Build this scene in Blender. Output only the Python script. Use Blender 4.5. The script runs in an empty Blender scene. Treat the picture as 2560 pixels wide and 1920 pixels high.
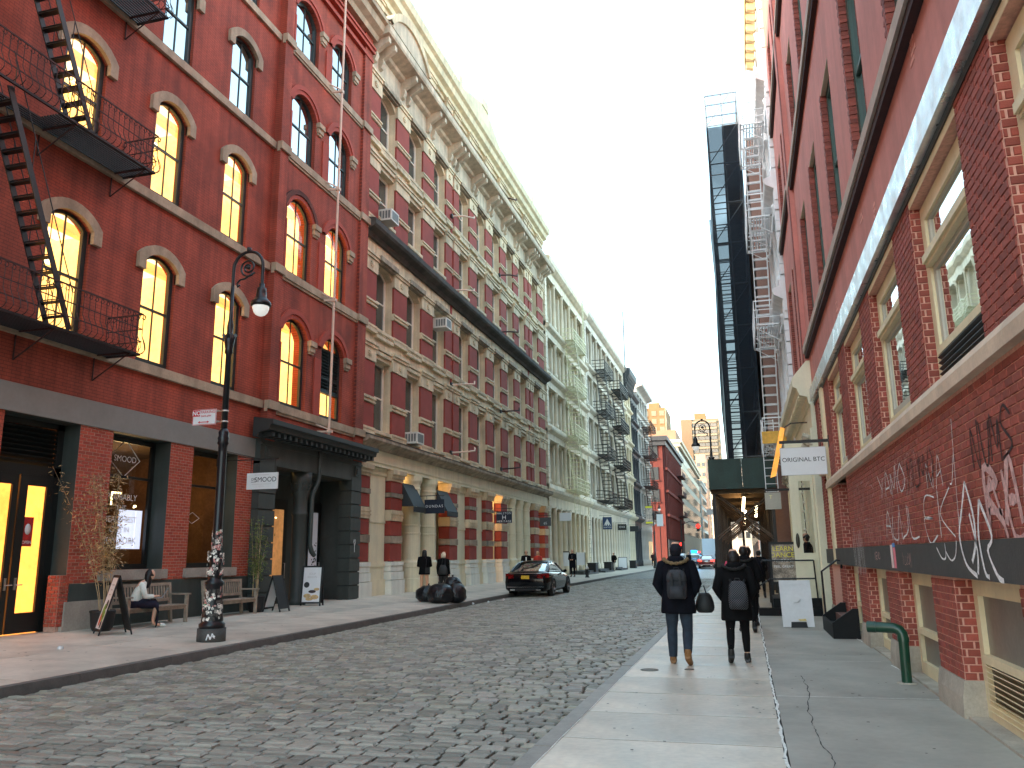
import bpy, math, random
from math import sin, cos, pi, sqrt, radians, atan2
from mathutils import Vector, Matrix
random.seed(11)
S = bpy.context.scene
COL = S.collection
XL, XR = -13.9, 2.02
# ---------------------------------------------------------------- camera
cd = bpy.data.cameras.new("camera"); cam = bpy.data.objects.new("camera", cd); COL.objects.link(cam)
CAMZ = 1.62
yaw, pit, rol = radians(15.551), radians(11.951), radians(-0.7116)
fw = Vector((-sin(yaw)*cos(pit), cos(yaw)*cos(pit), sin(pit))); ri = Vector((cos(yaw), sin(yaw), 0)); dn = -ri.cross(fw)
cx = ri*cos(rol) - dn*sin(rol); cyd = ri*sin(rol) + dn*cos(rol)
M = Matrix((( cx.x, -cyd.x, -fw.x, 0), (cx.y, -cyd.y, -fw.y, 0), (cx.z, -cyd.z, -fw.z, CAMZ), (0, 0, 0, 1)))
cam.matrix_world = M
cd.sensor_width = 36; cd.lens = 36*2039.1/2560; cd.clip_end = 4000; cd.clip_start = 0.1
S.camera = cam
# ---------------------------------------------------------------- sky, sun, exposure
SUN_EL, SUN_AZ = radians(13), radians(-112)      # azimuth from +Y towards +X; the sun is low on the left, a little behind
W = bpy.data.worlds.new("World"); S.world = W; W.use_nodes = True
nt = W.node_tree; nt.nodes.clear()
o_ = nt.nodes.new("ShaderNodeOutputWorld"); b_ = nt.nodes.new("ShaderNodeBackground"); s_ = nt.nodes.new("ShaderNodeTexSky")
s_.sky_type = 'NISHITA'; s_.sun_disc = False; s_.sun_elevation = SUN_EL; s_.sun_rotation = SUN_AZ
s_.air_density = 1.0; s_.dust_density = 2.2; s_.ozone_density = 1.5; s_.altitude = 0
b_.inputs[1].default_value = 0.15
hs_ = nt.nodes.new('ShaderNodeHueSaturation'); hs_.inputs['Saturation'].default_value = 0.78; hs_.inputs['Hue'].default_value = 0.468; nt.links.new(s_.outputs[0], hs_.inputs['Color']); nt.links.new(hs_.outputs[0], b_.inputs[0]); nt.links.new(b_.outputs[0], o_.inputs[0])
sd = bpy.data.lights.new("sun", 'SUN'); sd.energy = 1.0; sd.angle = radians(0.6); sd.color = (1.0, 0.72, 0.42)
so = bpy.data.objects.new("sun", sd); COL.objects.link(so)
sdir = Vector((sin(SUN_AZ)*cos(SUN_EL), cos(SUN_AZ)*cos(SUN_EL), sin(SUN_EL)))
so.rotation_euler = sdir.to_track_quat('Z', 'Y').to_euler(); so.location = sdir*200
S.view_settings.view_transform = 'Standard'; S.view_settings.look = 'None'; S.view_settings.gamma = 1; S.view_settings.use_curve_mapping = False
S.view_settings.exposure = 2.9

# ---------------------------------------------------------------- materials
MATS = {}
def srgb(r, g, b):
    f = lambda c: (c/255/12.92) if c <= 10 else ((c/255+0.055)/1.055)**2.4
    return (f(r), f(g), f(b))
def mat(name, col, rough=0.75, var=0.18, scale=3.0, bump=0.0, bscale=40, metal=0.0, dirt=0.0, emit=0.0, attr=False, orand=0.0, spec=0.5, streak=0.0, alpha=None, coat=0.0, rvar=0.0, ecol=None, brick=None):
    if not emit and max(col) > 0.09: col = tuple(min(0.84, c*k_) for c, k_ in zip(col, (1.48, 1.40, 1.30))) if True else tuple(c for c in col)
    m = bpy.data.materials.new(name); m.use_nodes = True; MATS[name] = m
    n = m.node_tree.nodes; l = m.node_tree.links; p = n["Principled BSDF"]
    p.inputs["Roughness"].default_value = rough; p.inputs["Metallic"].default_value = metal
    p.inputs["Specular IOR Level"].default_value = spec; p.inputs["Coat Weight"].default_value = coat
    tc = n.new("ShaderNodeTexCoord")
    def noise(sc, det=4, stretch=None):
        t = n.new("ShaderNodeTexNoise"); t.inputs["Scale"].default_value = sc; t.inputs["Detail"].default_value = det
        if stretch:
            mp = n.new("ShaderNodeMapping"); mp.inputs["Scale"].default_value = stretch
            l.new(tc.outputs["Object"], mp.inputs[0]); l.new(mp.outputs[0], t.inputs["Vector"])
        else: l.new(tc.outputs["Object"], t.inputs["Vector"])
        return t.outputs["Fac"]
    def mrange(s, a, b, lo=0.25, hi=0.75):
        r = n.new("ShaderNodeMapRange"); r.inputs[1].default_value = lo; r.inputs[2].default_value = hi; r.inputs[3].default_value = a; r.inputs[4].default_value = b
        l.new(s, r.inputs[0]); return r.outputs[0]
    def mul(a, f):
        x = n.new("ShaderNodeMixRGB"); x.blend_type = 'MULTIPLY'; x.inputs[0].default_value = 1; l.new(a, x.inputs[1]); l.new(f, x.inputs[2]); return x.outputs[0]
    rgb = n.new("ShaderNodeRGB"); rgb.outputs[0].default_value = (*col, 1); c = rgb.outputs[0]
    if brick:
        bt = n.new("ShaderNodeTexBrick"); bt.inputs["Scale"].default_value = 1; bt.inputs["Brick Width"].default_value = brick[0]; bt.inputs["Row Height"].default_value = brick[1]; bt.inputs["Mortar Size"].default_value = brick[2]
        bt.inputs["Color1"].default_value = (*col, 1); bt.inputs["Color2"].default_value = (*[k*0.88 for k in col], 1); bt.inputs["Mortar"].default_value = (*brick[3], 1)
        sp = n.new("ShaderNodeSeparateXYZ"); cb = n.new("ShaderNodeCombineXYZ"); l.new(tc.outputs["Object"], sp.inputs[0])
        ax = brick[4]; l.new(sp.outputs[ax[0]], cb.inputs[0]); l.new(sp.outputs[ax[1]], cb.inputs[1]); l.new(cb.outputs[0], bt.inputs["Vector"]); c = bt.outputs["Color"]
    if var: c = mul(c, mrange(noise(scale), 1-var, 1+var)); c = mul(c, mrange(noise(scale*9), 1-var*0.6, 1+var*0.6))
    if streak: c = mul(c, mrange(noise(1.0, 5, (3.5, 3.5, 0.22)), 1-streak, 1.0, 0.35, 0.6))
    if dirt: c = mul(c, mrange(noise(0.6, 6), 1-dirt, 1, 0.3, 0.55))
    if attr:
        a = n.new("ShaderNodeAttribute"); a.attribute_name = "Col"; c = mul(c, a.outputs["Color"])
    if orand:
        oi = n.new("ShaderNodeObjectInfo"); c = mul(c, mrange(oi.outputs["Random"], 1-orand, 1+orand, 0, 1))
    l.new(c, p.inputs["Base Color"])
    if rvar: l.new(mrange(noise(scale*0.7), max(0.02, rough-rvar), min(1, rough+rvar)), p.inputs["Roughness"])
    if emit:
        if ecol:
            p.inputs["Emission Color"].default_value = (*ecol, 1)
        else: l.new(c, p.inputs["Emission Color"])
        p.inputs["Emission Strength"].default_value = emit
    if bump:
        b = n.new("ShaderNodeBump"); b.inputs["Strength"].default_value = bump; b.inputs["Distance"].default_value = 0.01
        l.new(noise(bscale, 6), b.inputs["Height"]); l.new(b.outputs[0], p.inputs["Normal"])
    return m
def glass(name, tint=(0.9, 0.95, 0.93), trans=1.0, dark=(0.02, 0.025, 0.03), ior=1.5, flat=0.0, wob=0.06):
    """window glass: fresnel mirror over a tinted see-through (or dark) layer"""
    m = bpy.data.materials.new(name); m.use_nodes = True; MATS[name] = m; n = m.node_tree.nodes; l = m.node_tree.links; n.clear()
    out = n.new("ShaderNodeOutputMaterial"); mx = n.new("ShaderNodeMixShader"); gl = n.new("ShaderNodeBsdfGlossy"); gl.inputs["Roughness"].default_value = 0.015
    fr = n.new("ShaderNodeFresnel"); fr.inputs[0].default_value = ior
    nz = n.new("ShaderNodeTexNoise"); nz.inputs["Scale"].default_value = 1.3; tcn = n.new("ShaderNodeTexCoord"); l.new(tcn.outputs["Object"], nz.inputs["Vector"])
    bp = n.new("ShaderNodeBump"); bp.inputs["Strength"].default_value = wob; bp.inputs["Distance"].default_value = 0.06; l.new(nz.outputs[0], bp.inputs["Height"]); l.new(bp.outputs[0], gl.inputs["Normal"])
    if trans > 0:
        tr = n.new("ShaderNodeBsdfTransparent"); tr.inputs[0].default_value = (*[trans*t for t in tint], 1)
    else:
        tr = n.new("ShaderNodeBsdfDiffuse"); tr.inputs[0].default_value = (*dark, 1)
    
    if flat:
        ma = n.new("ShaderNodeMath"); ma.operation = 'MAXIMUM'; ma.inputs[1].default_value = flat; l.new(fr.outputs[0], ma.inputs[0]); l.new(ma.outputs[0], mx.inputs[0])
    else: l.new(fr.outputs[0], mx.inputs[0])
    l.new(tr.outputs[0], mx.inputs[1]); l.new(gl.outputs[0], mx.inputs[2]); l.new(mx.outputs[0], out.inputs[0])
    return m

# left red building
RED_A = mat("red_painted_brick", (0.31, 0.060, 0.033), 0.8, 0.14, 1.2, bump=0.5, bscale=18, dirt=0.34, streak=0.30, brick=(0.215, 0.073, 0.007, (0.235, 0.045, 0.028), (1, 2)))
RED_A2 = mat("red_moulded_brick", (0.265, 0.044, 0.027), 0.75, 0.15, 2, bump=0.3, bscale=25)
SOOT = mat("sooty_brick", (0.10, 0.035, 0.028), 0.9, 0.5, 1.5, bump=0.3)
BROWNSTONE = mat("brownstone", (0.33, 0.27, 0.20), 0.85, 0.18, 2, bump=0.3, dirt=0.3, streak=0.2)
GREYBAND = mat("grey_paint_band", (0.165, 0.172, 0.168), 0.7, 0.08, 1.5)
GREYPAINT = mat("slate_grey_paint", (0.055, 0.066, 0.060), 0.55, 0.14, 2, streak=0.2)
DGREY = mat("dark_grey_iron", (0.030, 0.035, 0.034), 0.5, 0.12, 2)
CONCRETE = mat("grey_concrete", (0.26, 0.25, 0.23), 0.9, 0.18, 2.5, bump=0.35, dirt=0.35)
SASH = mat("dark_green_sash", (0.022, 0.034, 0.032), 0.45, 0.1)
STOREFRAME = mat("black_green_steel", (0.011, 0.014, 0.014), 0.4, 0.1)
BRICK_L = mat("brick_left_pier", (0.29, 0.060, 0.038), 0.85, 0.15, 30, bump=0.2, attr=True)
MORTAR_L = mat("mortar_left", (0.36, 0.24, 0.20), 0.95, 0.2, 20)
GLASS = glass("window_glass"); GLASS_D = glass("dark_window_glass", trans=0); GLASS_SKY = glass("mirror_window_glass", trans=0, ior=1.5, flat=0.72, wob=0.02); GLASS_M = glass("old_window_glass", trans=0, dark=(0.05, 0.055, 0.055), ior=2.2)
GLASS_S = glass("shop_glass", trans=0.92)
LITWALL = mat("lit_room_wall", (1.0, 0.70, 0.27), 0.8, 0.22, 0.8, emit=0.185, orand=0.12)
LITCEIL = mat("lit_room_ceiling", (1.0, 0.84, 0.52), 0.8, 0.10, 1.2, emit=0.25, orand=0.1)
LITBEAM = mat("lit_room_beam", (0.95, 0.55, 0.18), 0.8, 0.1, 1.2, emit=0.11)
LITSTORE = mat("lit_store_wall", (1.0, 0.56, 0.14), 0.8, 0.25, 0.8, emit=0.16)
BULB = mat("glowing_bulb", (1, 0.75, 0.35), 0.5, 0, emit=1.2)
IRON = mat("black_iron", (0.016, 0.014, 0.014), 0.5, 0.3, 8)
IRON_R = mat("rusty_iron", (0.055, 0.018, 0.014), 0.7, 0.4, 6)
# cream / red building
CREAM_STONE = mat("buff_stone", (0.54, 0.46, 0.33), 0.8, 0.12, 2.0, bump=0.2, dirt=0.28, streak=0.25)
CREAM_TOP = mat("pale_buff_stone", (0.58, 0.52, 0.38), 0.8, 0.10, 2.0, dirt=0.15, streak=0.15)
GREY_STONE = mat("grey_brown_stone", (0.30, 0.255, 0.20), 0.85, 0.2, 2.0, bump=0.2, dirt=0.4, streak=0.35)
DARK_STONE = mat("soot_dark_stone", (0.080, 0.070, 0.060), 0.85, 0.35, 2.5, bump=0.3, dirt=0.4)
RED_B = mat("red_brick_panel", (0.215, 0.036, 0.026), 0.8, 0.12, 2.5, bump=0.25, bscale=30, dirt=0.15)
WHITEPAINT = mat("white_paint", (0.66, 0.64, 0.58), 0.55, 0.06, 2, streak=0.12)
CREAMPAINT = mat("cream_paint", (0.62, 0.55, 0.42), 0.5, 0.06, 2, streak=0.12)
FRAMEWHITE = mat("white_sash", (0.55, 0.53, 0.48), 0.5, 0.1, 3)
# others
WHITE_IRON = mat("white_cast_iron", (0.56, 0.505, 0.395), 0.55, 0.08, 1.5, dirt=0.2, streak=0.2)
PALE_IRON = mat("pale_cast_iron", (0.50, 0.465, 0.395), 0.55, 0.08, 1.5, dirt=0.2, streak=0.2)
CREAM_FE = mat("cream_painted_iron", (0.60, 0.56, 0.40), 0.5, 0.12, 4)
AC_MAT = mat("grey_ac_case", (0.45, 0.45, 0.43), 0.5, 0.1); AC_D = mat("ac_grille", (0.10, 0.11, 0.11), 0.6, 0.2)
BLACK = mat("matt_black", (0.012, 0.012, 0.013), 0.6, 0.2); WHITE = mat("white_board", (0.78, 0.79, 0.80), 0.5, 0.03)
PIPEWHITE = mat("pale_pipe_paint", (0.52, 0.40, 0.33), 0.5, 0.12, 3)

# ---------------------------------------------------------------- mesh helpers
def off(o):
    v = Vector((0, 0, 0))
    while o: v += o.location; o = o.parent
    return v
def V3(*a): return Vector(a)
class MB:
    def __init__(s): s.v = []; s.f = []; s.sm = []; s.c = []
    def face(s, pts, sm=False, col=None):
        i = len(s.v); s.v += [tuple(p) for p in pts]; s.f.append(tuple(range(i, i+len(pts)))); s.sm.append(sm); s.c.append(col)
    def mesh(s, vs, fs, sm=False, col=None):
        i = len(s.v); s.v += [tuple(p) for p in vs]
        for f in fs: s.f.append(tuple(k+i for k in f)); s.sm.append(sm); s.c.append(col)
    BF = [(0,3,2,1),(4,5,6,7),(0,1,5,4),(1,2,6,5),(2,3,7,6),(3,0,4,7)]
    def box(s, x0, x1, y0, y1, z0, z1, col=None):
        x0, x1 = min(x0,x1), max(x0,x1); y0, y1 = min(y0,y1), max(y0,y1); z0, z1 = min(z0,z1), max(z0,z1)
        s.mesh([(x0,y0,z0),(x1,y0,z0),(x1,y1,z0),(x0,y1,z0),(x0,y0,z1),(x1,y0,z1),(x1,y1,z1),(x0,y1,z1)], MB.BF, col=col); return s
    def obox(s, c, sz, m=None, col=None):
        h = [k/2 for k in sz]; m = m or Matrix.Identity(3); c = Vector(c)
        vs = [c + m @ Vector((a*h[0], b*h[1], d*h[2])) for d in (-1,1) for a, b in ((-1,-1),(1,-1),(1,1),(-1,1))]
        s.mesh(vs, MB.BF, col=col); return s
    def bar(s, p, q, w, h=None, up=(0,0,1)):
        p, q = Vector(p), Vector(q); h = h or w; d = q-p; L = d.length
        if L < 1e-6: return s
        d.normalize(); u = Vector(up); sd_ = d.cross(u)
        if sd_.length < 1e-4: sd_ = d.cross(Vector((1,0,0)))
        sd_.normalize(); u = sd_.cross(d)
        vs = [a + sd_*(i*w/2) + u*(j*h/2) for a in (p, q) for i, j in ((-1,-1),(1,-1),(1,1),(-1,1))]
        s.mesh(vs, MB.BF); return s
    def tube(s, pts, r, n=8, cap=True, sm=True):
        pts = [Vector(p) for p in pts]; rs = r if isinstance(r, (list, tuple)) else [r]*len(pts); vs = []; fs = []; prev = None
        for i, p in enumerate(pts):
            t = (pts[min(i+1, len(pts)-1)] - pts[max(i-1, 0)]).normalized()
            if prev is None:
                a = t.cross(Vector((0,0,1)))
                if a.length < 1e-3: a = t.cross(Vector((1,0,0)))
            else: a = prev - t*prev.dot(t)
            a.normalize(); prev = a; b = t.cross(a)
            for k in range(n):
                w = 2*pi*k/n; vs.append(p + (a*cos(w) + b*sin(w))*rs[i])
        for i in range(len(pts)-1):
            for k in range(n): fs.append((i*n+k, i*n+(k+1) % n, (i+1)*n+(k+1) % n, (i+1)*n+k))
        s.mesh(vs, fs, sm)
        if cap:
            s.face([vs[k] for k in range(n)][::-1]); s.face([vs[(len(pts)-1)*n+k] for k in range(n)])
        return s
    def lathe(s, prof, c=(0,0,0), n=16, sm=True, flat=None, sc=(1,1)):
        vs = []; fs = []
        for r, z in prof:
            for k in range(n):
                w = 2*pi*k/n; vs.append((c[0]+r*cos(w)*sc[0], c[1]+r*sin(w)*sc[1], c[2]+z))
        for i in range(len(prof)-1):
            for k in range(n): fs.append((i*n+k, i*n+(k+1) % n, (i+1)*n+(k+1) % n, (i+1)*n+k))
        fs.append(tuple(range(n))[::-1]); fs.append(tuple((len(prof)-1)*n+k for k in range(n)))
        s.mesh(vs, fs, sm); return s
    def loft(s, rings, sm=True, cap=True):
        n = len(rings[0]); vs = [p for r in rings for p in r]; fs = []
        for i in range(len(rings)-1):
            for k in range(n): fs.append((i*n+k, i*n+(k+1) % n, (i+1)*n+(k+1) % n, (i+1)*n+k))
        if cap: fs.append(tuple(range(n))[::-1]); fs.append(tuple((len(rings)-1)*n+k for k in range(n)))
        s.mesh(vs, fs, sm); return s
    def prism(s, pts, d, sm=False):
        a = [Vector(p) for p in pts]; d = Vector(d); b = [p+d for p in a]; n = len(a)
        s.face(a[::-1]); s.face(b)
        for i in range(n): s.face([a[i], a[(i+1) % n], b[(i+1) % n], b[i]], sm)
        return s
    def data(s, name, origin=(0,0,0)):
        o = Vector(origin); me = bpy.data.meshes.new(name)
        me.from_pydata([(v[0]-o.x, v[1]-o.y, v[2]-o.z) for v in s.v], [], s.f)
        me.polygons.foreach_set("use_smooth", s.sm)
        if any(c is not None for c in s.c):
            at = me.color_attributes.new("Col", 'FLOAT_COLOR', 'CORNER'); buf = []
            for f, c in zip(s.f, s.c):
                c = c or (1,1,1)
                for _ in f: buf += [c[0], c[1], c[2], 1]
            at.data.foreach_set("color", buf)
        me.update(); return me
    def build(s, name, m, parent=None, kind=None, local=False, loc=None):
        if not s.v: return None
        org = (0,0,0) if local else (off(parent) if parent else (0,0,0))
        if loc is not None and not local: org = Vector(loc)
        me = s.data(name, org); me.materials.append(m)
        o = bpy.data.objects.new(name, me); COL.objects.link(o)
        if parent: o.parent = parent
        if loc is not None: o.location = Vector(loc) - (off(parent) if (parent and not local) else Vector((0,0,0)))
        if kind: o["kind"] = kind
        return o
def ob(name, me, parent, loc=(0,0,0), rot=None, sc=None):
    o = bpy.data.objects.new(name, me); COL.objects.link(o); o.parent = parent; o.location = loc
    if rot: o.rotation_euler = rot
    if sc: o.scale = sc
    return o
def tag(o, label=None, cat=None, group=None, kind=None):
    if label: o["label"] = label
    if cat: o["category"] = cat
    if group: o["group"] = group
    if kind: o["kind"] = kind
    return o
def thing(name, label, cat, loc=(0,0,0), rz=0, group=None):
    o = bpy.data.objects.new(name, None); COL.objects.link(o); o.location = loc; o.rotation_euler = (0,0,rz); o.empty_display_size = 0.2
    return tag(o, label, cat, group)
def copy_tree(o, parent=None):
    c = o.copy(); COL.objects.link(c); c.parent = parent
    for k in o.children: copy_tree(k, c)
    return c
_tc = {}
def text_mesh(body, size, extrude=0.0, align='CENTER', bold=0.0, space=1.0):
    key = (body, size, extrude, align, bold, space)
    if key in _tc: return _tc[key].copy()
    cu = bpy.data.curves.new("t", 'FONT'); cu.body = body; cu.size = size; cu.extrude = extrude; cu.align_x = align; cu.align_y = 'CENTER'; cu.offset = bold; cu.resolution_u = 3; cu.space_character = space
    to = bpy.data.objects.new("t", cu); COL.objects.link(to); dg = bpy.context.evaluated_depsgraph_get(); dg.update()
    me = bpy.data.meshes.new_from_object(to.evaluated_get(dg)); bpy.data.objects.remove(to); bpy.data.curves.remove(cu)
    me.materials.clear(); _tc[key] = me; return me
def text(body, size, pos, right, up, m, parent, name="lettering", **k):
    me = text_mesh(body, size, 0.0005, **k)
    r, u = Vector(right).normalized(), Vector(up).normalized(); nrm = r.cross(u); p = Vector(pos)
    me = me.copy(); me.transform(Matrix(((r.x,u.x,nrm.x,p.x),(r.y,u.y,nrm.y,p.y),(r.z,u.z,nrm.z,p.z),(0,0,0,1))))
    base = off(parent) if parent else Vector((0,0,0)); me.transform(Matrix.Translation(-base))
    me.materials.clear(); me.materials.append(m)
    o = bpy.data.objects.new(name, me); COL.objects.link(o); o.parent = parent; return o

class Facade:
    """y along the street, z up, d out of the wall plane towards the street"""
    def __init__(s, X, sgn): s.X = X; s.s = sgn
    def p(s, y, z, d): return (s.X + s.s*d, y, z)
    def box(s, mb, y0, y1, z0, z1, d0, d1, col=None): mb.box(s.X+s.s*d0, s.X+s.s*d1, y0, y1, z0, z1, col); return mb
    def poly(s, mb, pts, d0, d1):
        mb.prism([s.p(y, z, d0) for y, z in pts], (s.s*(d1-d0), 0, 0)); return mb
    def profile(s, mb, y0, y1, prof):
        """prof: list of (d, z) closed polygon swept along y"""
        mb.prism([s.p(y0, z, d) for d, z in prof], (0, y1-y0, 0)); return mb
    def wall(s, mb, y0, y1, z0, z1, ops, rev=0.3, d=0.0, back=None):
        ys = sorted({y0, y1, *[k for o in ops for k in (o[0], o[1]) if y0 < k < y1]}); zs = sorted({z0, z1, *[k for o in ops for k in (o[2], o[3]+o[4]) if z0 < k < z1]})
        for j in range(len(zs)-1):
            i = 0
            while i < len(ys)-1:
                zm = (zs[j]+zs[j+1])/2
                ins = lambda a: any(o[0] < (ys[a]+ys[a+1])/2 < o[1] and o[2] < zm < o[3]+o[4] for o in ops)
                if ins(i): i += 1; continue
                k = i
                while k+1 < len(ys)-1 and not ins(k+1): k += 1
                mb.face([s.p(ys[i], zs[j], d), s.p(ys[k+1], zs[j], d), s.p(ys[k+1], zs[j+1], d), s.p(ys[i], zs[j+1], d)]); i = k+1
        for (a, b, zb, zs_, rise, *_) in ops:
            r = d-rev; ol = outline(a, b, zb, zs_, rise); n = len(ol)
            for i in range(n):
                q, t = ol[i], ol[(i+1) % n]; mb.face([s.p(*q, d), s.p(*t, d), s.p(*t, r), s.p(*q, r)])
            if rise > 0:
                arc = ol[2:]; top = zs_+rise
                for i in range(len(arc)-1):
                    mb.face([s.p(*arc[i], d), s.p(arc[i][0], top, d), s.p(arc[i+1][0], top, d), s.p(*arc[i+1], d)])
        return mb
def outline(a, b, zb, zs, rise, n=10):
    """bottom-left, bottom-right, then right spring, over the arch, to left spring"""
    pts = [(a, zb), (b, zb)]
    if rise <= 0: return pts + [(b, zs), (a, zs)]
    h = (b-a)/2; Rr = (h*h+rise*rise)/(2*rise); cz = zs+rise-Rr; yc = (a+b)/2; t0 = math.asin(min(1, h/Rr))
    if rise > h: t0 = pi-t0
    for i in range(n+1):
        t = t0 - 2*t0*i/n; pts.append((yc+Rr*sin(t), cz+Rr*cos(t)))
    return pts
def ring(fb, mb, o1, o2, d0, d1):
    n = len(o1)
    for i in range(n):
        j = (i+1) % n
        A, B, C, D = o1[i], o1[j], o2[j], o2[i]
        mb.face([fb.p(*A, d1), fb.p(*B, d1), fb.p(*C, d1), fb.p(*D, d1)])
        mb.face([fb.p(*D, d1), fb.p(*C, d1), fb.p(*C, d0), fb.p(*D, d0)]); mb.face([fb.p(*A, d1), fb.p(*B, d1), fb.p(*B, d0), fb.p(*A, d0)])
_wc = {}
def window(parent, fb, y0, y1, z0, zs, rise=0.0, fw_=0.09, fm=None, dep=0.22, glassm=None, mull=1, rail=True, lit=0, rm=None, name="window", railz=0.5, room_d=1.5, transom=None):
    """frame mesh under the building; sash bars, pane and the room behind as its sub-parts"""
    fm = fm or SASH; glassm = glassm or GLASS; w, h, hs = y1-y0, zs+rise-z0, zs-z0
    key = (fb.s, round(w,3), round(h,3), round(rise,3), fw_, fm.name, dep, mull, rail, lit, railz, room_d, transom)
    if key not in _wc:
        L = Facade(0, fb.s); o1 = outline(0, w, 0, hs, rise); o2 = outline(fw_, w-fw_, fw_, hs, max(rise-fw_*0.6, 0) if rise else 0)
        if not rise: o2 = outline(fw_, w-fw_, fw_, hs-fw_, 0)
        a = MB(); ring(L, a, o1, o2, -dep-0.08, -dep)
        bz = MB(); zr = h*railz
        if rail: L.box(bz, fw_*0.6, w-fw_*0.6, zr-0.03, zr+0.03, -dep-0.07, -dep-0.015)
        for k in range(mull):
            ym = w*(k+1)/(mull+1); L.box(bz, ym-0.014, ym+0.014, fw_*0.7, h-fw_*0.4-(0.0 if rise == 0 else 0.02), -dep-0.06, -dep-0.025)
        if transom: L.box(bz, fw_*0.6, w-fw_*0.6, transom-0.03, transom+0.03, -dep-0.07, -dep-0.0)
        pn = MB(); pn.face([L.p(y, z, -dep-0.05) for y, z in o2])
        mm = [a.data("window"), bz.data("sash_bars") if bz.v else None, pn.data("pane"), None, None, None, None]
        if lit:
            rb = MB(); ya, yb, za, zb, da, db = -0.7, w+0.9, -0.5, h+0.12, -dep-0.3, -dep-0.3-room_d
            rb.face([L.p(ya,za,db), L.p(yb,za,db), L.p(yb,zb,db), L.p(ya,zb,db)]); rb.face([L.p(ya,za,da), L.p(ya,za,db), L.p(ya,zb,db), L.p(ya,zb,da)]); rb.face([L.p(yb,za,da), L.p(yb,za,db), L.p(yb,zb,db), L.p(yb,zb,da)])
            cl = MB(); cl.face([L.p(ya,zb,da), L.p(yb,zb,da), L.p(yb,zb,db), L.p(ya,zb,db)])
            mm[3] = rb.data("room_wall"); mm[4] = cl.data("room_ceiling")
            bm2 = MB(); L.box(bm2, ya, yb, zb-.22, zb-.01, da-.55, da-.35); L.box(bm2, ya+.35, ya+.5, zb-.34, zb-.01, da, db); mm[5] = bm2.data("ceiling_beam")
            lp2 = MB(); cpt = L.p(w*.62, 0, da-.25); lp2.lathe([(.004, .55), (.004, .14), (.05, .12), (.09, .06), (.07, .0), (.02, -.02)], (cpt[0], cpt[1], h*.62), 10); mm[6] = lp2.data("pendant_lamp")
        _wc[key] = mm
    mm = _wc[key]; base = off(parent)
    def mk(nm, me, m, par, loc=(0,0,0)):
        if not me.materials: me.materials.append(m)
        elif me.materials[0] != m: me = me.copy(); me.materials.clear(); me.materials.append(m)
        return ob(nm, me, par, loc)
    f = mk(name, mm[0], fm, parent, Vector((fb.X, y0, z0))-base)
    if mm[1]: mk("sash_bars", mm[1], fm, f)
    mk("pane", mm[2], glassm, f)
    if lit:
        mk("room_wall", mm[3], rm or LITWALL, f); mk("room_ceiling", mm[4], LITCEIL, f)
        mk("ceiling_beam", mm[5], LITBEAM, f)
        if (int(y0*7)+int(z0*3)) % 2 == 0: mk("pendant_lamp", mm[6], BULB, f)
    return f
def brickwork(mb, org, u, v, nrm, lu, lv, bl=0.203, bh=0.064, j=0.011, dep=0.012, jit=0.002, colv=0.22, start=0):
    """courses of single bricks standing proud of the plane org + s*u + t*v"""
    org, u, v, nrm = Vector(org), Vector(u), Vector(v), Vector(nrm); t = j/2; r = start; out = []
    while t + bh*0.5 < lv:
        hh = min(bh, lv-t-j/2); s0 = -(bl+j)/2 if r % 2 else 0.0
        while s0 < lu-0.01:
            a, b = max(s0, 0)+j/2, min(s0+bl, lu)-j/2
            if b-a > 0.02:
                dd = dep+random.uniform(-jit, jit); c = random.uniform(1-colv, 1+colv); cc = (c, c*random.uniform(0.9, 1.06), c*random.uniform(0.9, 1.06))
                out.append((org+u*a+v*t, u*(b-a), v*hh, nrm*dd, cc))
            s0 += bl+j
        t += bh+j; r += 1
    if mb is not None:
        for o, U, Vv, N, c in out: add_brick(mb, o, U, Vv, N, c)
    return out
def add_brick(mb, o, U, Vv, N, c):
    ch = 0.004; un, vn = U.normalized()*ch, Vv.normalized()*ch
    b = [o, o+U, o+U+Vv, o+Vv]; f = [o+un+vn+N, o+U-un+vn+N, o+U+Vv-un-vn+N, o+Vv+un-vn+N]
    mb.mesh(b+f, [(4,5,6,7),(0,1,5,4),(1,2,6,5),(2,3,7,6),(3,0,4,7)], col=c)
# ================================================================= ground, road, pavements
ASPHALT = mat("asphalt", (0.05, 0.05, 0.052), 0.8, 0.2, 3, bump=0.3)
COBBLE = mat("granite_setts", (0.195, 0.192, 0.172), 0.5, 0.2, 14, bump=0.35, bscale=60, attr=True, rvar=0.14)
COBBLE_O = mat("granite_setts_single", (0.195, 0.192, 0.172), 0.5, 0.2, 14, bump=0.35, bscale=60, orand=0.33, rvar=0.14)
SETTJOINT = mat("sett_joint_dirt", (0.030, 0.028, 0.025), 0.9, 0.3, 8, bump=0.3)
SETTFAR = mat("far_setts", (0.21, 0.20, 0.185), 0.45, 0.2, 2, attr=False, brick=(0.27, 0.13, 0.018, (0.05, 0.05, 0.05), (0, 1)))
SLAB_W = mat("pale_wet_slab", (0.50, 0.475, 0.42), 0.46, 0.16, 1.6, bump=0.12, bscale=90, dirt=0.3, orand=0.10, rvar=0.16)
SLAB_D = mat("grey_tinted_concrete", (0.275, 0.272, 0.248), 0.55, 0.12, 1.4, bump=0.15, bscale=120, dirt=0.3, rvar=0.12)
SLAB_L = mat("left_pavement_concrete", (0.42, 0.395, 0.35), 0.6, 0.12, 1.2, bump=0.15, bscale=90, dirt=0.25, orand=0.07, rvar=0.12)
KERB_M = mat("kerb_stone", (0.10, 0.10, 0.10), 0.7, 0.2, 4, bump=0.3, orand=0.12)
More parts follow.
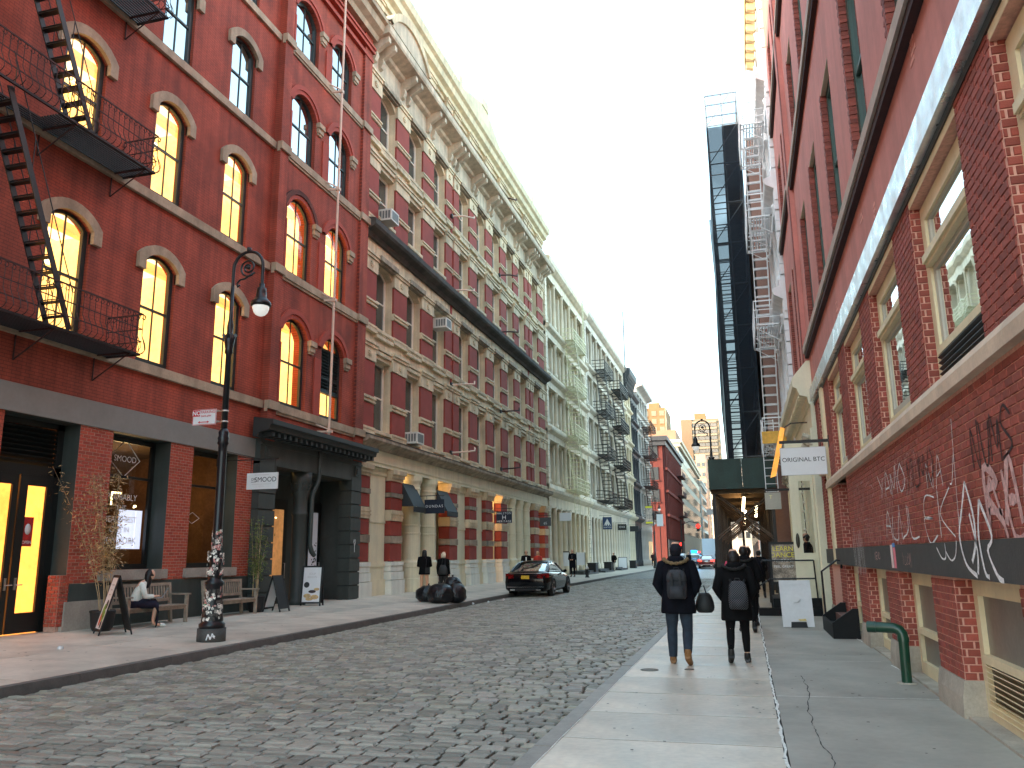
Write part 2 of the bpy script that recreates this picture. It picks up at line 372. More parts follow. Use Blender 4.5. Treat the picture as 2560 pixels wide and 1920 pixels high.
KERB_R = mat("steel_faced_kerb", (0.21, 0.21, 0.20), 0.55, 0.2, 4, bump=0.3, orand=0.10)
PAINTW = mat("white_joint_paint", (0.62, 0.62, 0.60), 0.8, 0.25, 25)
LINE_S = mat("crosswalk_white", (0.6, 0.6, 0.58), 0.8, 0.3, 6)
def xl(y):
    return -9.1 - max(0, min(1, (y-8)/24))*0.55
XKR = -1.90                                  # road edge of the right kerb
def roadz(x, y):
    a, b = xl(y), XKR; t = max(0, min(1, (x-a)/(b-a))); return -0.045 + 0.36*t*(1-t)*0.30 - 0.012*t
ZL0, ZL1 = 0.08, 0.20                          # left pavement at kerb / at wall
def zleft(x, y): t = max(0, min(1, (x-xl(y))/(XL-xl(y)))); return ZL0 + (ZL1-ZL0)*t
g = MB(); g.face([(-1500,-300,-0.35),(1500,-300,-0.35),(1500,3000,-0.35),(-1500,3000,-0.35)])
tag(g.build("ground", ASPHALT), kind="structure")
Y_C0, Y_C1 = 4.6, 60.0
rd = MB(); N = 10
def road_strip(mb, ys, dz):
    for i in range(len(ys)-1):
        for k in range(N):
            q = []
            for (yy, kk) in ((ys[i],k),(ys[i],k+1),(ys[i+1],k+1),(ys[i+1],k)):
                x = xl(yy)+(XKR-xl(yy))*kk/N; q.append((x, yy, roadz(x, yy)+dz))
            mb.face(q, True)
road_strip(rd, [-30, 0, 8, 20, 32, 45, 60], -0.052)
road = tag(rd.build("road", SETTJOINT), kind="structure")
r2 = MB(); road_strip(r2, [60, 80, 110, 138], 0.0)
r2.build("road_surface", SETTFAR, road)
r3 = MB(); road_strip(r3, [152, 300, 700], 0.0); r3.face([(-200,138,-0.02),(200,138,-0.02),(200,152,-0.02),(-200,152,-0.02)])
r3.build("road_asphalt", ASPHALT, road)
lm = MB()
for k in range(12): lm.box(-9.2+k*0.62, -8.85+k*0.62, 134.2, 137.2, 0.03, 0.05)
lm.build("crosswalk_bar", LINE_S, road)
# setts: courses laid across the street
def sett(mb, x0, x1, y0, y1, z, col, tilt=0):
    dx, dy = 0.018, 0.020; h = z; t1, t2 = random.uniform(-.006,.006), random.uniform(-.006,.006); j = lambda a: a+random.uniform(-.006,.006)
    b = [(x0,y0,h-.07),(x1,y0,h-.07),(x1,y1,h-.07),(x0,y1,h-.07)]
    m_ = [(x0,y0,h-.014),(x1,y0,h-.014),(x1,y1,h-.014),(x0,y1,h-.014)]
    t = [(j(x0+dx),j(y0+dy),h+t1),(j(x1-dx),j(y0+dy),h+t2),(j(x1-dx),j(y1-dy),h-t1),(j(x0+dx),j(y1-dy),h-t2)]
    mb.mesh(b+m_+t, [(0,1,5,4),(1,2,6,5),(2,3,7,6),(3,0,4,7),(4,5,9,8),(5,6,10,9),(6,7,11,10),(7,4,8,11),(8,9,10,11)], False, col)
variants = []
for k in range(14):
    m_ = MB(); sett(m_, -0.5, 0.5, -0.5, 0.5, 0, None)
    # unit-size variants are scaled per stone: keep real bevels by building at true size classes
    variants.append(None)
sizes = [(0.17,0.128),(0.20,0.128),(0.235,0.128),(0.28,0.128)]
vmesh = {}
for i, (a, b) in enumerate(sizes):
    for k in range(4):
        m_ = MB(); sett(m_, -a/2, a/2, -b/2, b/2, 0, None); me = m_.data("cobblestone"); me.materials.append(COBBLE_O); vmesh[(i, k)] = me
stones = []; y = Y_C0; rr = 0
while y < Y_C1:
    pitch = 0.160+random.uniform(-.008,.008); x = xl(y)+0.03-random.uniform(0, 0.2)
    while x < XKR-0.03:
        k = random.choice((0,1,1,2,2,3)); a = sizes[k][0]; xx0, xx1 = max(x, xl(y)+0.02), min(x+a, XKR-0.02)
        if xx1-xx0 > 0.08:
            wob = 0.02*sin(x*1.3+y*0.21)+0.012*sin(x*3.1+1.7*y)
            dz = random.gauss(0, 0.0035) + 0.010*sin(x*0.9+y*0.7)*sin(y*0.43+1)
            stones.append((xx0, xx1, y+wob, y+wob+pitch-0.026, roadz((xx0+xx1)/2, y)+dz, k, a))
        x += a+random.uniform(0.018, 0.036)
    y += pitch; rr += 1
def seen(x, y):
    v = Vector((x, y, -CAMZ)); dpt = v.dot(fw)
    if dpt < 1: return 0
    px, py = v.dot(cx)/dpt*2039+1280, v.dot(cyd)/dpt*2039+960
    return (1/dpt) if (0 < px < 2560 and py < 1920) else 0
full = [s for s in stones if abs((s[1]-s[0])-s[6]) < 1e-6]
full.sort(key=lambda s: -seen((s[0]+s[1])/2, (s[2]+s[3])/2)); near = set(id(s) for s in full[:300])
st = MB()
for s in stones:
    if id(s) in near:
        ob("cobblestone", vmesh[(s[5], random.randrange(4))], road, ((s[0]+s[1])/2, (s[2]+s[3])/2, s[4]), rot=(random.gauss(0,.015), random.gauss(0,.012), random.gauss(0,.012)))
    else:
        c = random.uniform(0.66, 1.34); sett(st, s[0], s[1], s[2], s[3], s[4], (c, c*random.uniform(.97,1.02), c*random.uniform(.92,1.03)))
st.build("cobblestones", COBBLE, road, kind="stuff")
# ---- right pavement: pale slabs, then a darker tinted strip
pr = MB(); pr.box(XKR, XR+2.2, -30, 700, -0.30, -0.012)
pave_r = tag(pr.build("pavement_right", SETTJOINT), kind="structure")
y = 2.6; i = 0
while y < 75:
    L = 1.30 if y < 40 else 2.6
    b = MB(); z = random.uniform(-0.003, 0.003); b.box(XKR+0.165, 0.19, y+0.006, y+L-0.006, -0.06, z); b.build("paving_slab", SLAB_W, pave_r, loc=((XKR+.19)/2, y, 0)); y += L
b = MB(); b.box(XKR+0.165, 0.19, y, 130, -0.06, 0.0); b.build("paving_far", SLAB_W, pave_r)
for a, bq in ((2.0, 5.9), (5.9, 10.46), (10.46, 14.7), (14.7, 19.2), (19.2, 23.7), (23.7, 31), (31, 130)):
    b = MB(); b.box(0.225, XR+0.25, a+0.006, bq-0.006, -0.06, random.uniform(-0.002, 0.002)); b.build("paving_slab", SLAB_D, pave_r, loc=(1.1, a, 0))
y = 2.0
while y < 70:
    b = MB(); b.box(XKR, XKR+0.16, y+0.004, y+1.8-0.004, -0.18, random.uniform(0.0, 0.006)); b.build("kerb_stone", KERB_R, pave_r, loc=(XKR, y, 0)); y += 1.8
b = MB(); b.box(XKR, XKR+0.16, y, 130, -0.18, 0.003); b.build("kerb_far", KERB_R, pave_r)
# painted, ragged white seam lines
def seam(p, q, w, parent, z=0.004, n=60, rag=0.010, nm="white_seam"):
    m_ = MB(); p, q = Vector(p), Vector(q); d = (q-p); s_ = Vector((-d.y, d.x)).normalized() if len(d) == 2 else None; prev = None; wob = 0
    for i in range(n+1):
        c = p+d*(i/n); wob = wob*0.7+random.uniform(-rag, rag)*0.6; ww = w*random.uniform(0.55, 1.35)
        a, b = c+s_*(ww/2+wob), c-s_*(ww/2-wob)
        if prev: m_.face([(*prev[0], z), (*prev[1], z), (*b, z), (*a, z)])
        prev = (a, b)
    return m_.build(nm, PAINTW, parent)
seam((0.207, 3.0), (0.207, 26), 0.026, pave_r, n=230, rag=0.016)
seam((0.22, 10.46), (2.0, 10.56), 0.016, pave_r, n=40, rag=0.002); seam((0.9, 13.85), (1.85, 13.9), 0.014, pave_r, n=30, rag=0.002)
seam((XKR+0.168, 3), (XKR+0.168, 16), 0.012, pave_r, n=120, rag=0.004)
for yy in (7.8, 9.1, 10.4): seam((XKR+0.2, yy), (0.19, yy), 0.010, pave_r, n=40, rag=0.002)
seam((2.0, 10.55), (2.02, 9.62), 0.03, pave_r, n=20, rag=0.006); seam((1.93, 13.5), (2.0, 12.8), 0.025, pave_r, n=20, rag=0.006); seam((1.93, 17.4), (1.98, 16.6), 0.025, pave_r, n=20, rag=0.006)
# tar crack in the tinted strip
CRACK = mat("crack_tar", (0.03, 0.03, 0.03), 0.8, 0.2)
m_ = MB(); x = 0.52; prev = None
for i in range(90):
    yy = 5.5+i*0.075; x += random.uniform(-.018, .0155); w = random.choice((0.003, 0.006, 0.011)); a, b = (x-w/2, yy, 0.0045), (x+w/2, yy, 0.0045)
    if prev: m_.face([prev[0], prev[1], b, a])
    prev = (a, b)
m_.build("crack", CRACK, pave_r)
# ---- left pavement
pl = MB()
def lp(x, y, dz=0): return (x, y, zleft(x, y)+dz)
for a, b in ((-30, 8), (8, 20), (20, 32), (32, 60), (60, 138)):
    pl.face([lp(xl(a)-.15, a, -.02), lp(XL-2.5, a, -.02), lp(XL-2.5, b, -.02), lp(xl(b)-.15, b, -.02)])
pave_l = tag(pl.build("pavement_left", SETTJOINT), kind="structure")
def slab(parent, xa, xb, ya, yb, m):
    b = MB(); g_ = 0.006; top = [lp(xa(ya)-g_, ya+g_), lp(xb(ya)+g_, ya+g_), lp(xb(yb)+g_, yb-g_), lp(xa(yb)-g_, yb-g_)]; lo = [(p[0], p[1], p[2]-.06) for p in top]
    b.mesh(lo+top, MB.BF); return b.build("paving_slab", m, parent, loc=(top[0][0], ya, 0.1))
y = 4.0
while y < 60:
    L = 1.75
    slab(pave_l, lambda t: xl(t)-.16, lambda t: -11.4, y, y+L, SLAB_L); slab(pave_l, lambda t: -11.4, lambda t: XL-(0.0), y, y+L, SLAB_L); y += L
b = MB(); b.face([lp(xl(y)-.16, y), lp(XL-2.5, y), lp(XL-2.5, 138), lp(xl(138)-.16, 138)]); b.build("paving_far", SLAB_L, pave_l)
b = MB(); b.face([lp(XL, 4, -.005), lp(XL-2.5, 4, -.005), lp(XL-2.5, y, -.005), lp(XL, y, -.005)]); b.build("entry_paving", SLAB_L, pave_l)
y = 4.0
while y < 60:
    b = MB(); L = 2.0; a0, a1 = xl(y+.004), xl(y+L-.004); h = ZL0+random.uniform(0, .004)
    b.mesh([(a0-.15,y+.004,-.2),(a0,y+.004,-.2),(a1,y+L-.004,-.2),(a1-.15,y+L-.004,-.2),(a0-.15,y+.004,h),(a0-.012,y+.004,h),(a1-.012,y+L-.004,h),(a1-.15,y+L-.004,h)], MB.BF); b.build("kerb_stone", KERB_M, pave_l, loc=(a0, y, 0)); y += L
b = MB(); b.box(xl(60)-.15, xl(60), y, 138, -.2, ZL0); b.build("kerb_far", KERB_M, pave_l)
# beyond the crossing
pf = MB(); pf.box(xl(60)-8, xl(60), 152, 700, -0.3, 0.12); pf.box(-1.9, 4.5, 152, 700, -0.3, 0.12); tag(pf.build("pavement_far", SLAB_L), kind="structure")

gm = MB()
for k in range(170):
    xx, yy = random.uniform(-1.6, 1.9), random.uniform(5.2, 24); rr_ = random.uniform(.006, .020); n_ = 8
    gm.face([(xx+rr_*cos(2*pi*i/n_)*random.uniform(.7, 1.2), yy+rr_*sin(2*pi*i/n_)*random.uniform(.7, 1.2), .0042) for i in range(n_)])
gm.build("gum_spots", CRACK, pave_r, kind="stuff")
gm = MB()
for k in range(120):
    yy = random.uniform(9, 34); xx = random.uniform(-13.2, xl(yy)-.3); rr_ = random.uniform(.010, .028); n_ = 8
    gm.face([(xx+rr_*cos(2*pi*i/n_), yy+rr_*sin(2*pi*i/n_), zleft(xx, yy)+.0045) for i in range(n_)])
gm.build("gum_spots", CRACK, pave_l, kind="stuff")
# ================================================================= left: red brick building with the cafe
FL = Facade(XL, 1)
A = thing("red_brick_building", "red painted brick building with tan arched window hoods and a grey shopfront, lit windows", "building", (XL, 18, 0))
cols = [10.1, 13.05, 16.0, 18.95]; OW = 1.22
rows = [(6.36, 8.96, 0.27), (10.76, 13.22, 0.29), (14.92, 17.12, 0.29), (18.85, 20.9, 0.28)]; bspr = {6.36: 8.80, 10.76: 12.98, 14.92: 16.85, 18.85: 20.5}      # sill, spring, rise
ops = [(c, c+OW, zb, zs, r) for c in cols for zb, zs, r in rows]
backs = [(c, c+OW, zb, zs, 0.0) for c in (-9.5, -6.5, -3.5, -0.5, 2.6, 5.6) for zb, zs, r in rows]
Y_BAY = 21.42
w = MB(); FL.wall(w, -14, Y_BAY, 5.15, 24.2, ops+backs, 0.30)  # stretch behind the camera is unseen, added to block the low sun
# roof, end and back so that the block is solid
w.face([(XL,-14,24.2),(XL,27.9,24.2),(XL-14,27.9,24.2),(XL-14,-14,24.2)]); w.face([(XL,-14,0),(XL-14,-14,0),(XL-14,-14,24.2),(XL,-14,24.2)]); w.face([(XL-14,-14,0),(XL-14,27.9,0),(XL-14,27.9,24.2),(XL-14,-14,24.2)])
w.box(XL-3.2, XL-3.15, -14, 27.9, 5.2, 24.1)
w.build("wall", RED_A, A)
for (c, d_, zb, zs, r) in ops:
    lit = zb < 14
    if c < 10.5 and zb > 12: continue
    window(A, FL, c, d_, zb+0.02, zs, r, lit=1 if lit else 0, glassm=GLASS if lit else GLASS_SKY, mull=1, dep=0.09, fw_=0.13)
for (c, d_, zb, zs, r) in backs: window(A, FL, c, d_, zb, zs, 0, glassm=GLASS_D)
# stone hoods with dropped ears
def hood(y0, y1, zs, rise, par, m, t=0.25, ear=0.27, dd=0.10):
    o1 = outline(y0-t, y1+t, zs-ear, zs+0.10, rise+t*0.55, 10)[2:]; o2 = outline(y0, y1, zs-ear, zs, rise, 10)[2:]
    h = MB(); full1 = [(y1+t, zs-ear)] + o1 + [(y0-t, zs-ear)]; full2 = [(y1, zs-ear)] + o2 + [(y0, zs-ear)]
    for i in range(len(full1)-1):
        A_, B_, C_, D_ = full1[i], full1[i+1], full2[i+1], full2[i]
        for dq in (dd,): h.face([FL.p(*A_, dq), FL.p(*B_, dq), FL.p(*C_, dq), FL.p(*D_, dq)])
        h.face([FL.p(*A_, dd), FL.p(*B_, dd), FL.p(*B_, 0), FL.p(*A_, 0)]); h.face([FL.p(*D_, dd), FL.p(*C_, dd), FL.p(*C_, -.05), FL.p(*D_, -.05)])
    for q, u in ((full1[0], full2[0]), (full1[-1], full2[-1])): h.face([FL.p(*q, dd), FL.p(*u, dd), FL.p(*u, 0), FL.p(*q, 0)])
    return h.build("window_hood", m, par)
for (c, d_, zb, zs, r) in ops:
    if c > 10.5: hood(c, d_, zs, r, A, BROWNSTONE)
# sill courses of stone blocks
def course(y0, y1, z0, z1, d, m, par, nm="sill_course", L=2.4, d0=0.0):
    y = y0
    while y < y1-0.05:
        e = min(y+L*random.uniform(0.85, 1.15), y1)
        if y1-e < 0.6: e = y1
        b = MB(); FL.box(b, y+0.003, e-0.003, z0, z1, d0, d); o = b.build(nm, m, par); y = e
for zb, zs, r in rows: course(8, Y_BAY, zb-0.24, zb, 0.10, BROWNSTONE, A)
# grey shopfront lintel band
b = MB(); FL.box(b, -14, 21.2, 4.58, 5.15, 0, 0.05); b.build("shopfront_band", GREYBAND, A)
# ---- ground floor openings
gops = [(12.58, 14.53, ZL1, 4.575, 0), (15.52, 17.52, 1.43, 4.575, 0), (18.43, 20.41, 1.43, 4.575, 0)]
w = MB(); FL.wall(w, 14.53, 21.2, 0.0, 4.58, gops[1:], 0.0); w.build("pier_backing", MORTAR_L, A)
w = MB(); FL.wall(w, -14, 12.58, 0.0, 4.58, [], 0); w.build("ground_wall", RED_A, A)
for (y0, y1) in ((14.53, 15.52), (17.52, 18.43), (20.41, 21.2)):
    bw = MB(); brickwork(bw, (XL, y0, 1.17), (0,1,0), (0,0,1), (1,0,0), y1-y0, 3.4, bl=0.2, bh=0.062, dep=0.010)
    bw.build("pier_brickwork", BRICK_L, A, kind="stuff")
b = MB(); FL.box(b, 14.62, 21.2, ZL1-.1, 1.165, 0.0, 0.03); b.build("plinth", GREYPAINT, A)
b = MB(); FL.box(b, 14.50, 15.62, 0.1, 0.80, 0.03, 0.07); FL.box(b, 14.45, 14.62, 0.1, 0.30, 0, 0.08); b.build("plinth_stone", CONCRETE, A)
bw = MB(); brickwork(bw, (XL+0.004, 14.36, 0.3), (0,1,0), (0,0,1), (1,0,0), 0.26, 1.05, bl=0.12, dep=0.014); brickwork(bw, (XL+0.0, 14.36, 0.3), (-1,0,0), (0,0,1), (0,-1,0), 0.3, 1.05, bl=0.15, dep=0.012); bw.build("corner_brickwork", BRICK_L, A, kind="stuff")
b = MB(); b.box(XL-0.3, XL-0.001, 14.37, 14.62, 0.2, 1.35); b.build("corner_backing", MORTAR_L, A)
for (y0, y1, zb, zt, _) in gops[1:]:
    b = MB(); FL.box(b, y0-.12, y1+.12, 1.20, 1.43, -0.55, 0.09); b.build("window_sill", CONCRETE, A)
    b = MB(); FL.box(b, y1, y1+.01, 1.43, 4.575, -0.55, -0.002); FL.box(b, y0-.01, y0, 1.43, 4.575, -0.55, -0.002); FL.box(b, y0, y1, 4.575, 4.585, -0.55, -0.002); b.build("window_reveal", GREYPAINT, A)
    window(A, FL, y0, y1, 1.44, 4.57, 0, fw_=0.12, fm=STOREFRAME, dep=0.45, glassm=GLASS_S, mull=0, rail=False, transom=2.18, name="shop_window")
# cafe interior, dim and warm
CAFE = mat("cafe_wall", (0.16, 0.085, 0.04), 0.8, 0.35, 1.5); CAFE_C = mat("cafe_ceiling", (0.10, 0.07, 0.05), 0.9, 0.3)
SHELF = mat("cafe_shelf", (0.25, 0.13, 0.05), 0.6, 0.3, 3); TV = mat("screen_white", (0.78, 0.80, 1.0), 0.4, 0.05, 1, emit=0.16); LETTER = mat("glass_lettering", (0.62, 0.64, 0.63), 0.6, 0.05)
r = MB(); x0, x1 = XL-5, XL-0.62
r.face([(x0,15.2,.2),(x0,21.1,.2),(x0,21.1,4.7),(x0,15.2,4.7)]); r.face([(x0,15.2,.2),(x1,15.2,.2),(x1,15.2,4.7),(x0,15.2,4.7)]); r.face([(x0,21.1,.2),(x1,21.1,.2),(x1,21.1,4.7),(x0,21.1,4.7)]); r.face([(x0,15.2,.2),(x1,15.2,.2),(x1,21.1,.2),(x0,21.1,.2)])
r.build("cafe_room", CAFE, A)
r = MB(); r.face([(x0,15.2,4.7),(x1,15.2,4.7),(x1,21.1,4.7),(x0,21.1,4.7)]); r.build("cafe_ceiling", CAFE_C, A)
for k in range(6):
    s_ = MB(); s_.box(XL-4.9, XL-4.6, 17.8, 21.0, 1.2+k*0.5, 1.24+k*0.5); s_.build("shelf", SHELF, A)
bm_ = MB()
for k in range(22):
    yy = 17.9+k*0.14; h = random.uniform(0.15, 0.34); bm_.box(XL-4.85, XL-4.7, yy, yy+0.09, 1.24+0.5*(k % 5), 1.24+0.5*(k % 5)+h)
bm_.build("shelf_goods", mat("amber_goods_glow", (0.7, 0.35, 0.08), 0.5, 0.4, 5, emit=0.05), A, kind="stuff")  # goods given a faint glow of their own to brighten the dim cafe
for (xx, yy, zz, l) in ((-15.6, 16.9, 3.42, 0.25), (-16.2, 18.2, 3.4, 0.3), (-15.5, 19.6, 3.1, 0.05), (-16.5, 20.3, 3.05, 0.05), (-16.4, 17.4, 3.0, 0.05), (-15.3, 18.0, 3.0, 0.05), (-16.0, 16.2, 2.95, 0.05)):
    q = MB(); q.box(xx, xx+0.05, yy, yy+l, zz, zz+0.05); q.bar((xx+.02, yy, zz), (xx+.02, yy, zz-(0.3 if l > 0.1 else 0.02)), 0.03); q.build("cafe_lamp", BULB, A)
for (a, b_2) in ((16.72, 17.26), (17.29, 17.50)):
    q = MB(); FL.box(q, a, b_2, 1.92, 2.86, -0.72, -0.69); q.build("menu_screen", TV, A)
for t, zz, s_ in (("SMOOD", 4.05, 0.21), ("PROBABLY", 3.13, 0.21), ("THE", 2.87, 0.19), ("HEALTHIEST", 2.60, 0.20), ("CAFE IN", 2.36, 0.18), ("NEW YORK", 2.10, 0.22)):
    text(t, s_, (XL-0.485, 16.52, zz), (0,1,0), (0,0,1), LETTER, A)
q = MB(); dq = XL-0.487
for a, b_2 in (((15.95, 4.05), (16.5, 4.52)), ((16.5, 4.52), (17.02, 4.05)), ((17.02, 4.05), (16.5, 3.62)), ((16.5, 3.62), (15.95, 4.05))): q.bar((dq, *a), (dq, *b_2), 0.004, 0.03, up=(1,0,0))
for a, b_2 in (((18.9, 2.75), (19.2, 2.9)), ((19.2, 2.9), (19.5, 2.75)), ((19.5, 2.75), (19.2, 2.6)), ((19.2, 2.6), (18.9, 2.75))): q.bar((dq, *a), (dq, *b_2), 0.004, 0.015, up=(1,0,0))

ld = bpy.data.lights.new("cafe_light", 'POINT'); ld.energy = 7; ld.color = (1, .6, .25); ld.shadow_soft_size = .2; lo = bpy.data.objects.new("cafe_light", ld); COL.objects.link(lo); lo.location = (-16.3, 18.6, 3.6)
q.build("window_emblem", LETTER, A, kind="stuff")
# ---- entrance with bright room behind
b = MB(); FL.box(b, 14.53, 14.54, ZL1, 4.575, -0.6, -0.002); FL.box(b, 12.57, 12.58, ZL1, 4.575, -0.6, -0.002); FL.box(b, 12.58, 14.53, 4.575, 4.585, -0.6, -0.002); b.build("door_reveal", GREYPAINT, A)
b = MB(); DX = -0.42
FL.box(b, 12.58, 14.53, 3.42, 3.62, DX-.06, DX); FL.box(b, 12.58, 12.66, .2, 4.57, DX-.06, DX); FL.box(b, 14.36, 14.53, .2, 4.57, DX-.06, DX); FL.box(b, 12.58, 14.53, 4.45, 4.57, DX-.06, DX); FL.box(b, 12.66, 14.36, 3.62, 4.45, DX-.10, DX-.08)
ent = b.build("door_frame", STOREFRAME, A)
for k in range(8):
    s_ = MB(); s_.obox((XL+DX-.02, 13.51, 3.68+k*0.1), (0.10, 1.68, 0.012), Matrix.Rotation(radians(-38), 3, 'Y')); s_.build("louver_slat", STOREFRAME, ent)
for (a, b_2) in ((12.66, 13.49), (13.53, 14.36)):
    dm = MB(); o1 = outline(a, b_2, .22, 3.42, 0); o2 = outline(a+.2, b_2-.14, .62, 3.2, 0); ring(FL, dm, o1, o2, DX-.055, DX-.005); dl = dm.build("door", STOREFRAME, A)
    pn = MB(); pn.face([FL.p(y, z, DX-.03) for y, z in o2]); pn.build("pane", GLASS, dl)
    hd = MB(); yy = a+.12 if a > 13 else b_2-.08; hd.tube([FL.p(yy, 1.18, DX), FL.p(yy, 1.18, DX+.06), FL.p(yy+.13, 1.18, DX+.06)], 0.012, 6); FL.box(hd, yy-.02, yy+.03, 1.08, 1.32, DX-.004, DX+.01); hd.build("door_handle", mat("steel_"+str(a), (0.35, 0.35, 0.35), 0.3, 0, metal=0.9), dl)
b = MB(); x0, x1 = XL-2.6, XL+DX-.12
b.face([(x0,12.4,.2),(x0,14.9,.2),(x0,14.9,3.5),(x0,12.4,3.5)]); b.face([(x0,14.9,.2),(x1,14.9,.2),(x1,14.9,3.5),(x0,14.9,3.5)]); b.face([(x0,12.4,.2),(x1,12.4,.2),(x1,12.4,3.5),(x0,12.4,3.5)]); b.face([(x0,12.4,3.5),(x1,12.4,3.5),(x1,14.9,3.5),(x0,14.9,3.5)]); b.face([(x0,12.4,.2),(x1,12.4,.2),(x1,14.9,.2),(x0,14.9,.2)])
b.build("entrance_room", LITSTORE, A)
POSTER = mat("poster_red", (0.30, 0.02, 0.02), 0.6, 0.4, 5); ART = mat("wall_art_dark", (0.10, 0.035, 0.015), 0.6, 0.8, 2.5)
b = MB(); b.box(XL-1.56, XL-1.5, 12.45, 13.75, 1.75, 3.05); b.build("wall_art", ART, A)
b = MB(); b.box(XL+DX-.028, XL+DX-.024, 13.72, 13.98, 1.95, 2.55); ps = b.build("door_poster", POSTER, A)
b = MB(); b.lathe([(0.001, 0), (0.075, 0.0), (0.075, 0.004), (0.001, 0.004)], n=20); m3 = b.data("disc"); m3.transform(Matrix.Rotation(pi/2, 4, 'Y')); m3.transform(Matrix.Scale(1.5, 4, (0,0,1))); m3.materials.append(WHITE); ob("poster_oval", m3, ps, (XL+DX-.022-XL, 13.85-18, 2.3))
text("OPEN", 0.09, (XL+DX-.021, 13.85, 2.03), (0,1,0), (0,0,1), WHITE, A)
# ---- projecting end bay with paired arches
FB_ = Facade(XL+0.16, 1)
bay = MB(); bcols = [(22.12, 23.72), (24.72, 26.32)]
bops = [(a, b_2, zb, bspr[zb], 0.52) for a, b_2 in bcols for zb, zs, r in rows]
FB_.wall(bay, Y_BAY, 27.9, 5.15, 24.2, bops, 0.5); bay.face([(XL,Y_BAY,5.15),(XL+.16,Y_BAY,5.15),(XL+.16,Y_BAY,24.2),(XL,Y_BAY,24.2)]); bay.face([(XL-.3,27.9,5.15),(XL+.16,27.9,5.15),(XL+.16,27.9,24.2),(XL-.3,27.9,24.2)])
bay.build("bay_wall", RED_A, A)
for i, (a, b_2, zb, zs, r) in enumerate(bops):
    lit = zb < 12; lv = (a > 24 and zb < 7)
    window(A, FB_, a, b_2, zb+0.02, zs, r, lit=1 if lit else 0, glassm=GLASS if lit else GLASS_SKY, dep=0.13, fw_=0.14)
    # moulded brick archivolt and imposts
    for t0, t1, dd in ((0.0, 0.16, 0.05), (0.16, 0.34, 0.09)):
        o1 = outline(a-t1, b_2+t1, zs-.3, zs, r+t1*0.9, 14)[2:]; o2 = outline(a-t0, b_2+t0, zs-.3, zs, r+t0*0.9, 14)[2:]
        m_ = MB()
        for k in range(len(o1)-1):
            m_.face([FB_.p(*o1[k], dd), FB_.p(*o1[k+1], dd), FB_.p(*o2[k+1], dd), FB_.p(*o2[k], dd)]); m_.face([FB_.p(*o1[k], dd), FB_.p(*o1[k+1], dd), FB_.p(*o1[k+1], 0), FB_.p(*o1[k], 0)]); m_.face([FB_.p(*o2[k], dd), FB_.p(*o2[k+1], dd), FB_.p(*o2[k+1], -.02), FB_.p(*o2[k], -.02)])
        m_.build("arch_moulding", SOOT if (9 < zb < 12 and a < 23 and t0 > 0) else RED_A2, A)
    m_ = MB(); FB_.box(m_, b_2+0.02, b_2+0.44, zs-.16, zs+.02, 0, .15); FB_.box(m_, b_2+.05, b_2+.40, zs-.34, zs-.16, 0, .10); FB_.box(m_, b_2+0.08, b_2+0.36, zs-.42, zs-.34, 0, .06); m_.build("impost", BROWNSTONE, A)
    for s_ in ((a-.5, a-.06) if a > 24 else (a-.12, a-.02),):
        m_ = MB(); FB_.box(m_, s_[0], s_[1], zb, zs-.44, 0, .045); m_.build("jamb_strip", RED_A2, A)
for zb, zs, r in rows:
    FLs = Facade(XL+.16, 1); y = Y_BAY-.05
    for (a, b_2, dd) in ((Y_BAY-.06, 21.95, .18), (21.95, 27.2, .09), (27.2, 27.98, .18)):
        m_ = MB(); FLs.box(m_, a+.003, b_2-.003, zb-.26, zb, 0, dd); FLs.box(m_, a+.003, b_2-.003, zb-.34, zb-.26, 0, dd*.55); m_.build("sill_course", BROWNSTONE, A)
for (a, b_2) in ((Y_BAY-.02, 21.88), (27.25, 27.92)):
    m_ = MB(); FB_.box(m_, a, b_2, 5.15, 23.0, 0.0, 0.10); m_.build("pilaster", RED_A, A)
m_ = MB()
for z0, z1, dd in ((21.85, 22.0, .14), (22.25, 22.4, .20), (22.4, 22.5, .26)): FB_.box(m_, Y_BAY, 27.95, z0, z1, 0, dd)
m_.build("string_course", RED_A2, A)
m_ = MB(); FB_.profile(m_, -14, 28.05, [(0, 22.9), (.25, 22.9), (.32, 23.1), (.55, 23.25), (.60, 23.55), (.75, 23.6), (.75, 23.8), (0, 23.9)]); m_.build("top_cornice", BROWNSTONE, A)
# louver in the lowest right arch
lv = MB(); m_ = MB()
a, b_2, zb, zs, r = bops[4]
for k in range(13):
    s_ = MB(); yq0, yq1 = a+.13, b_2-.13; zz = 7.42+k*0.115
    s_.obox((XL+.16-.16, (yq0+yq1)/2, zz), (0.09, yq1-yq0, 0.014), Matrix.Rotation(radians(-35), 3, 'Y')); s_.build("louver_slat", SASH, A)
FB_.box(lv, a+.1, b_2-.1, 7.3, 7.42, -.24, -.10); FB_.box(lv, a+.1, b_2-.1, 7.42, 8.95, -.26, -.22); lv.build("louver_panel", SASH, A)
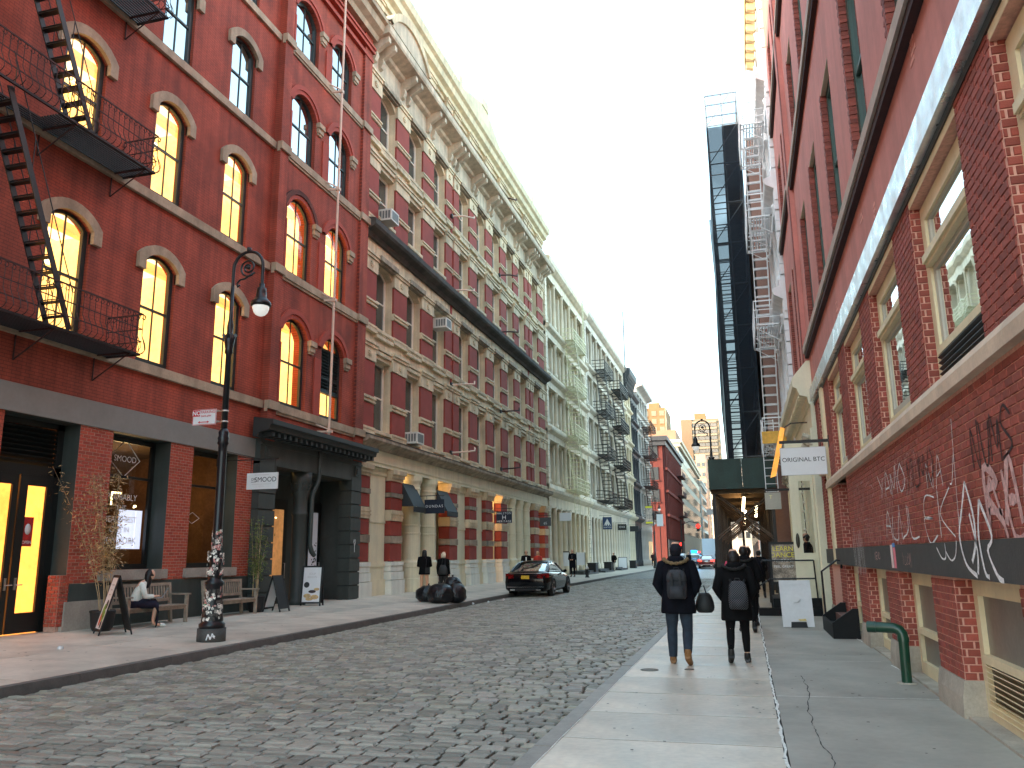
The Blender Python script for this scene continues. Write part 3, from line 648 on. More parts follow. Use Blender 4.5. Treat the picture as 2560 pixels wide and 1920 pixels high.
# ---- dark iron shopfront of the bay
m_ = MB(); FB_.profile(m_, 20.85, 28.15, [(0, 5.18), (.15, 5.18), (.2, 5.3), (.55, 5.36), (.58, 5.5), (.66, 5.52), (.66, 5.66), (0, 5.76)]); m_.build("shop_cornice", DGREY, A)
for k in range(22):
    m_ = MB(); yy = 21.1+k*0.325; FB_.box(m_, yy, yy+.14, 5.2, 5.34, .1, .5); m_.build("dentil", DGREY, A)
m_ = MB(); FB_.box(m_, 21.2, 27.95, 4.42, 5.18, -.4, .06); FB_.box(m_, 21.2, 27.95, 5.0, 5.06, .06, .1); m_.build("shop_entablature", GREYPAINT, A)
for (a, b_2) in ((21.2, 22.1), (27.15, 27.95)):
    m_ = MB(); FB_.box(m_, a+.02, b_2-.02, .1, 4.42, -.4, .02); m_.build("shop_pier", DGREY, A)
    zz = .2; k = 0
    while zz < 4.3:
        q = MB(); FB_.box(q, a, b_2, zz+.02, zz+.46, -.42, .075); q.build("quoin_block", GREYPAINT, A); zz += .48; k += 1
    q = MB(); FB_.box(q, a+.25, b_2-.25, 4.6, 4.95, .06, .1); FB_.box(q, a+.33, b_2-.33, 4.68, 4.87, .1, .13); q.build("pier_panel", GREYPAINT, A)
m_ = MB(); m_.lathe([(.30, .15), (.30, .35), (.24, .4), (.24, 3.0), (.27, 3.04), (.27, 3.1), (.24, 3.14), (.23, 3.6), (.30, 3.75), (.26, 3.85), (.34, 4.1), (.36, 4.42)], (XL-.12, 24.2, 0), 18); m_.build("column", GREYPAINT, A)
# acanthus-like leaves on capital
for k in range(8):
    w_ = 2*pi*k/8; q = MB(); q.obox((XL-.12+.30*cos(w_), 24.2+.30*sin(w_), 3.95), (.06, .09, .22), Matrix.Rotation(w_, 3, 'Z') @ Matrix.Rotation(radians(18), 3, 'Y')); q.build("capital_leaf", GREYPAINT, A)
# recessed doors behind the column
b = MB(); xb = XL-1.1
b.face([(xb,21.9,.1),(xb,27.5,.1),(xb,27.5,4.6),(xb,21.9,4.6)]); b.face([(xb,27.3,.1),(XL,27.3,.1),(XL,27.3,4.6),(xb,27.3,4.6)]); b.face([(xb,21.95,.1),(XL,21.95,.1),(XL,21.95,4.6),(xb,21.95,4.6)]); b.face([(xb,21.9,4.42),(XL-.3,21.9,4.42),(XL-.3,27.5,4.42),(xb,27.5,4.42)]); b.build("porch", GREYPAINT, A)
DOORG = mat("frosted_door_glass", (0.50, 0.53, 0.58), 0.5, 0.05, 1, emit=0.03); DOORW = mat("amber_door_glass", (0.65, 0.30, 0.10), 0.5, 0.3, 0.8, emit=0.06)  # faint glow put into both door panes, which are no lamps
for i, (ya, yb, gm) in enumerate(((24.0, 24.95, DOORW), (26.45, 27.28, DOORG))):
    b = MB(); b.box(xb-.02, xb+.06, ya-.25, yb+.02, .2, 3.6); dl = b.build("door", STOREFRAME, A)
    q = MB(); q.box(xb+.062, xb+.07, ya, yb-.22, .55, 3.26); q.build("pane", gm, dl)
    q = MB(); q.tube([(xb+.07, yb-.12, 1.0), (xb+.12, yb-.12, 1.0), (xb+.12, yb-.12, 1.5), (xb+.07, yb-.12, 1.5)], .012, 6); q.build("door_handle", mat("door_steel_%d" % i, (.4,.4,.4), .3, 0, metal=.9), dl)
q = MB(); q.bar((xb+.075, 24.2, 2.98), (xb+.075, 24.26, 2.98), .03); q.build("porch_lamp", BULB, A)
q = MB()
for k in range(26): q.obox((xb+.073, 26.85+random.gauss(0,.1), 1.75+random.gauss(0,.28)), (.002, .05, .05), Matrix.Rotation(random.random()*3, 3, 'X'))
q.build("door_print", BLACK, A, kind="stuff")
q = MB(); q.tube([(XL+.24, 27.5, 2.08), (XL+.24, 27.5, 1.85)], .010, 5); q.tube([(XL+.24, 27.5, 2.08), (XL+.24, 27.42, 2.24), (XL+.24, 27.46, 2.3), (XL+.24, 27.5, 2.22), (XL+.24, 27.55, 2.3), (XL+.24, 27.58, 2.24), (XL+.24, 27.5, 2.08)], .010, 5); q.build("graffiti_heart", LETTER, A)
# white conduit pole down the facade
PO = thing("facade_pipe", "tall thin pale pipe running down the red facade between the paired arches", "pipe", (XL+.38, 24.72, 5.7))
q = MB(); q.tube([(XL+.62, 24.74, 26.5), (XL+.62, 24.74, 22.9), (XL+.55, 24.72, 5.75)], .045, 8); q.build("pole", PIPEWHITE, PO)
for zz in (18.6, 14.7, 10.5, 5.85):
    q = MB(); q.bar((XL+.16, 24.62, zz), (XL+.60, 24.73, zz), .05, .06); q.bar((XL+.16, 24.4, zz+.25), (XL+.60, 24.7, zz+.05), .04, .04); q.box(XL+.5, XL+.66, 24.65, 24.8, zz-.05, zz+.05); q.build("bracket", PIPEWHITE, PO)
DP = thing("downpipe", "dark grey drainpipe bent round the shopfront column below the cornice", "pipe", (XL, 24.5, 1.8))
q = MB(); q.tube([(XL+.26, 24.72, 5.2), (XL+.26, 24.70, 4.3), (XL+.24, 24.62, 4.05), (XL+.20, 24.45, 3.8), (XL+.18, 24.42, 3.6), (XL+.18, 24.40, 2.0)], .07, 10); q.build("pipe", GREYPAINT, DP)
q = MB(); q.tube([(XL+.18, 24.40, 2.05), (XL+.22, 24.46, 1.85), (XL+.28, 24.55, 1.72)], [.08, .08, .07], 10); q.build("spout", GREYPAINT, DP)
# ---- fire escape on the red building
FE = thing("fire_escape", "rusty black iron fire escape with curled railings on the red brick building", "fire escape", (XL, 13, 6.2))
def fe_platform(par, y0, y1, z, m, mr, side=1, X=XL, dep=1.0, rail=0.92, curly=True, slat=0.06, hole=None, post=0.16, fat=1.0):
    sx = lambda d: X+side*d
    p = MB(); p.box(sx(0.02), sx(dep), y0, y0+.05, z-.05, z); p.box(sx(.02), sx(dep), y1-.05, y1, z-.05, z); p.box(sx(dep-.05), sx(dep), y0, y1, z-.05, z); p.box(sx(.02), sx(.07), y0, y1, z-.05, z); pl_ = p.build("platform", m, par)
    k = 0; d = .11
    while d < dep-.08:
        s_ = MB(); ya, yb = y0+.05, y1-.05
        if hole and d > hole[2]: s_.box(sx(d), sx(d+.035), ya, hole[0], z-.03, z); s_.build("platform_slat", m, pl_); s_ = MB(); s_.box(sx(d), sx(d+.035*fat), hole[1], yb, z-.03, z)
        else: s_.box(sx(d), sx(d+.035*fat), ya, yb, z-.03, z)
        s_.build("platform_slat", m, pl_); d += slat
    r_ = MB(); r2_ = MB()
    for hh in (rail, rail*.62, rail*.30):
        t = (.02 if hh == rail else .014)*fat
        r_.bar((sx(dep), y0, z+hh), (sx(dep), y1, z+hh), t, t*1.6); r_.bar((sx(.02), y1, z+hh), (sx(dep), y1, z+hh), t, t*1.6); r_.bar((sx(.02), y0, z+hh), (sx(dep), y0, z+hh), t, t*1.6)
    r_.build("railing", mr, par)
    n = int((y1-y0)/post); 
    for (a, b, dirv) in (((sx(dep), y0), (sx(dep), y1), (side, 0)), ((sx(.02), y1), (sx(dep), y1), (0, 1))):
        L = math.hypot(b[0]-a[0], b[1]-a[1]); n = max(2, int(L/post))
        for k in range(n+1):
            t = k/n; px, py = a[0]+(b[0]-a[0])*t, a[1]+(b[1]-a[1])*t; ox, oy = dirv; tx, ty = (b[0]-a[0])/L, (b[1]-a[1])/L
            if curly:
                r2_.tube([(px, py, z+rail-.02), (px, py, z+rail*.45), (px+ox*.10, py+oy*.10, z+rail*.22), (px+ox*.12, py+oy*.12, z+rail*.10), (px+ox*.06, py+oy*.06, z+.02), (px, py, z)], .011, 4, sm=False)
                r2_.tube([(px+tx*(.02+.05*sin(w_)), py+ty*(.02+.05*sin(w_)), z+rail-.07+.05*cos(w_)) for w_ in [0, .9, 1.8, 2.7, 3.6, 4.5]], .010, 4, sm=False, cap=False)
            else: r2_.bar((px, py, z), (px, py, z+rail), .014*fat)
    r2_.build("balusters", mr, par, kind="stuff")
    for yy in (y0+.35, (y0+y1)/2, y1-.3):
        k_ = MB(); k_.bar((sx(.02), yy, z-.03), (sx(dep), yy, z-.04), .03, .05); k_.bar((sx(.02), yy, z-.62), (sx(dep*.95), yy, z-.06), .022*fat, .022*fat); k_.bar((sx(.02), yy, z-.62), (sx(.02), yy, z-.03), .022); k_.build("bracket", mr, par)
    return pl_
def fe_stair(par, p0, p1, wd, m, n, axis='x', rail=True, fat=1.0):
    """inclined ladder from p0 (bottom) to p1 (top); width along x"""
    a, b = Vector(p0), Vector(p1); s_ = Vector((wd/2, 0, 0)) if axis == 'x' else Vector((0, wd/2, 0)); q = MB()
    for sg in (-1, 1): q.bar(a+s_*sg, b+s_*sg, .022*fat, .13, up=(0,0,1))
    st_ = q.build("stringer", m, par)
    for k in range(1, n):
        c = a+(b-a)*(k/n); d = Vector((b.x-a.x, b.y-a.y, 0)).normalized() if axis == 'x' else Vector((b.x-a.x, b.y-a.y, 0)).normalized()
        t = MB(); t.bar(c-s_, c+s_, .13, .022*fat, up=(0,0,1)); t.bar(c-s_+d*.05+Vector((0,0,.04)), c+s_+d*.05+Vector((0,0,.04)), .03, .015); t.build("tread", m, st_)
    if rail:
        h = MB()
        for sg in (-1, 1):
            h.tube([a+s_*sg+Vector((0,0,.8)), b+s_*sg+Vector((0,0,.75))], .012*fat, 5)
            for t in (.05, .35, .65, .95): h.bar(a+(b-a)*t+s_*sg, a+(b-a)*t+s_*sg+Vector((0,0,.78)), .014)
        h.build("handrail", m, par)
for z in (6.22, 10.66, 14.82): fe_platform(FE, 10.2, 15.0, z, IRON, IRON_R, hole=(10.7, 12.2, .42) if z > 7 else None, slat=.07)
fe_stair(FE, (XL+.62, 13.05, 6.26), (XL+.62, 11.05, 10.6), .52, IRON, 16); fe_stair(FE, (XL+.62, 13.1, 10.7), (XL+.62, 11.0, 14.8), .52, IRON, 15); fe_stair(FE, (XL+.62, 13.1, 14.9), (XL+.62, 11.0, 18.9), .52, IRON, 15)
# ================================================================= left: banded red and cream building
BB = thing("banded_brick_building", "red and cream banded building with dark stone cornices and tall sash windows", "building", (XL, 43, 0))
YB0, YB1 = 28.0, 59.2
wy = [29.2, 32.35, 35.55, 39.35, 42.4, 45.45, 48.5, 51.55, 55.25]; WW = 1.68
ends = [YB0] + [y+WW for y in wy]; starts = wy + [YB1]
piers = list(zip(ends, starts))
floors = [(6.62, 9.55, 0.0), (10.78, 13.25, 0.30), (15.6, 17.85, 0.0), (18.92, 21.2, 0.32), (24.05, 25.5, 0.0)]
bops = [(y, y+WW, zb, zs, r) for y in wy for zb, zs, r in floors]
w = MB(); FL.wall(w, YB0, YB1, 5.2, 26.2, bops, 0.42)
w.face([(XL,YB0,26.9),(XL,YB1,26.9),(XL-14,YB1,26.9),(XL-14,YB0,26.9)]); w.face([(XL,YB0,0),(XL-14,YB0,0),(XL-14,YB0,26.9),(XL,YB0,26.9)]); w.face([(XL,YB1,0),(XL-14,YB1,0),(XL-14,YB1,26.9),(XL,YB1,26.9)]); w.box(XL-1.6, XL-1.55, YB0, YB1, .2, 26)
w.build("wall", CREAM_STONE, BB)
CURT = mat("pale_blind", (0.35, 0.36, 0.36), 0.9, 0.15, 1.5)
for (y0, y1, zb, zs, r) in bops:
    window(BB, FL, y0, y1, zb, zs, r, fw_=0.11, fm=FRAMEWHITE, dep=0.30, glassm=GLASS_M, mull=0)
# pier: red panels between cream bands, storey by storey
def prof_box(mb, y0, y1, z0, z1, d): FL.box(mb, y0, y1, z0, z1, 0, d)
def pier_storey(y0, y1, z0, z1, top, cap=True, ext=0.0):
    w2 = y1-y0; zt = z1; m1 = z0+(z1-z0)*0.42
    for (a, b) in ((z0+.28, m1-.02), (m1+.30, zt-.02)):
        q = MB(); FL.box(q, y0+.03, y1-.03, a, b, 0, .085)
        q.build("brick_panel", RED_B, BB)
    q = MB(); FL.box(q, y0-.0, y1+.0, z0, z0+.28, 0, .15); FL.box(q, y0+.01, y1-.01, z0+.18, z0+.24, .15, .17); q.build("pier_base", CREAM_STONE, BB)
    q = MB(); FL.box(q, y0-.02, y1+.02, m1, m1+.28, 0, .12); FL.box(q, y0-.04, y1+.04, m1+.16, m1+.23, .12, .17); FL.box(q, y0-.03, y1+.03, m1+.02, m1+.07, .12, .15); q.build("belt_stone", CREAM_STONE, BB)
    q = MB(); FL.box(q, y0-.02, y1+.02, zt, top-.22, 0, .13)
    FL.box(q, y0-.05, y1+.05, top-.22, top-.10, 0, .19); FL.box(q, y0-.08, y1+.08, top-.10, top, 0, .24); cp = q.build("pier_cap", CREAM_STONE, BB)
    if cap:
        q = MB(); yc, zc = (y0+y1)/2, (zt+top-.22)/2
        for k in range(8):
            w_ = pi*k/4; q.obox(FL.p(yc+.10*cos(w_), zc+.10*sin(w_), .15), (.05, .09, .05), Matrix.Rotation(w_, 3, 'X'))
        q.obox(FL.p(yc, zc, .16), (.06, .09, .09)); q.build("rosette", CREAM_STONE, cp)
levels = [(6.36, 9.3, 10.05), (10.5, 13.0, 13.75), (15.1, 17.5, 18.15), (18.6, 21.0, 21.85), (23.95, 25.2, 25.7)]
for i, (a, b) in enumerate(piers):
    if i == len(piers)-1: b = YB1-.4
    segs = [(a, b)]
    if b-a > 1.9: segs = [(a, (a+b)/2-.14), ((a+b)/2+.14, b)]
    for (u, v_) in segs:
        for li, (z0, z1, tp) in enumerate(levels): pier_storey(u, v_, z0, z1, tp, cap=li < 2 or li == 3)
    if b-a > 1.9:
        q = MB(); FL.box(q, (a+b)/2-.13, (a+b)/2+.13, 6.4, 25.2, 0, .03); q.build("brick_panel", RED_B, BB)
# spandrels and window heads
for y in wy:
    for (z0, z1) in ((9.62, 10.5), (17.92, 18.6)):
        q = MB(); FL.box(q, y+.02, y+WW-.02, z0+.10, z0+.24, 0, .09); FL.box(q, y+.0, y+WW, z0+.30, z0+.36, 0, .12); FL.box(q, y+.0, y+WW, z1-.12, z1+.02, 0, .13); FL.box(q, y+.02, y+WW-.02, z1+.08, z1+.22, 0, .09); q.build("spandrel_moulding", CREAM_STONE, BB, kind="stuff")
    q = MB(); FL.box(q, y-.05, y+WW+.05, 13.62, 13.82, 0, .30); FL.box(q, y, y+WW, 13.55, 13.62, 0, .2); q.build("window_head", GREY_STONE, BB)
    q = MB(); FL.box(q, y-.02, y+WW+.02, 13.83, 14.38, 0, .02); q.build("frieze_panel", CREAM_STONE, BB)
    q = MB(); FL.box(q, y-.06, y+WW+.06, 21.62, 21.78, 0, .26); FL.box(q, y, y+WW, 21.55, 21.62, 0, .16); q.build("window_head", GREY_STONE, BB)
    for zb, _, _ in floors:
        q = MB(); FL.box(q, y-.03, y+WW+.03, zb-.14, zb-.005, -.3, .12); q.build("window_sill", CREAM_STONE, BB)
# cornices
BIGC = mat("pale_grey_stone", (0.44, 0.39, 0.315), 0.85, 0.15, 2.0, bump=0.2, dirt=0.3, streak=0.25)
def cornice(parent, fb, y0, y1, prof, m, nm="cornice"):
    q = MB(); fb.profile(q, y0, y1, prof); return q.build(nm, m, parent)
cornice(BB, FL, YB0-.02, YB1, [(0, 5.84), (.12, 5.84), (.2, 5.95), (.42, 6.02), (.50, 6.10), (.50, 6.22), (.30, 6.30), (.2, 6.36), (0, 6.36)], GREY_STONE)
cornice(BB, FL, YB0-.02, YB1, [(.2, 6.222), (.515, 6.222), (.515, 6.255), (.28, 6.33)], DARK_STONE, "cornice_edge")
cornice(BB, FL, YB0-.02, YB1, [(0, 14.4), (.14, 14.4), (.22, 14.55), (.48, 14.66), (.55, 14.76), (.55, 14.98), (.2, 15.06), (0, 15.09)], DARK_STONE)
cornice(BB, FL, YB0-.02, YB1, [(0, 21.9), (.1, 21.9), (.14, 22.05), (.1, 22.1), (.1, 22.9), (.3, 22.98), (.36, 23.1), (.95, 23.25), (1.0, 23.34), (1.0, 23.60), (.1, 23.9), (0, 23.92)], BIGC)
cornice(BB, FL, YB0-.02, YB1, [(0, 25.72), (.14, 25.72), (.18, 25.95), (.40, 26.05), (.46, 26.35), (.62, 26.45), (.68, 26.85), (.2, 26.98), (0, 26.98)], CREAM_TOP, "top_cornice")
for i, (a, b) in enumerate(piers):
    if i == len(piers)-1: b = YB1-.3
    segs = [(a+b)/2-.32, (a+b)/2+.32] if b-a < 1.9 else [(a+b)/2-.7, (a+b)/2-.1, (a+b)/2+.5]
    for yy in segs:
        q = MB(); FL.profile(q, yy-.12, yy+.12, [(.10, 22.15), (.24, 22.22), (.34, 22.45), (.30, 22.62), (.50, 22.75), (.86, 22.95), (.86, 23.18), (.10, 23.2)]); q.build("bracket", BIGC, BB)
for (a, b) in ((28.0, 32.5), (36.6, 40.0), (53.0, 57.0)):
    # curved pediments standing on the great cornice
    if a > 30: continue
    pts = outline(a, b, 23.7, 23.75, 1.15, 16); q = MB(); FL.poly(q, pts, 0.3, .98); q.build("pediment", BIGC, BB)
    o1 = outline(a-.05, b+.05, 23.7, 23.8, 1.28, 16)[2:]; o2 = outline(a+.2, b-.2, 23.7, 23.72, 0.98, 16)[2:]; q = MB()
    for k in range(16):
        q.face([FL.p(*o1[k], 1.08), FL.p(*o1[k+1], 1.08), FL.p(*o2[k+1], 1.08), FL.p(*o2[k], 1.08)]); q.face([FL.p(*o1[k], 1.08), FL.p(*o1[k+1], 1.08), FL.p(*o1[k+1], .3), FL.p(*o1[k], .3)]); q.face([FL.p(*o2[k], 1.08), FL.p(*o2[k+1], 1.08), FL.p(*o2[k+1], .95), FL.p(*o2[k], .95)])
    q.build("pediment_moulding", CREAM_STONE, BB)
# gable and blocking pieces on the roof line
q = MB(); FL.poly(q, [(38.6, 26.95), (46.6, 26.95), (46.4, 27.15), (43.6, 28.25), (42.4, 28.3), (38.8, 27.2)], .0, .45); q.build("gable", CREAM_TOP, BB)
q = MB(); FL.box(q, 42.4, 43.6, 28.2, 28.75, -.1, .5); q.build("gable_block", CREAM_TOP, BB)
for yy in (38.2, 54.1, 56.8): q = MB(); FL.box(q, yy-.25, yy+.25, 26.9, 27.5, .1, .6); q.build("parapet_block", CREAM_TOP, BB)
# ---- ground floor
q = MB(); FL.box(q, YB0, YB1, 5.2, 5.84, -.6, .04); FL.box(q, YB0, YB1, 5.34, 5.40, .04, .08); FL.box(q, YB0, YB1, 5.18, 5.26, .04, .10); q.build("shop_entablature", CREAMPAINT, BB)
def gpier(y0, y1):
    zs = [(1.5, 2.2, RED_B), (2.22, 2.5, GREY_STONE), (2.52, 3.1, RED_B), (3.12, 3.55, CREAM_STONE), (3.57, 4.05, RED_B), (4.07, 4.25, GREY_STONE), (4.27, 4.72, RED_B)]
    for a, b, m_ in zs:
        q = MB(); FL.box(q, y0+(.02 if m_ is RED_B else 0), y1-(.02 if m_ is RED_B else 0), a, b, -.5, .06 if m_ is RED_B else .10)
        if m_ is CREAM_STONE: FL.box(q, y0-.02, y1+.02, a+.12, a+.18, .10, .13); FL.box(q, y0-.02, y1+.02, a+.26, a+.32, .10, .13)
        q.build("brick_panel" if m_ is RED_B else "belt_stone", m_, BB)
    q = MB(); FL.box(q, y0-.01, y1+.01, 4.74, 4.86, -.5, .10); FL.box(q, y0-.04, y1+.04, 4.86, 5.0, -.5, .16); FL.box(q, y0-.07, y1+.07, 5.0, 5.18, -.5, .22); q.build("pier_cap", CREAM_STONE, BB)
    q = MB(); FL.box(q, y0-.07, y1+.07, .1, .75, -.5, .20); FL.box(q, y0-.04, y1+.04, .77, 1.08, -.5, .16); FL.box(q, y0-.02, y1+.02, 1.10, 1.30, -.5, .12); FL.box(q, y0-.04, y1+.04, 1.32, 1.48, -.5, .15); q.build("pier_base", WHITEPAINT, BB)
def gcol(yc, r=.30):
    q = MB(); q.lathe([(r*1.28, .1), (r*1.28, .75), (r*1.2, .78), (r*1.2, 1.2), (r*1.25, 1.22), (r*1.25, 1.42), (r*1.05, 1.5), (r*1.0, 1.55), (r*1.0, 2.62), (r*1.05, 2.63), (r*1.05, 2.70), (r*.98, 2.71), (r*.98, 2.97), (r*1.04, 2.98), (r*1.04, 3.04), (r*.96, 3.05), (r*.92, 4.56), (r*1.02, 4.57), (r*1.02, 4.63), (r*.93, 4.65), (r*.98, 4.8), (r*1.16, 4.95), (r*1.2, 5.18)], (XL-.2, yc, 0), 26, sm=False)
    q.build("column", CREAMPAINT, BB)
for (a, b) in ((28.05, 29.05), (31.0, 32.2), (38.0, 39.2), (41.0, 42.3), (43.9, 45.3), (46.9, 48.3), (54.9, 56.3), (58.0, 59.1)): gpier(a, b)
for yc, r_ in ((33.85, .40), (35.75, .40), (49.9, .33), (51.7, .33), (53.5, .33)): gcol(yc, r_)
for (a, b) in ((29.5, 30.9), (39.45, 40.9), (42.5, 43.8), (48.5, 49.2)):
    q = MB(); FL.box(q, a, b, .1, 5.18, -.6, -.14); FL.box(q, a-.03, b+.03, .1, .8, -.14, -.08); FL.box(q, a-.02, b+.02, 1.3, 1.45, -.14, -.10); FL.box(q, a-.02, b+.02, 3.0, 3.1, -.14, -.11); FL.box(q, a-.02, b+.02, 4.9, 5.18, -.14, -.08); q.build('flat_pilaster', CREAMPAINT, BB)
SHOPIN = mat("shop_interior_cream", (0.58, 0.48, 0.33), 0.7, 0.08, 1); SHOPLIT = mat("shop_warm_lit", (1.0, 0.60, 0.22), 0.7, 0.15, 1, emit=0.12)
q = MB(); q.face([(XL-1.1,YB0,.1),(XL-1.1,YB1,.1),(XL-1.1,YB1,5.2),(XL-1.1,YB0,5.2)]); q.face([(XL-1.1,YB0,5.19),(XL-.4,YB0,5.19),(XL-.4,YB1,5.19),(XL-1.1,YB1,5.19)]); q.build("shop_back", SHOPIN, BB)
for (a, b, lit) in ((29.3, 30.9, 0), (32.5, 33.5, 0), (34.7, 35.4, 0), (36.6, 37.7, 0), (39.5, 40.8, 0), (42.6, 43.8, 1), (45.5, 46.7, 1), (48.6, 49.4, 0), (50.4, 51.2, 0), (52.2, 53.0, 0), (56.5, 57.8, 1)):
    f = window(BB, FL, a, b, .9 if not lit else .3, 4.9, 0, fw_=.14, fm=CREAMPAINT, dep=.75, glassm=GLASS_D if not lit else SHOPLIT, mull=0, rail=False, transom=3.0, name="shop_window")
for yy in (30.95, 40.85, 43.8, 46.75, 33.6, 36.7):   # cream return walls of the recessed bays
    q = MB(); q.box(XL-1.1, XL-.35, yy, yy+.14, .1, 5.2); q.box(XL-.38, XL-.33, yy-.02, yy+.16, 3.0, 3.1); q.build("return_wall", CREAMPAINT, BB)
LMP = [(37.3, 4.1), (44.9, 4.2)]
for k, (yy, zz) in enumerate(((37.0, 4.6), (45.9, 4.7), (43.3, 4.7), (33.1, 4.6))):
    q = MB(); q.lathe([(.03, 0), (.09, .02), (.09, .05), (.02, .07)], (XL-.7, yy, zz+.45), 10); o = q.build("soffit_lamp", BULB, BB)
    ld = bpy.data.lights.new("shop_light", 'POINT'); ld.energy = (2, 6, 4.5, 1)[k]; ld.color = (1, .62, .25); ld.shadow_soft_size = .1; lo = bpy.data.objects.new("shop_light", ld); COL.objects.link(lo); lo.location = (XL-.6, yy, zz+.25)
# awnings
NAVY = mat("dark_awning_cloth", (0.03, 0.038, 0.042), 0.7, 0.1)
for (a, b) in ((32.3, 33.7), (36.4, 37.9)):
    t_ = thing("window_awning", "small dark wedge awning %s column on the cream shopfront" % ("left of the first round" if a < 33 else "right of the second round"), "awning", (XL, a, 4), group="dark awnings on the cream shopfront")
    q = MB(); q.mesh([FL.p(a, 4.75, 0), FL.p(b, 4.75, 0), FL.p(b, 3.75, .55), FL.p(a, 3.75, .55), FL.p(a, 3.75, 0), FL.p(b, 3.75, 0)], [(0,1,2,3), (0,3,4), (1,5,2)]); q.build("cover", NAVY, t_)
    q = MB(); FL.box(q, a, b, 3.52, 3.745, .535, .55); q.build("valance", NAVY, t_)
# air conditioners
ac_at = [(29.35, 15.45, .78, "beneath the fourth floor window nearest the red brick building"), (36.0, 12.6, .72, "high in a third floor window"), (32.45, 6.45, .8, "just above the lowest stone cornice")]
for (yy, zz, ww, txt) in ac_at:
    t_ = thing("air_conditioner", "grey window air conditioner "+txt, "air conditioner", (XL, yy, zz), group="air conditioners in the banded building")
    q = MB(); FL.box(q, yy, yy+ww, zz, zz+.5, -.2, .6); q.build("casing", AC_MAT, t_)
    q = MB(); FL.box(q, yy+.08, yy+ww-.08, zz+.07, zz+.43, .6, .605); q.build("grille", AC_D, t_)
    for k in range(4): q = MB(); q.box(XL+.06+k*.13, XL+.15+k*.13, yy-.004, yy, zz+.08, zz+.42); q.build("side_vent", AC_D, t_)
# flag pole stubs on the double piers
for yy, fl in ((39.2, ((19.3, "fifth"), (15.2, "fourth"), (10.2, "third"), (6.75, "second"))), (48.0, ((24.2, "attic"), (19.0, "fifth"), (15.3, "fourth"), (10.3, "third"), (6.8, "second")))):
    for zz, nm in fl:
        t_ = thing("facade_bracket", "bent pale metal bar on the %s double pier at the %s floor" % ("first" if yy < 45 else "second", nm), "bracket", (XL+.3, yy, zz), group="bent bars on the banded facade")
        q = MB(); q.tube([(XL+.1, yy-1.2, zz-.05), (XL+.75, yy-.9, zz), (XL+1.05, yy-.2, zz+.12), (XL+1.0, yy-.05, zz+.3)], .045, 6); q.build("bar", PIPEWHITE if yy < 45 else IRON_R, t_)
        q = MB(); q.box(XL+.1, XL+.2, yy-1.3, yy-1.1, zz-.15, zz+.05); q.build("foot_plate", IRON, t_)
# ================================================================= right: near red brick building
PINK = mat("pink_red_stucco", (0.42, 0.165, 0.145), 0.75, 0.10, 0.9, bump=0.2, bscale=30, dirt=0.15, streak=0.12)
BRICK_R = mat("brick_right", (0.205, 0.047, 0.034), 0.7, 0.16, 25, bump=0.35, bscale=70, attr=True)
BRICK_RO = mat("brick_right_single", (0.205, 0.047, 0.034), 0.7, 0.16, 25, bump=0.35, bscale=70, orand=0.25)
MORTAR_R = mat("mortar_right", (0.46, 0.27, 0.225), 0.9, 0.2, 20)
TRIM = mat("cream_window_trim", (0.60, 0.52, 0.36), 0.55, 0.07, 3, streak=0.1)
TRIM2 = mat("grey_green_trim", (0.36, 0.37, 0.33), 0.55, 0.07, 3)
SILLST = mat("pale_sill_stone", (0.48, 0.40, 0.32), 0.8, 0.14, 3, bump=0.25, dirt=0.2)
STEELB = mat("flaking_white_steel", (0.86, 0.88, 0.90), 0.32, 0.14, 6, dirt=0.2, rvar=0.12, metal=0.75)
DBAND = mat("dark_stone_band", (0.060, 0.060, 0.058), 0.7, 0.2, 3, bump=0.2)
GREENF = mat("dark_green_window", (0.035, 0.075, 0.060), 0.45, 0.1)
CONC2 = mat("pier_foot_concrete", (0.30, 0.285, 0.25), 0.9, 0.2, 4, bump=0.4, dirt=0.4)
FR = Facade(XR, -1)
RB = thing("graffiti_brick_building", "pink red brick building with cream windows, white steel band and graffiti on its base", "building", (XR, 15, 0))
P0 = [(-3.35, -2.29), (-0.15, 0.91), (3.05, 4.11), (6.25, 7.31), (9.45, 10.51), (12.65, 13.71), (15.85, 16.91), (19.05, 20.11)]
YR1 = 29.7
bricks = []
def bw(y0, y1, z0, z1, d=0.0, start=0): bricks.extend(brickwork(None, (XR-d, y1, z0), (0,-1,0), (0,0,1), (-1,0,0), y1-y0, z1-z0, bl=.198, bh=.0655, j=.0095, dep=.010, start=start))
# backing (mortar) walls
q = MB()
wops = [(b, a2, 3.30, 5.36, 0) for (a, b), (a2, b2) in zip(P0[:-1], P0[1:])]
lops = [(b, a2, 0.01, 1.36, 0) for (a, b), (a2, b2) in zip(P0[:-1], P0[1:])]
FR.wall(q, -3.35, 22.6, -.1, 5.50, [o for o in wops+lops if o[0] < 19] + [(17.45, 19.05, 1.72, 3.10, 0), (20.3, 21.9, 1.72, 5.36, 0)], 0.30)
q.build("brick_backing", MORTAR_R, RB)
bw(3.2, 17.45, 1.715, 3.095)
for (a, b) in P0[2:]:
    bw(a, b, 3.30, 5.48); bw(a, b, .36, 1.36)
    for zz0, zz1 in ((3.30, 5.48), (.36, 1.36)):
        bricks.extend(brickwork(None, (XR+.26, a, zz0), (-1,0,0), (0,0,1), (0,-1,0), .262, zz1-zz0, bl=.14, bh=.0655, j=.0095, dep=.009, start=0))
bw(19.05, 20.3, 1.715, 3.095); bricks.extend(brickwork(None, (XR+.30, 19.05, 1.715), (-1,0,0), (0,0,1), (0,-1,0), .30, 1.38, bl=.15, bh=.0655, j=.0095, dep=.009))
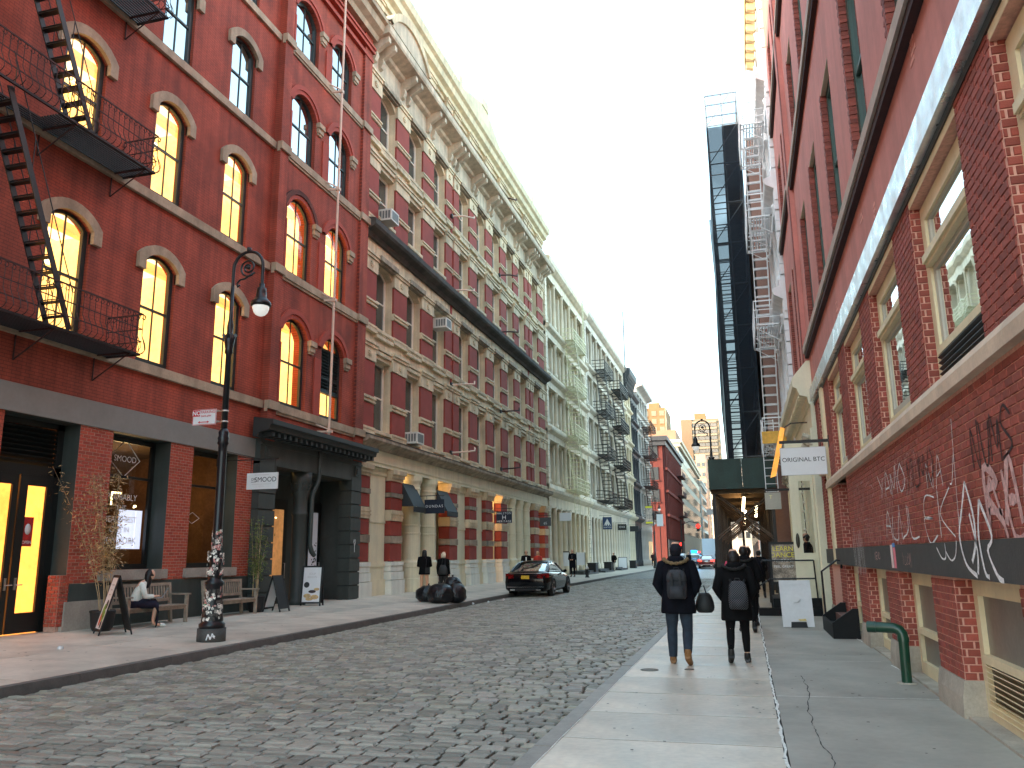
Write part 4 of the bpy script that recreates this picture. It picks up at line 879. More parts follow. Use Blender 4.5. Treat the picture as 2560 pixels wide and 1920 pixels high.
bw(21.9, 22.6, .36, 1.36); bw(21.9, 22.6, 1.72, 5.48); bricks.extend(brickwork(None, (XR+.26, 21.9, 1.72), (-1,0,0), (0,0,1), (0,-1,0), .26, 3.7, bl=.14, bh=.0655, j=.0095, dep=.009))
def bsize(b):
    c = b[0]+b[1]/2+b[2]/2; v = c-Vector((0,0,CAMZ)); dpt = v.dot(fw)
    if dpt < .5: return 0
    px, py = v.dot(cx)/dpt*2039+1280, v.dot(cyd)/dpt*2039+960
    if not (0 < px < 2560 and 0 < py < 1920): return 0
    n_ = b[3].normalized(); return b[1].length*b[2].length*abs(n_.dot(v.normalized()))/dpt**2
bricks.sort(key=lambda b: -bsize(b))
_bm = {}
def brick_obj(b):
    o, U, Vv, N, c = b; key = (round(U.length, 2), round(Vv.length, 3), tuple(round(k) for k in N.normalized()))
    if key not in _bm:
        m_ = MB(); add_brick(m_, Vector((0,0,0)), U, Vv, N.normalized()*.011, None); me = m_.data("brick"); me.materials.append(BRICK_RO); _bm[key] = me
    return ob("brick", _bm[key], RB, o-RB.location)
for b in bricks[:300]: brick_obj(b)
q = MB()
for b in bricks[300:]: add_brick(q, *b)
q.build("brickwork", BRICK_R, RB, kind="stuff")
# stone sill in blocks, dark band, pier feet
y = 3.0
while y < 20.7:
    e = min(y+random.choice((1.5, 2.1, 2.6)), 20.8); q = MB(); FR.profile(q, y+.004, e-.004, [(-.2, 3.10), (.09, 3.10), (.09, 3.22), (0.05, 3.30), (-.2, 3.30)]); q.build("sill_stone", SILLST, RB); y = e
y = 2.5
while y < 22.5:
    e = min(y+2.9, 22.6); q = MB(); FR.box(q, y+.003, e-.003, 1.365, 1.712, -.3, .05); q.build("band_stone", DBAND, RB); y = e
for (a, b) in P0[2:]+[(21.9, 22.6)]:
    q = MB(); FR.profile(q, a-.03, b+.03, [(-.3, -.1), (.06, -.1), (.05, .2), (.02, .36), (-.3, .36)]); q.build("pier_foot", CONC2, RB)
# upper windows of this storey
for i, (a, b, zb, zt, _) in enumerate(wops[2:]):
    f = window(RB, FR, a, b, 3.31, 5.34, 0, fw_=.17, fm=TRIM, dep=.10, glassm=GLASS_SKY, mull=0, rail=False, name="window")
    q = MB(); FR.box(q, a+.17, b-.17, 4.62, 4.78, -.20, -.06); FR.box(q, a+.17, b-.17, 4.66, 4.74, -.06, -.03); q.build("transom_bar", TRIM, f)
    q = MB(); o1 = outline(a+.17, b-.17, 3.48, 4.62, 0); o2 = outline(a+.27, b-.27, 3.58, 4.56, 0); ring(FR, q, o1, o2, -.19, -.13); q.build("lower_sash", TRIM2, f)
    q = MB(); o1 = outline(a+.17, b-.17, 4.78, 5.18, 0); o2 = outline(a+.25, b-.25, 4.83, 5.14, 0); ring(FR, q, o1, o2, -.19, -.13); q.build("upper_sash", TRIM2, f)
    if i == 1:
        for k in range(5):
            s_ = MB(); s_.obox((XR+.10, (a+b)/2, 3.36+k*.06), (.08, b-a-.36, .010), Matrix.Rotation(radians(30), 3, 'Y')); s_.build("louver_slat", mat("louver_black", (.03,.03,.03), .5) if k == 0 else MATS["louver_black"], f)
        s_ = MB(); FR.box(s_, a+.17, b-.17, 3.33, 3.66, -.17, -.16); s_.build("louver_back", BLACK, f); s_ = MB(); FR.box(s_, a+.17, b-.17, 3.64, 3.72, -.16, -.07); s_.build("louver_head", TRIM, f)
# basement windows
for (a_, b_3) in zip(P0[2:-1], P0[3:]):
    q = MB(); FR.box(q, a_[1]+.03, b_3[0]-.03, -.05, .028, -.32, .02); q.build("area_sill", CONC2, RB)
BASEG = mat("basement_glass", (0.13, 0.125, 0.11), 0.35, 0.2, 2)
for i, (a, b, zb, zt, _) in enumerate(lops[2:]):
    if a > 16.95: continue
    f = window(RB, FR, a, b, .03, 1.35, 0, fw_=.16, fm=TRIM, dep=.16, glassm=BASEG, mull=0, rail=False, name="basement_window")
    q = MB(); FR.box(q, a+.16, b-.16, .55, .63, -.24, -.14); q.build("transom_bar", TRIM, f)
    if a < 10:
        for k in range(9):
            s_ = MB(); s_.obox((XR+.17, (a+b)/2, .10+k*.052), (.07, b-a-.34, .008), Matrix.Rotation(radians(28), 3, 'Y')); s_.build("louver_slat", TRIM, f)
q = MB(); FR.box(q, 17.0, 19.0, .0, 1.36, -.34, -.30); q.build("area_panel", CONC2, RB)
q = MB(); FR.box(q, 17.45, 19.05, 1.72, 3.1, -.34, -.29); q.build("alcove_back", BRICK_R, RB)
q = MB(); FR.box(q, 20.3, 20.75, 1.36, 5.48, -.02, .06); FR.box(q, 20.75, 21.9, 3.5, 3.72, -.1, .12); q.build("cream_strip", TRIM, RB)
# graffiti strokes
CHALK = mat("graffiti_white", (0.72, 0.70, 0.70), 0.9, 0.3, 30); CHALKF = mat("graffiti_faded", (0.42, 0.27, 0.27), 0.9, 0.4, 20); INK = mat("graffiti_black", (0.03, 0.012, 0.012), 0.8, 0.3, 10)
def stroke(mb, pts, w, d=.0145):
    """ribbon lying on the brick faces; pts are (y, z)"""
    n = len(pts); prev = None; sm_ = []
    for i in range(n-1):
        p0, p1, p2, p3 = [Vector(pts[max(0, min(n-1, i+k))]) for k in (-1, 0, 1, 2)]
        for t in (0, .25, .5, .75): sm_.append(.5*((2*p1)+(-p0+p2)*t+(2*p0-5*p1+4*p2-p3)*t*t+(-p0+3*p1-3*p2+p3)*t**3))
    sm_.append(Vector(pts[-1]))
    for i, p in enumerate(sm_):
        t = (sm_[min(i+1, len(sm_)-1)]-sm_[max(i-1, 0)]); t = t.normalized() if t.length > 0 else Vector((1, 0)); nn = Vector((-t.y, t.x))*w*.5*random.uniform(.75, 1.2)
        a, b = p+nn, p-nn
        if prev: mb.face([FR.p(prev[0].x, prev[0].y, d), FR.p(prev[1].x, prev[1].y, d), FR.p(b.x, b.y, d), FR.p(a.x, a.y, d)])
        prev = (a, b)
GR = {}
def graf(nm, strokes, w, m, d=.0145):
    q = MB()
    for s_ in strokes: stroke(q, s_, w, d)
    return q.build(nm, m, RB, kind="stuff")
# letters run towards smaller y (left to right as seen from the street)
def letters(y0, z0, w, h, word, sl=0.0):
    shp = {'N': [[(0,0),(.05,1),(.9,0),(1,1)]], 'U': [[(0,1),(.05,.15),(.45,0),(.9,.2),(1,1)]], 'M': [[(0,0),(.1,1),(.5,.3),(.85,1),(1,0)]], 'S': [[(1,.9),(.4,1),(.1,.75),(.8,.35),(.7,.05),(0,.05)]], 'A': [[(0,0),(.5,1),(1,0)],[(.2,.4),(.8,.42)]], 'L': [[(0,1),(.05,0),(1,.02)]], 'O': [[(.5,1),(0,.6),(.4,0),(1,.4),(.5,1)]], 'E': [[(1,.95),(.1,1),(.0,.5),(.7,.5),(0,.5),(.1,0),(1,.05)]], 'R': [[(0,0),(.05,1),(.8,.85),(.1,.5),(1,0)]], 'K': [[(0,0),(.0,1)],[(1,1),(.1,.5),(1,0)]], 'B': [[(0,0),(0,1),(.8,.8),(.1,.52),(.9,.25),(0,0)]], 'I': [[(.5,0),(.5,1)]], 'T': [[(0,1),(1,1)],[(.5,1),(.5,0)]], 'Y': [[(0,1),(.5,.5)],[(1,1),(.4,0)]], 'D': [[(0,0),(0,1),(.9,.6),(.7,.1),(0,0)]], 'G': [[(1,.9),(.2,1),(0,.3),(.5,0),(1,.3),(.6,.4)]], 'Z': [[(0,1),(1,1),(0,0),(1,0)]], 'W': [[(0,1),(.2,0),(.5,.7),(.75,0),(1,1)]]}
    out = []; y = y0
    for ch in word:
        for s_ in shp.get(ch, shp['I']): out.append([(y-px*w*.82+random.uniform(-.05,.05)*w/.4, z0+pz*h*random.uniform(.88,1.15)+sl*(y0-y)+random.uniform(-.03,.03)) for px, pz in s_])
        y -= w
    return out
graf("graffiti_tag", letters(8.10, 2.34, .30, .36, "NUMS"), .030, INK)
graf("graffiti_tag", letters(11.2, 2.37, .40, .36, "MUMO"), .026, INK)
graf("graffiti_tag", letters(16.6, 2.18, .55, .52, "OGZTR"), .016, CHALKF); graf("graffiti_tag", letters(13.5, 2.38, .55, .34, "YAMO"), .024, CHALK)
graf("graffiti_tag", letters(13.2, 1.80, .60, .38, "AUUL"), .026, CHALK); graf("graffiti_tag", letters(10.4, 1.74, .68, .52, "EK"), .022, CHALK)
graf("graffiti_tag", letters(10.07, 2.28, .40, .30, "NA")+[[(8.70,2.88),(8.78,2.5),(8.9,1.8)], [(8.75,2.6),(8.95,2.3),(9.05,2.28)]], .016, CHALK)
graf("graffiti_tag", letters(15.6, 1.76, .5, .34, "MNOWIA"), .014, CHALKF)
graf("graffiti_tag", [[(9.8,1.66),(9.6,1.55),(9.42,1.56),(9.4,1.70)], [(9.4,1.62),(9.2,1.53),(9.0,1.58),(8.9,1.72)]], .020, CHALK, .054)
graf("graffiti_tag", [[(8.33,2.24),(8.55,2.0),(8.75,1.76),(8.62,1.5),(8.28,1.40)], [(8.33,2.24),(8.18,1.95),(8.2,1.7),(8.4,1.52)], [(8.30,1.95),(8.18,1.62),(8.25,1.42)], [(7.93,2.05),(8.08,1.75),(8.02,1.45),(7.9,1.40)], [(7.93,2.05),(7.68,1.74),(7.85,1.62),(7.66,1.42),(7.5,1.38)]], .046, CHALK, .0545)
graf("graffiti_tag", letters(7.84, 1.80, .50, .50, "RAAU"), .085, CHALKF); graf("graffiti_tag", letters(7.9, 1.72, .62, .46, "AUN"), .055, CHALKF, .0150)
graf("graffiti_tag", letters(16.9, 1.24, .28, .75, "NUWMN"), .012, CHALK, .054); graf("graffiti_tag", letters(14.3, 1.5, .14, .12, "NEWD"), .010, CHALKF, .054); graf("graffiti_tag", letters(11.9, 1.45, .12, .14, "FLUOM"), .008, CHALKF, .054)
q = MB()
for (a_, b_3) in zip(P0[2:-1], P0[3:]): FR.box(q, a_[1]+.01, b_3[0]-.01, 5.365, 5.447, -.25, .004)
q.build("window_lintels", TRIM, RB, kind="stuff")
q = MB()
for k in range(9):
    y_, z_ = random.uniform(8.5, 16.5), random.uniform(1.85, 2.7); pts_ = []
    for i in range(random.randint(6, 12)): pts_.append((y_, min(3.02, max(1.75, z_+random.choice((-1, 1))*random.uniform(.05, .2))))); y_ -= random.uniform(.03, .14)
    stroke(q, pts_, random.uniform(.008, .016))
q.build("graffiti_scribbles", CHALKF, RB, kind="stuff")
STK = mat("pink_sticker", (0.55, 0.16, 0.22), 0.6, 0.2, 10); STK2 = mat("blue_sticker", (0.05, 0.2, 0.5), 0.6, 0.2, 10); STW = mat("paper_sticker", (0.6, 0.5, 0.52), 0.6, 0.2, 10)
for (y0, y1, z0, z1, m_) in ((12.62, 12.78, 1.40, 1.72, STW), (12.40, 12.58, 1.40, 1.68, STK), (12.40, 12.60, 1.685, 1.74, STK2)):
    q = MB(); FR.box(q, y0, y1, z0, z1, .051, .054); q.build("sticker", m_, RB)
# steel band over the windows, stucco above, ledges
y = 3.0
q = MB(); FR.box(q, -3.3, 22.7, 5.53, 5.885, -.3, .10); q.build("steel_beam", STEELB, RB)
q = MB(); FR.box(q, -3.3, 22.7, 5.45, 5.528, -.3, .02); q.build("beam_soffit", STOREFRAME, RB)
ups = []
for fl, (zb, zt) in enumerate(((7.24, 10.45), (12.3, 15.1), (17.25, 19.9))):
    for y0 in (-1.3, 1.8, 4.95, 8.05, 11.2, 14.35, 17.5, 20.6, 24.9, 27.3): ups.append((y0, y0+1.35 if y0 < 24 else y0+1.2, zb, zt, 0.0))
q = MB(); FR.wall(q, -3.3, YR1, 5.885, 24.0, ups, .34); q.face([(XR,YR1,0),(XR+12,YR1,0),(XR+12,YR1,24),(XR,YR1,24)]); q.face([(XR,-3.3,24),(XR,YR1,24),(XR+12,YR1,24),(XR+12,-3.3,24)]); q.face([(XR,-3.3,0),(XR+12,-3.3,0),(XR+12,-3.3,24),(XR,-3.3,24)]); q.box(XR+2.0, XR+2.05, -3.3, YR1, 0, 24); q.build("wall", PINK, RB)
jb = MB()
for (a, b, zb, zt, r) in ups:
    if a < 7: continue
    window(RB, FR, a, b, zb, zt, r, fw_=.17, fm=GREENF, dep=.10, glassm=GLASS_M, mull=0)
    q = MB(); FR.box(q, a, b, zt-.03, zt-.004, -.09, -.002); q.build('lintel_soffit', SILLST, RB)
    # toothed brick jamb on the far side of each opening
    z = zb; k = 0
    while z < zt:
        jb.box(XR-.014, XR+.10, b-.006 if k % 2 else b-.02, b+.16 if k % 2 else b+.10, z+.006, z+.066, (random.uniform(.6, 1.1),)*3); z += .073; k += 1
jb.build("jamb_bricks", BRICK_R, RB, kind="stuff")
for z0, z1, yy0, yy1 in ((6.98, 7.16, -3.3, 23.2), (12.02, 12.24, -3.3, 23.9), (12.35, 12.5, 24.3, YR1), (17.0, 17.2, -3.3, YR1)):
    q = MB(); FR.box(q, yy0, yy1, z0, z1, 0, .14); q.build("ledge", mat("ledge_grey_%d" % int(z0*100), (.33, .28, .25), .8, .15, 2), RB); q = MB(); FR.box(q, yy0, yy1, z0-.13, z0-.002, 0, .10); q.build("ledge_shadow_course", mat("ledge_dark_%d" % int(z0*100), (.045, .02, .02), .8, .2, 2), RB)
q = MB(); FR.box(q, 23.3, 24.3, 6.4, 24, 0, .12); q.build("pilaster", PINK, RB)
q = MB(); z = 6.4
while z < 20: q.box(XR-.135, XR-.118, 23.32, 23.62, z+.006, z+.066, (random.uniform(.6, 1.1),)*3); z += .073
q.build("pilaster_bricks", BRICK_R, RB, kind="stuff")
# brick rows showing under the worn stucco
q = MB()
for (yy, zz, n) in ((11.3, 6.05, 4), (16.2, 6.2, 3), (8.3, 6.6, 5), (12.4, 6.5, 2)):
    for k in range(n): q.box(XR-.006, XR+.01, yy+random.uniform(0,.2), yy+.2+random.uniform(0,.1), zz+k*.073, zz+k*.073+.05)
q.build("worn_patch", mat("worn_pink", (.50, .25, .22), .9, .2, 8), RB, kind="stuff")
# ---- cream shopfront with cornice further along, door leaf open
CR = mat("shopfront_cream", (0.62, 0.56, 0.44), 0.5, 0.06, 2, streak=.1)
q = MB(); FR.profile(q, 23.0, YR1+9.5, [(0, 5.55), (.12, 5.55), (.15, 5.75), (.34, 5.82), (.40, 6.0), (.50, 6.05), (.50, 6.28), (.46, 6.34), (.1, 6.75), (0, 6.75)]); q.build("shop_cornice", CR, RB)
k = 0; yy = 23.3
while yy < 38: q = MB(); FR.box(q, yy, yy+.10, 5.78, 5.9, .12, .36); q.build("dentil", CR, RB); yy += .34
q = MB(); FR.box(q, 23.0, YR1+9.5, 4.9, 5.55, -.3, .08); q.build("shop_frieze", CR, RB)
for yy in (23.0, 26.2, 29.4, 32.6, 35.8):
    q = MB(); FR.box(q, yy, yy+.5, 0, 4.9, -.3, .14); FR.box(q, yy-.03, yy+.53, 0, .7, -.3, .18); FR.box(q, yy-.03, yy+.53, 4.3, 4.42, -.3, .2); FR.box(q, yy+.1, yy+.4, 1.0, 4.1, .14, .17); q.build("shop_pilaster", CR, RB)
    for k in range(10):
        s_ = MB(); s_.obox((XR-.18-.05*(k % 3), yy+.06+.09*(k % 5), 4.5+.13*(k//5)+.05*(k % 2)), (.16, .07, .2), Matrix.Rotation(radians(25), 3, 'Y') @ Matrix.Rotation(radians(30*(k % 5-2)), 3, 'X')); s_.build("capital_leaf", mat("capital_stone", (.36, .33, .27), .8, .3, 6) if "capital_stone" not in MATS else MATS["capital_stone"], RB)
q = MB(); q.box(XR+.5, XR+.55, 23.4, 39, 0, 4.9); q.build("shop_back", SHOPIN, RB)
for a in (23.6, 26.8, 30.0, 33.2): window(RB, FR, a, a+2.5, .9, 4.8, 0, fw_=.12, fm=CR, dep=.2, glassm=GLASS_S, mull=0, rail=False, transom=2.9, name="shop_window")
DL = thing("open_door", "cream shop door leaf with long glass pane standing open beside the brick wall", "door", (XR-.06, 23.75, .45))
q = MB(); o1 = [(1.26, .45), (1.98, .45), (1.98, 3.9), (1.26, 3.9)]; o2 = [(1.50, 1.62), (1.80, 1.62), (1.80, 3.55), (1.50, 3.55)]
for d0_, o_ in ((23.70, 0), (23.76, 1)):
    for i in range(4):
        a, b, c, d_ = o1[i], o1[(i+1) % 4], o2[(i+1) % 4], o2[i]; q.face([(a[0], d0_, a[1]), (b[0], d0_, b[1]), (c[0], d0_, c[1]), (d_[0], d0_, d_[1])])
for oo in (o1, o2):
    for i in range(4): a, b = oo[i], oo[(i+1) % 4]; q.face([(a[0], 23.70, a[1]), (b[0], 23.70, b[1]), (b[0], 23.76, b[1]), (a[0], 23.76, a[1])])
q.build("leaf", CR, DL)
q = MB(); q.face([(x, 23.73, z) for x, z in o2]); q.build("pane", GLASS, DL)
q = MB(); q.box(1.42, 1.84, 23.68, 23.70, .75, 1.35); q.box(1.42, 1.84, 23.68, 23.70, 1.42, 1.48); q.build("door_panel", CR, DL)
q = MB(); q.lathe([(.001, 0), (.05, 0), (.05, .012), (.001, .012)], n=16, sc=(1, 4)); me = q.data("plate"); me.transform(Matrix.Rotation(pi/2, 4, 'X')); me.materials.append(mat("oval_brass_plate", (.06, .06, .05), .4, .1, metal=.5)); ob("handle_plate", me, DL, (1.37-XR+.06, -.06, 1.95-.45))
q = MB(); q.box(1.98, 2.10, 23.66, 23.78, .45, 4.6); q.box(1.2, 2.0, 23.68, 23.8, 3.95, 4.6); q.build("door_frame", CR, DL)
# ================================================================= cast iron fronts and far buildings
def castiron(name, label, fb, y0, y1, zf, nb, m, glassm=None, shop=True, roof=None, quoin=None, colr=.17, arch=True, top=None, deep=12, corn=.55):
    """zf: floor levels from the shop cornice up to the roof cornice"""
    T = thing(name, label, "building", (fb.X, (y0+y1)/2, 0)); ztop = zf[-1]; bw_ = (y1-y0-1.4)/nb; ys = [y0+.7+k*bw_ for k in range(nb+1)]
    ops = []
    for a, b in zip(zf[:-1], zf[1:]):
        for k in range(nb): ops.append((ys[k]+.30, ys[k+1]-.30, a+.55, b-1.05, .35 if arch else 0))
    q = MB(); fb.wall(q, y0, y1, zf[0]-.4, ztop, ops, .45, d=-.25); X, sg = fb.X, fb.s
    bx = X-sg*deep; q.face([(X-sg*.25,y0,ztop),(X-sg*.25,y1,ztop),(bx,y1,ztop),(bx,y0,ztop)]); q.face([(X-sg*.25,y0,0),(bx,y0,0),(bx,y0,ztop),(X-sg*.25,y0,ztop)]); q.face([(X-sg*.25,y1,0),(bx,y1,0),(bx,y1,ztop),(X-sg*.25,y1,ztop)]); q.box(X-sg*1.4, X-sg*1.45, y0, y1, 0, ztop)
    q.build("wall", m, T)
    for o in ops: window(T, fb, o[0], o[1], o[2], o[3], o[4], fw_=.08, fm=m, dep=.55, glassm=glassm or GLASS_M, mull=0)
    colm = None
    for a, b in zip(zf[:-1], zf[1:]):
        h = b-a-.75
        prof = [(colr*1.4, .45), (colr*1.4, .7), (colr*1.1, .78), (colr, .9), (colr*.86, h-.35), (colr*1.1, h-.3), (colr*.9, h-.24), (colr*1.35, h-.05), (colr*1.45, h+.05)]
        q = MB(); q.lathe(prof, n=10); me = q.data("column"); me.materials.append(m)
        for k in range(nb+1): ob("column", me, T, Vector((X-sg*.02, ys[k], a))-T.location)
        q = MB(); fb.profile(q, y0, y1, [(-.25, b-.75), (.1, b-.75), (.12, b-.3), (.2, b-.25), (.42, b-.12), (.46, b), (.46, b+.1), (.2, b+.2), (.2, b+.42), (-.25, b+.42)] if b != ztop else [(-.25, b-.8), (.1, b-.8), (.14, b-.2), (.3, b-.1), (corn, b+.15), (corn+.06, b+.5), (.2, b+.62), (-.25, b+.62)]); q.build("floor_cornice", m, T)
    for yq in (quoin if quoin is not None else (y0, y1-.55)):
        z = .2; k = 0
        while z < ztop-.9:
            q = MB(); fb.box(q, yq+(.0 if k % 2 else .05), yq+.55-(.0 if k % 2 else .05), z+.02, z+.40, -.25, .14); q.build("quoin_block", m, T); z += .42; k += 1
    if shop:
        z = zf[0]
        q = MB(); fb.profile(q, y0, y1, [(-.3, z-1.3), (.06, z-1.3), (.08, z-.5), (.3, z-.4), (.55, z-.22), (.6, z-.02), (.25, z+.12), (.2, z+.42), (-.3, z+.42)]); q.build("shop_cornice", m, T)
        q = MB(); n2 = max(3, int((y1-y0)/1.9)); h = z-1.3; q.lathe([(.30, 0), (.30, .7), (.24, .76), (.22, 1.0), (.19, h-.5), (.23, h-.45), (.2, h-.35), (.30, h)], n=12); me = q.data("column"); me.materials.append(m)
        for k in range(n2+1): ob("column", me, T, Vector((X-sg*.1, y0+.8+(y1-y0-1.6)*k/n2, .12))-T.location)
        for k in range(n2):
            a, b = y0+.8+(y1-y0-1.6)*k/n2, y0+.8+(y1-y0-1.6)*(k+1)/n2
            window(T, fb, a+.25, b-.25, .9, z-1.4, 0, fw_=.12, fm=m, dep=.6, glassm=SHOPIN if k % 3 else GLASS_M, mull=0, rail=False, transom=2.6, name="shop_window")
        q = MB(); q.box(X-sg*.75, X-sg*.8, y0, y1, .1, z-.5); q.build("shop_back", m, T)
    return T
LC = castiron("white_iron_building", "white cast iron building with cream fire escape next to the banded building", FL, 59.3, 76.0, [6.5, 11.1, 15.2, 19.2, 24.3], 5, WHITE_IRON)
LD = castiron("pale_iron_building", "long pale grey cast iron building with black fire escapes", FL, 76.2, 103.0, [6.5, 11.2, 15.6, 19.8, 24.8], 8, PALE_IRON)
CRM = mat("cream_brick_far", (0.52, 0.46, 0.34), 0.8, .1, 2); DKF = mat("black_iron_front", (0.045, 0.05, 0.055), .6, .15, 2); BRN = mat("brown_brick_far", (0.20, 0.12, 0.10), .8, .15, 2); GRYF = mat("grey_stone_far", (0.40, 0.40, 0.39), .8, .1, 1.5, dirt=.2)
LE = castiron("cream_narrow_building", "narrow cream building with heavy black roof cornice beyond the black fire escapes", FL, 103.2, 109.5, [6.5, 11.4, 16.0, 20.4, 24.6], 2, CRM, quoin=())
q = MB(); FL.profile(q, 103.0, 109.7, [(.0, 23.3), (.3, 23.4), (1.0, 24.6), (1.05, 25.3), (0, 25.5)]); q.build("roof_cornice", DKF, LE)
for k in range(7): q = MB(); yy = 103.4+k*.95; FL.profile(q, yy, yy+.35, [(.1, 22.4), (.35, 22.6), (.9, 24.4), (.1, 24.5)]); q.build("cornice_bracket", DKF, LE)
LF = castiron("black_iron_building", "narrow black fronted building with fire escape stairs", FL, 109.7, 116.5, [6.5, 11.0, 15.4, 19.6, 23.0], 3, DKF, quoin=())
LG = castiron("grey_stone_building", "grey stone building with red fire escape at the far left corner", FL, 116.7, 130.5, [6.5, 11.0, 15.4, 19.6, 22.0, 25.6], 4, GRYF, quoin=(), corn=1.0)
# far blocks
REDC = mat("red_corner_brick", (0.10, 0.021, 0.016), .8, .1, 1, streak=.1); REDD = mat("dark_red_front", (0.085, 0.016, 0.014), .8, .12, 1); TOWER = mat("tan_tower_brick", (0.20, 0.125, 0.06), .8, .06, .3); TOWG = mat("grey_tower_side", (0.36, 0.31, 0.26), .8, .06, .3); PALEB = mat("pale_far_building", (0.42, 0.40, 0.33), .8, .06, .5); TW = mat("tower_window", (0.22, 0.19, 0.13), .3, .3, .2)
def block(name, label, x0, x1, y0, y1, h, m, south=None, side=None, wm=None, cornm=None, corn=0):
    T = thing(name, label, "building", ((x0+x1)/2, y0, 0)); q = MB(); q.box(x0, x1, y0, y1, -.2, h); q.build("wall", m, T); wm = wm or GLASS_M
    if south:                                   # windows on the face towards the camera
        nx, nz, z0, z1, ww, wh = south; q = MB(); q.box(-ww/2, ww/2, -.12, .05, 0, wh); me = q.data("window"); me.materials.append(wm)
        q = MB(); q.box(-ww/2-.15, ww/2+.15, -.25, .05, -.25, 0); me2 = q.data("sill"); me2.materials.append(m)
        for i in range(nx):
            for k in range(nz):
                o = ob("window", me, T, Vector((x0+(x1-x0)*(i+.5)/nx, y0, z0+(z1-z0)*k/nz))-T.location); ob("window_sill", me2, o)
    if side:                                    # windows on the street side
        sx, ny, nz, z0, z1, ww, wh = side; q = MB(); sgn = 1 if sx > (x0+x1)/2 else -1; q.box(-.05*sgn, .10*sgn, -ww/2, ww/2, 0, wh); me = q.data("window"); me.materials.append(wm)
        for i in range(ny):
            for k in range(nz): ob("window", me, T, Vector((sx, y0+(y1-y0)*(i+.5)/ny, z0+(z1-z0)*k/nz))-T.location)
    if corn:
        q = MB(); q.box(x0-.0, x1+corn, y0-corn, y1, h-.3, h+.5); q.box(x0, x1+corn*.6, y0-corn*.6, y1, h-1.2, h-.3); q.build("roof_cornice", cornm or m, T)
    return T
block("red_corner_building", "bright red brick corner building beyond the crossing with dark roof cornice", -34, XL, 155, 196, 23, REDC, (6, 4, 7.2, 23.5, 1.5, 2.4), None, cornm=DKF, corn=1.1)
rc = bpy.data.objects["red_corner_building"]
q = MB(); q.box(XL, XL+.25, 155.3, 196, 4.5, 22); q.build("street_front", REDD, rc)
for k in range(14): q = MB(); q.box(XL+.25, XL+.6, 156+k*2.85, 156.6+k*2.85, 4.5, 21.8); q.build("front_pilaster", REDC, rc)
for zz in (8.6, 13.0, 17.2): q = MB(); q.box(XL+.25, XL+.75, 155.2, 196, zz, zz+.5); q.build("front_band", REDC, rc); q = MB(); q.box(XL+.6, XL+1.8, 180, 190, zz+1, zz+1.1); q.box(XL+1.75, XL+1.8, 180, 190, zz+1.1, zz+2.0); q.build("balcony", IRON_R, rc)
q = MB(); q.box(XL+.2, XL+.4, 155.1, 196, .2, 4.4); q.build("shop_base", DKF, rc)
block("white_long_building", "long pale cream building along the street past the red corner building", -34, XL, 197, 287, 28, PALEB, None, (XL, 24, 5, 6.5, 28.5, 1.6, 2.8), corn=.9)
block("grey_far_building", "grey windowed building at the far end of the street", -30, XL+.4, 288, 330, 26, GRYF, None, (XL+.4, 10, 5, 6, 26, 2.0, 3.0), corn=.6)
block("tan_back_building", "plain tan building rising behind the red corner building", -24, -15.6, 215, 232, 33.6, mat("tan_back_brick", (.24, .15, .10), .8, .08, .5))
t1 = block("orange_tower", "tan apartment tower glowing orange in low sun behind the left rooftops", -75, -35, 420, 450, 76, TOWER, (10, 11, 30, 76, 2.4, 2.5), (-35, 5, 8, 30, 74, 2, 2), wm=TW)
q = MB(); q.box(-44, -38.5, 424, 436, 76, 79.3); q.lathe([(2.2, 0), (2.4, 2), (.4, 4)], (-48, 428, 76), 12); q.build("roof_house", TOWER, t1)
for k in range(4): q = MB(); q.box(-75+k*10+9.6, -75+k*10+10.2, 419.6, 420, 20, 76); q.build("fin", mat("white_fin_%d" % k, (.3, .24, .17), .7, .05), t1)
t2 = block("pale_tower", "wide pale apartment tower with rows of windows behind the far street lamp", -31.5, -10, 480, 505, 78.5, mat("pale_tower_stone", (.20, .16, .11), .8, .05, .2))
q = MB(); q.box(-3.2/2, 3.2/2, -.3, .05, 0, 1.9); me = q.data("window"); me.materials.append(mat("tower_pane", (.16, .16, .15), .3, .3, .1)); q = MB(); q.box(-25.2, -11.4, 479.4, 480, 0, 1.2); me2 = q.data("balcony_band"); me2.materials.append(mat("pale_balcony", (.26, .23, .17), .7, .05))
for k in range(18):
    for i in range(4): ob("window", me, t2, (-25.2+13.8*(i+.5)/4+20.75, 0, 10+k*3.75))
    ob("balcony_band", me2, t2, (20.75, -480, 12.2+k*3.75))
q = MB(); q.box(-24, -17.5, 484, 496, 78.5, 82.5); q.build("roof_house", TOWER, t2)
q = MB(); q.box(-31.6, -25.4, 479.3, 480, 0, 78.5); q.build("blank_panel", mat("tan_panel", (.19, .14, .09), .8, .05, .2), t2)
block("pale_end_building", "pale hazy building closing the street beyond the traffic lights", -13, 6, 360, 380, 38, mat("hazy_pale", (.42, .40, .36), .8, .06, .2), (6, 6, 8, 36, 1.6, 2.6))
block("brick_stub_building", "small reddish building peeking over the pale cream building", -17, -13.2, 335, 350, 41, mat("stub_brick", (.42, .25, .18), .8, .08, .4), (2, 3, 28, 40, 1.2, 1.6))
block("right_corner_building", "grey brown building on the right corner past the scaffold shed", 2.0, 20, 100, 130, 22, GRYF, (5, 4, 6, 22, 1.5, 2.4), (2.0, 10, 4, 6, 22, 1.5, 2.4))
block("right_far_building", "reddish building on the right beyond the crossing", 2.4, 22, 155, 300, 24, BRN, (5, 5, 4, 23, 1.6, 2.6), (2.4, 30, 5, 4, 23, 1.6, 2.6))
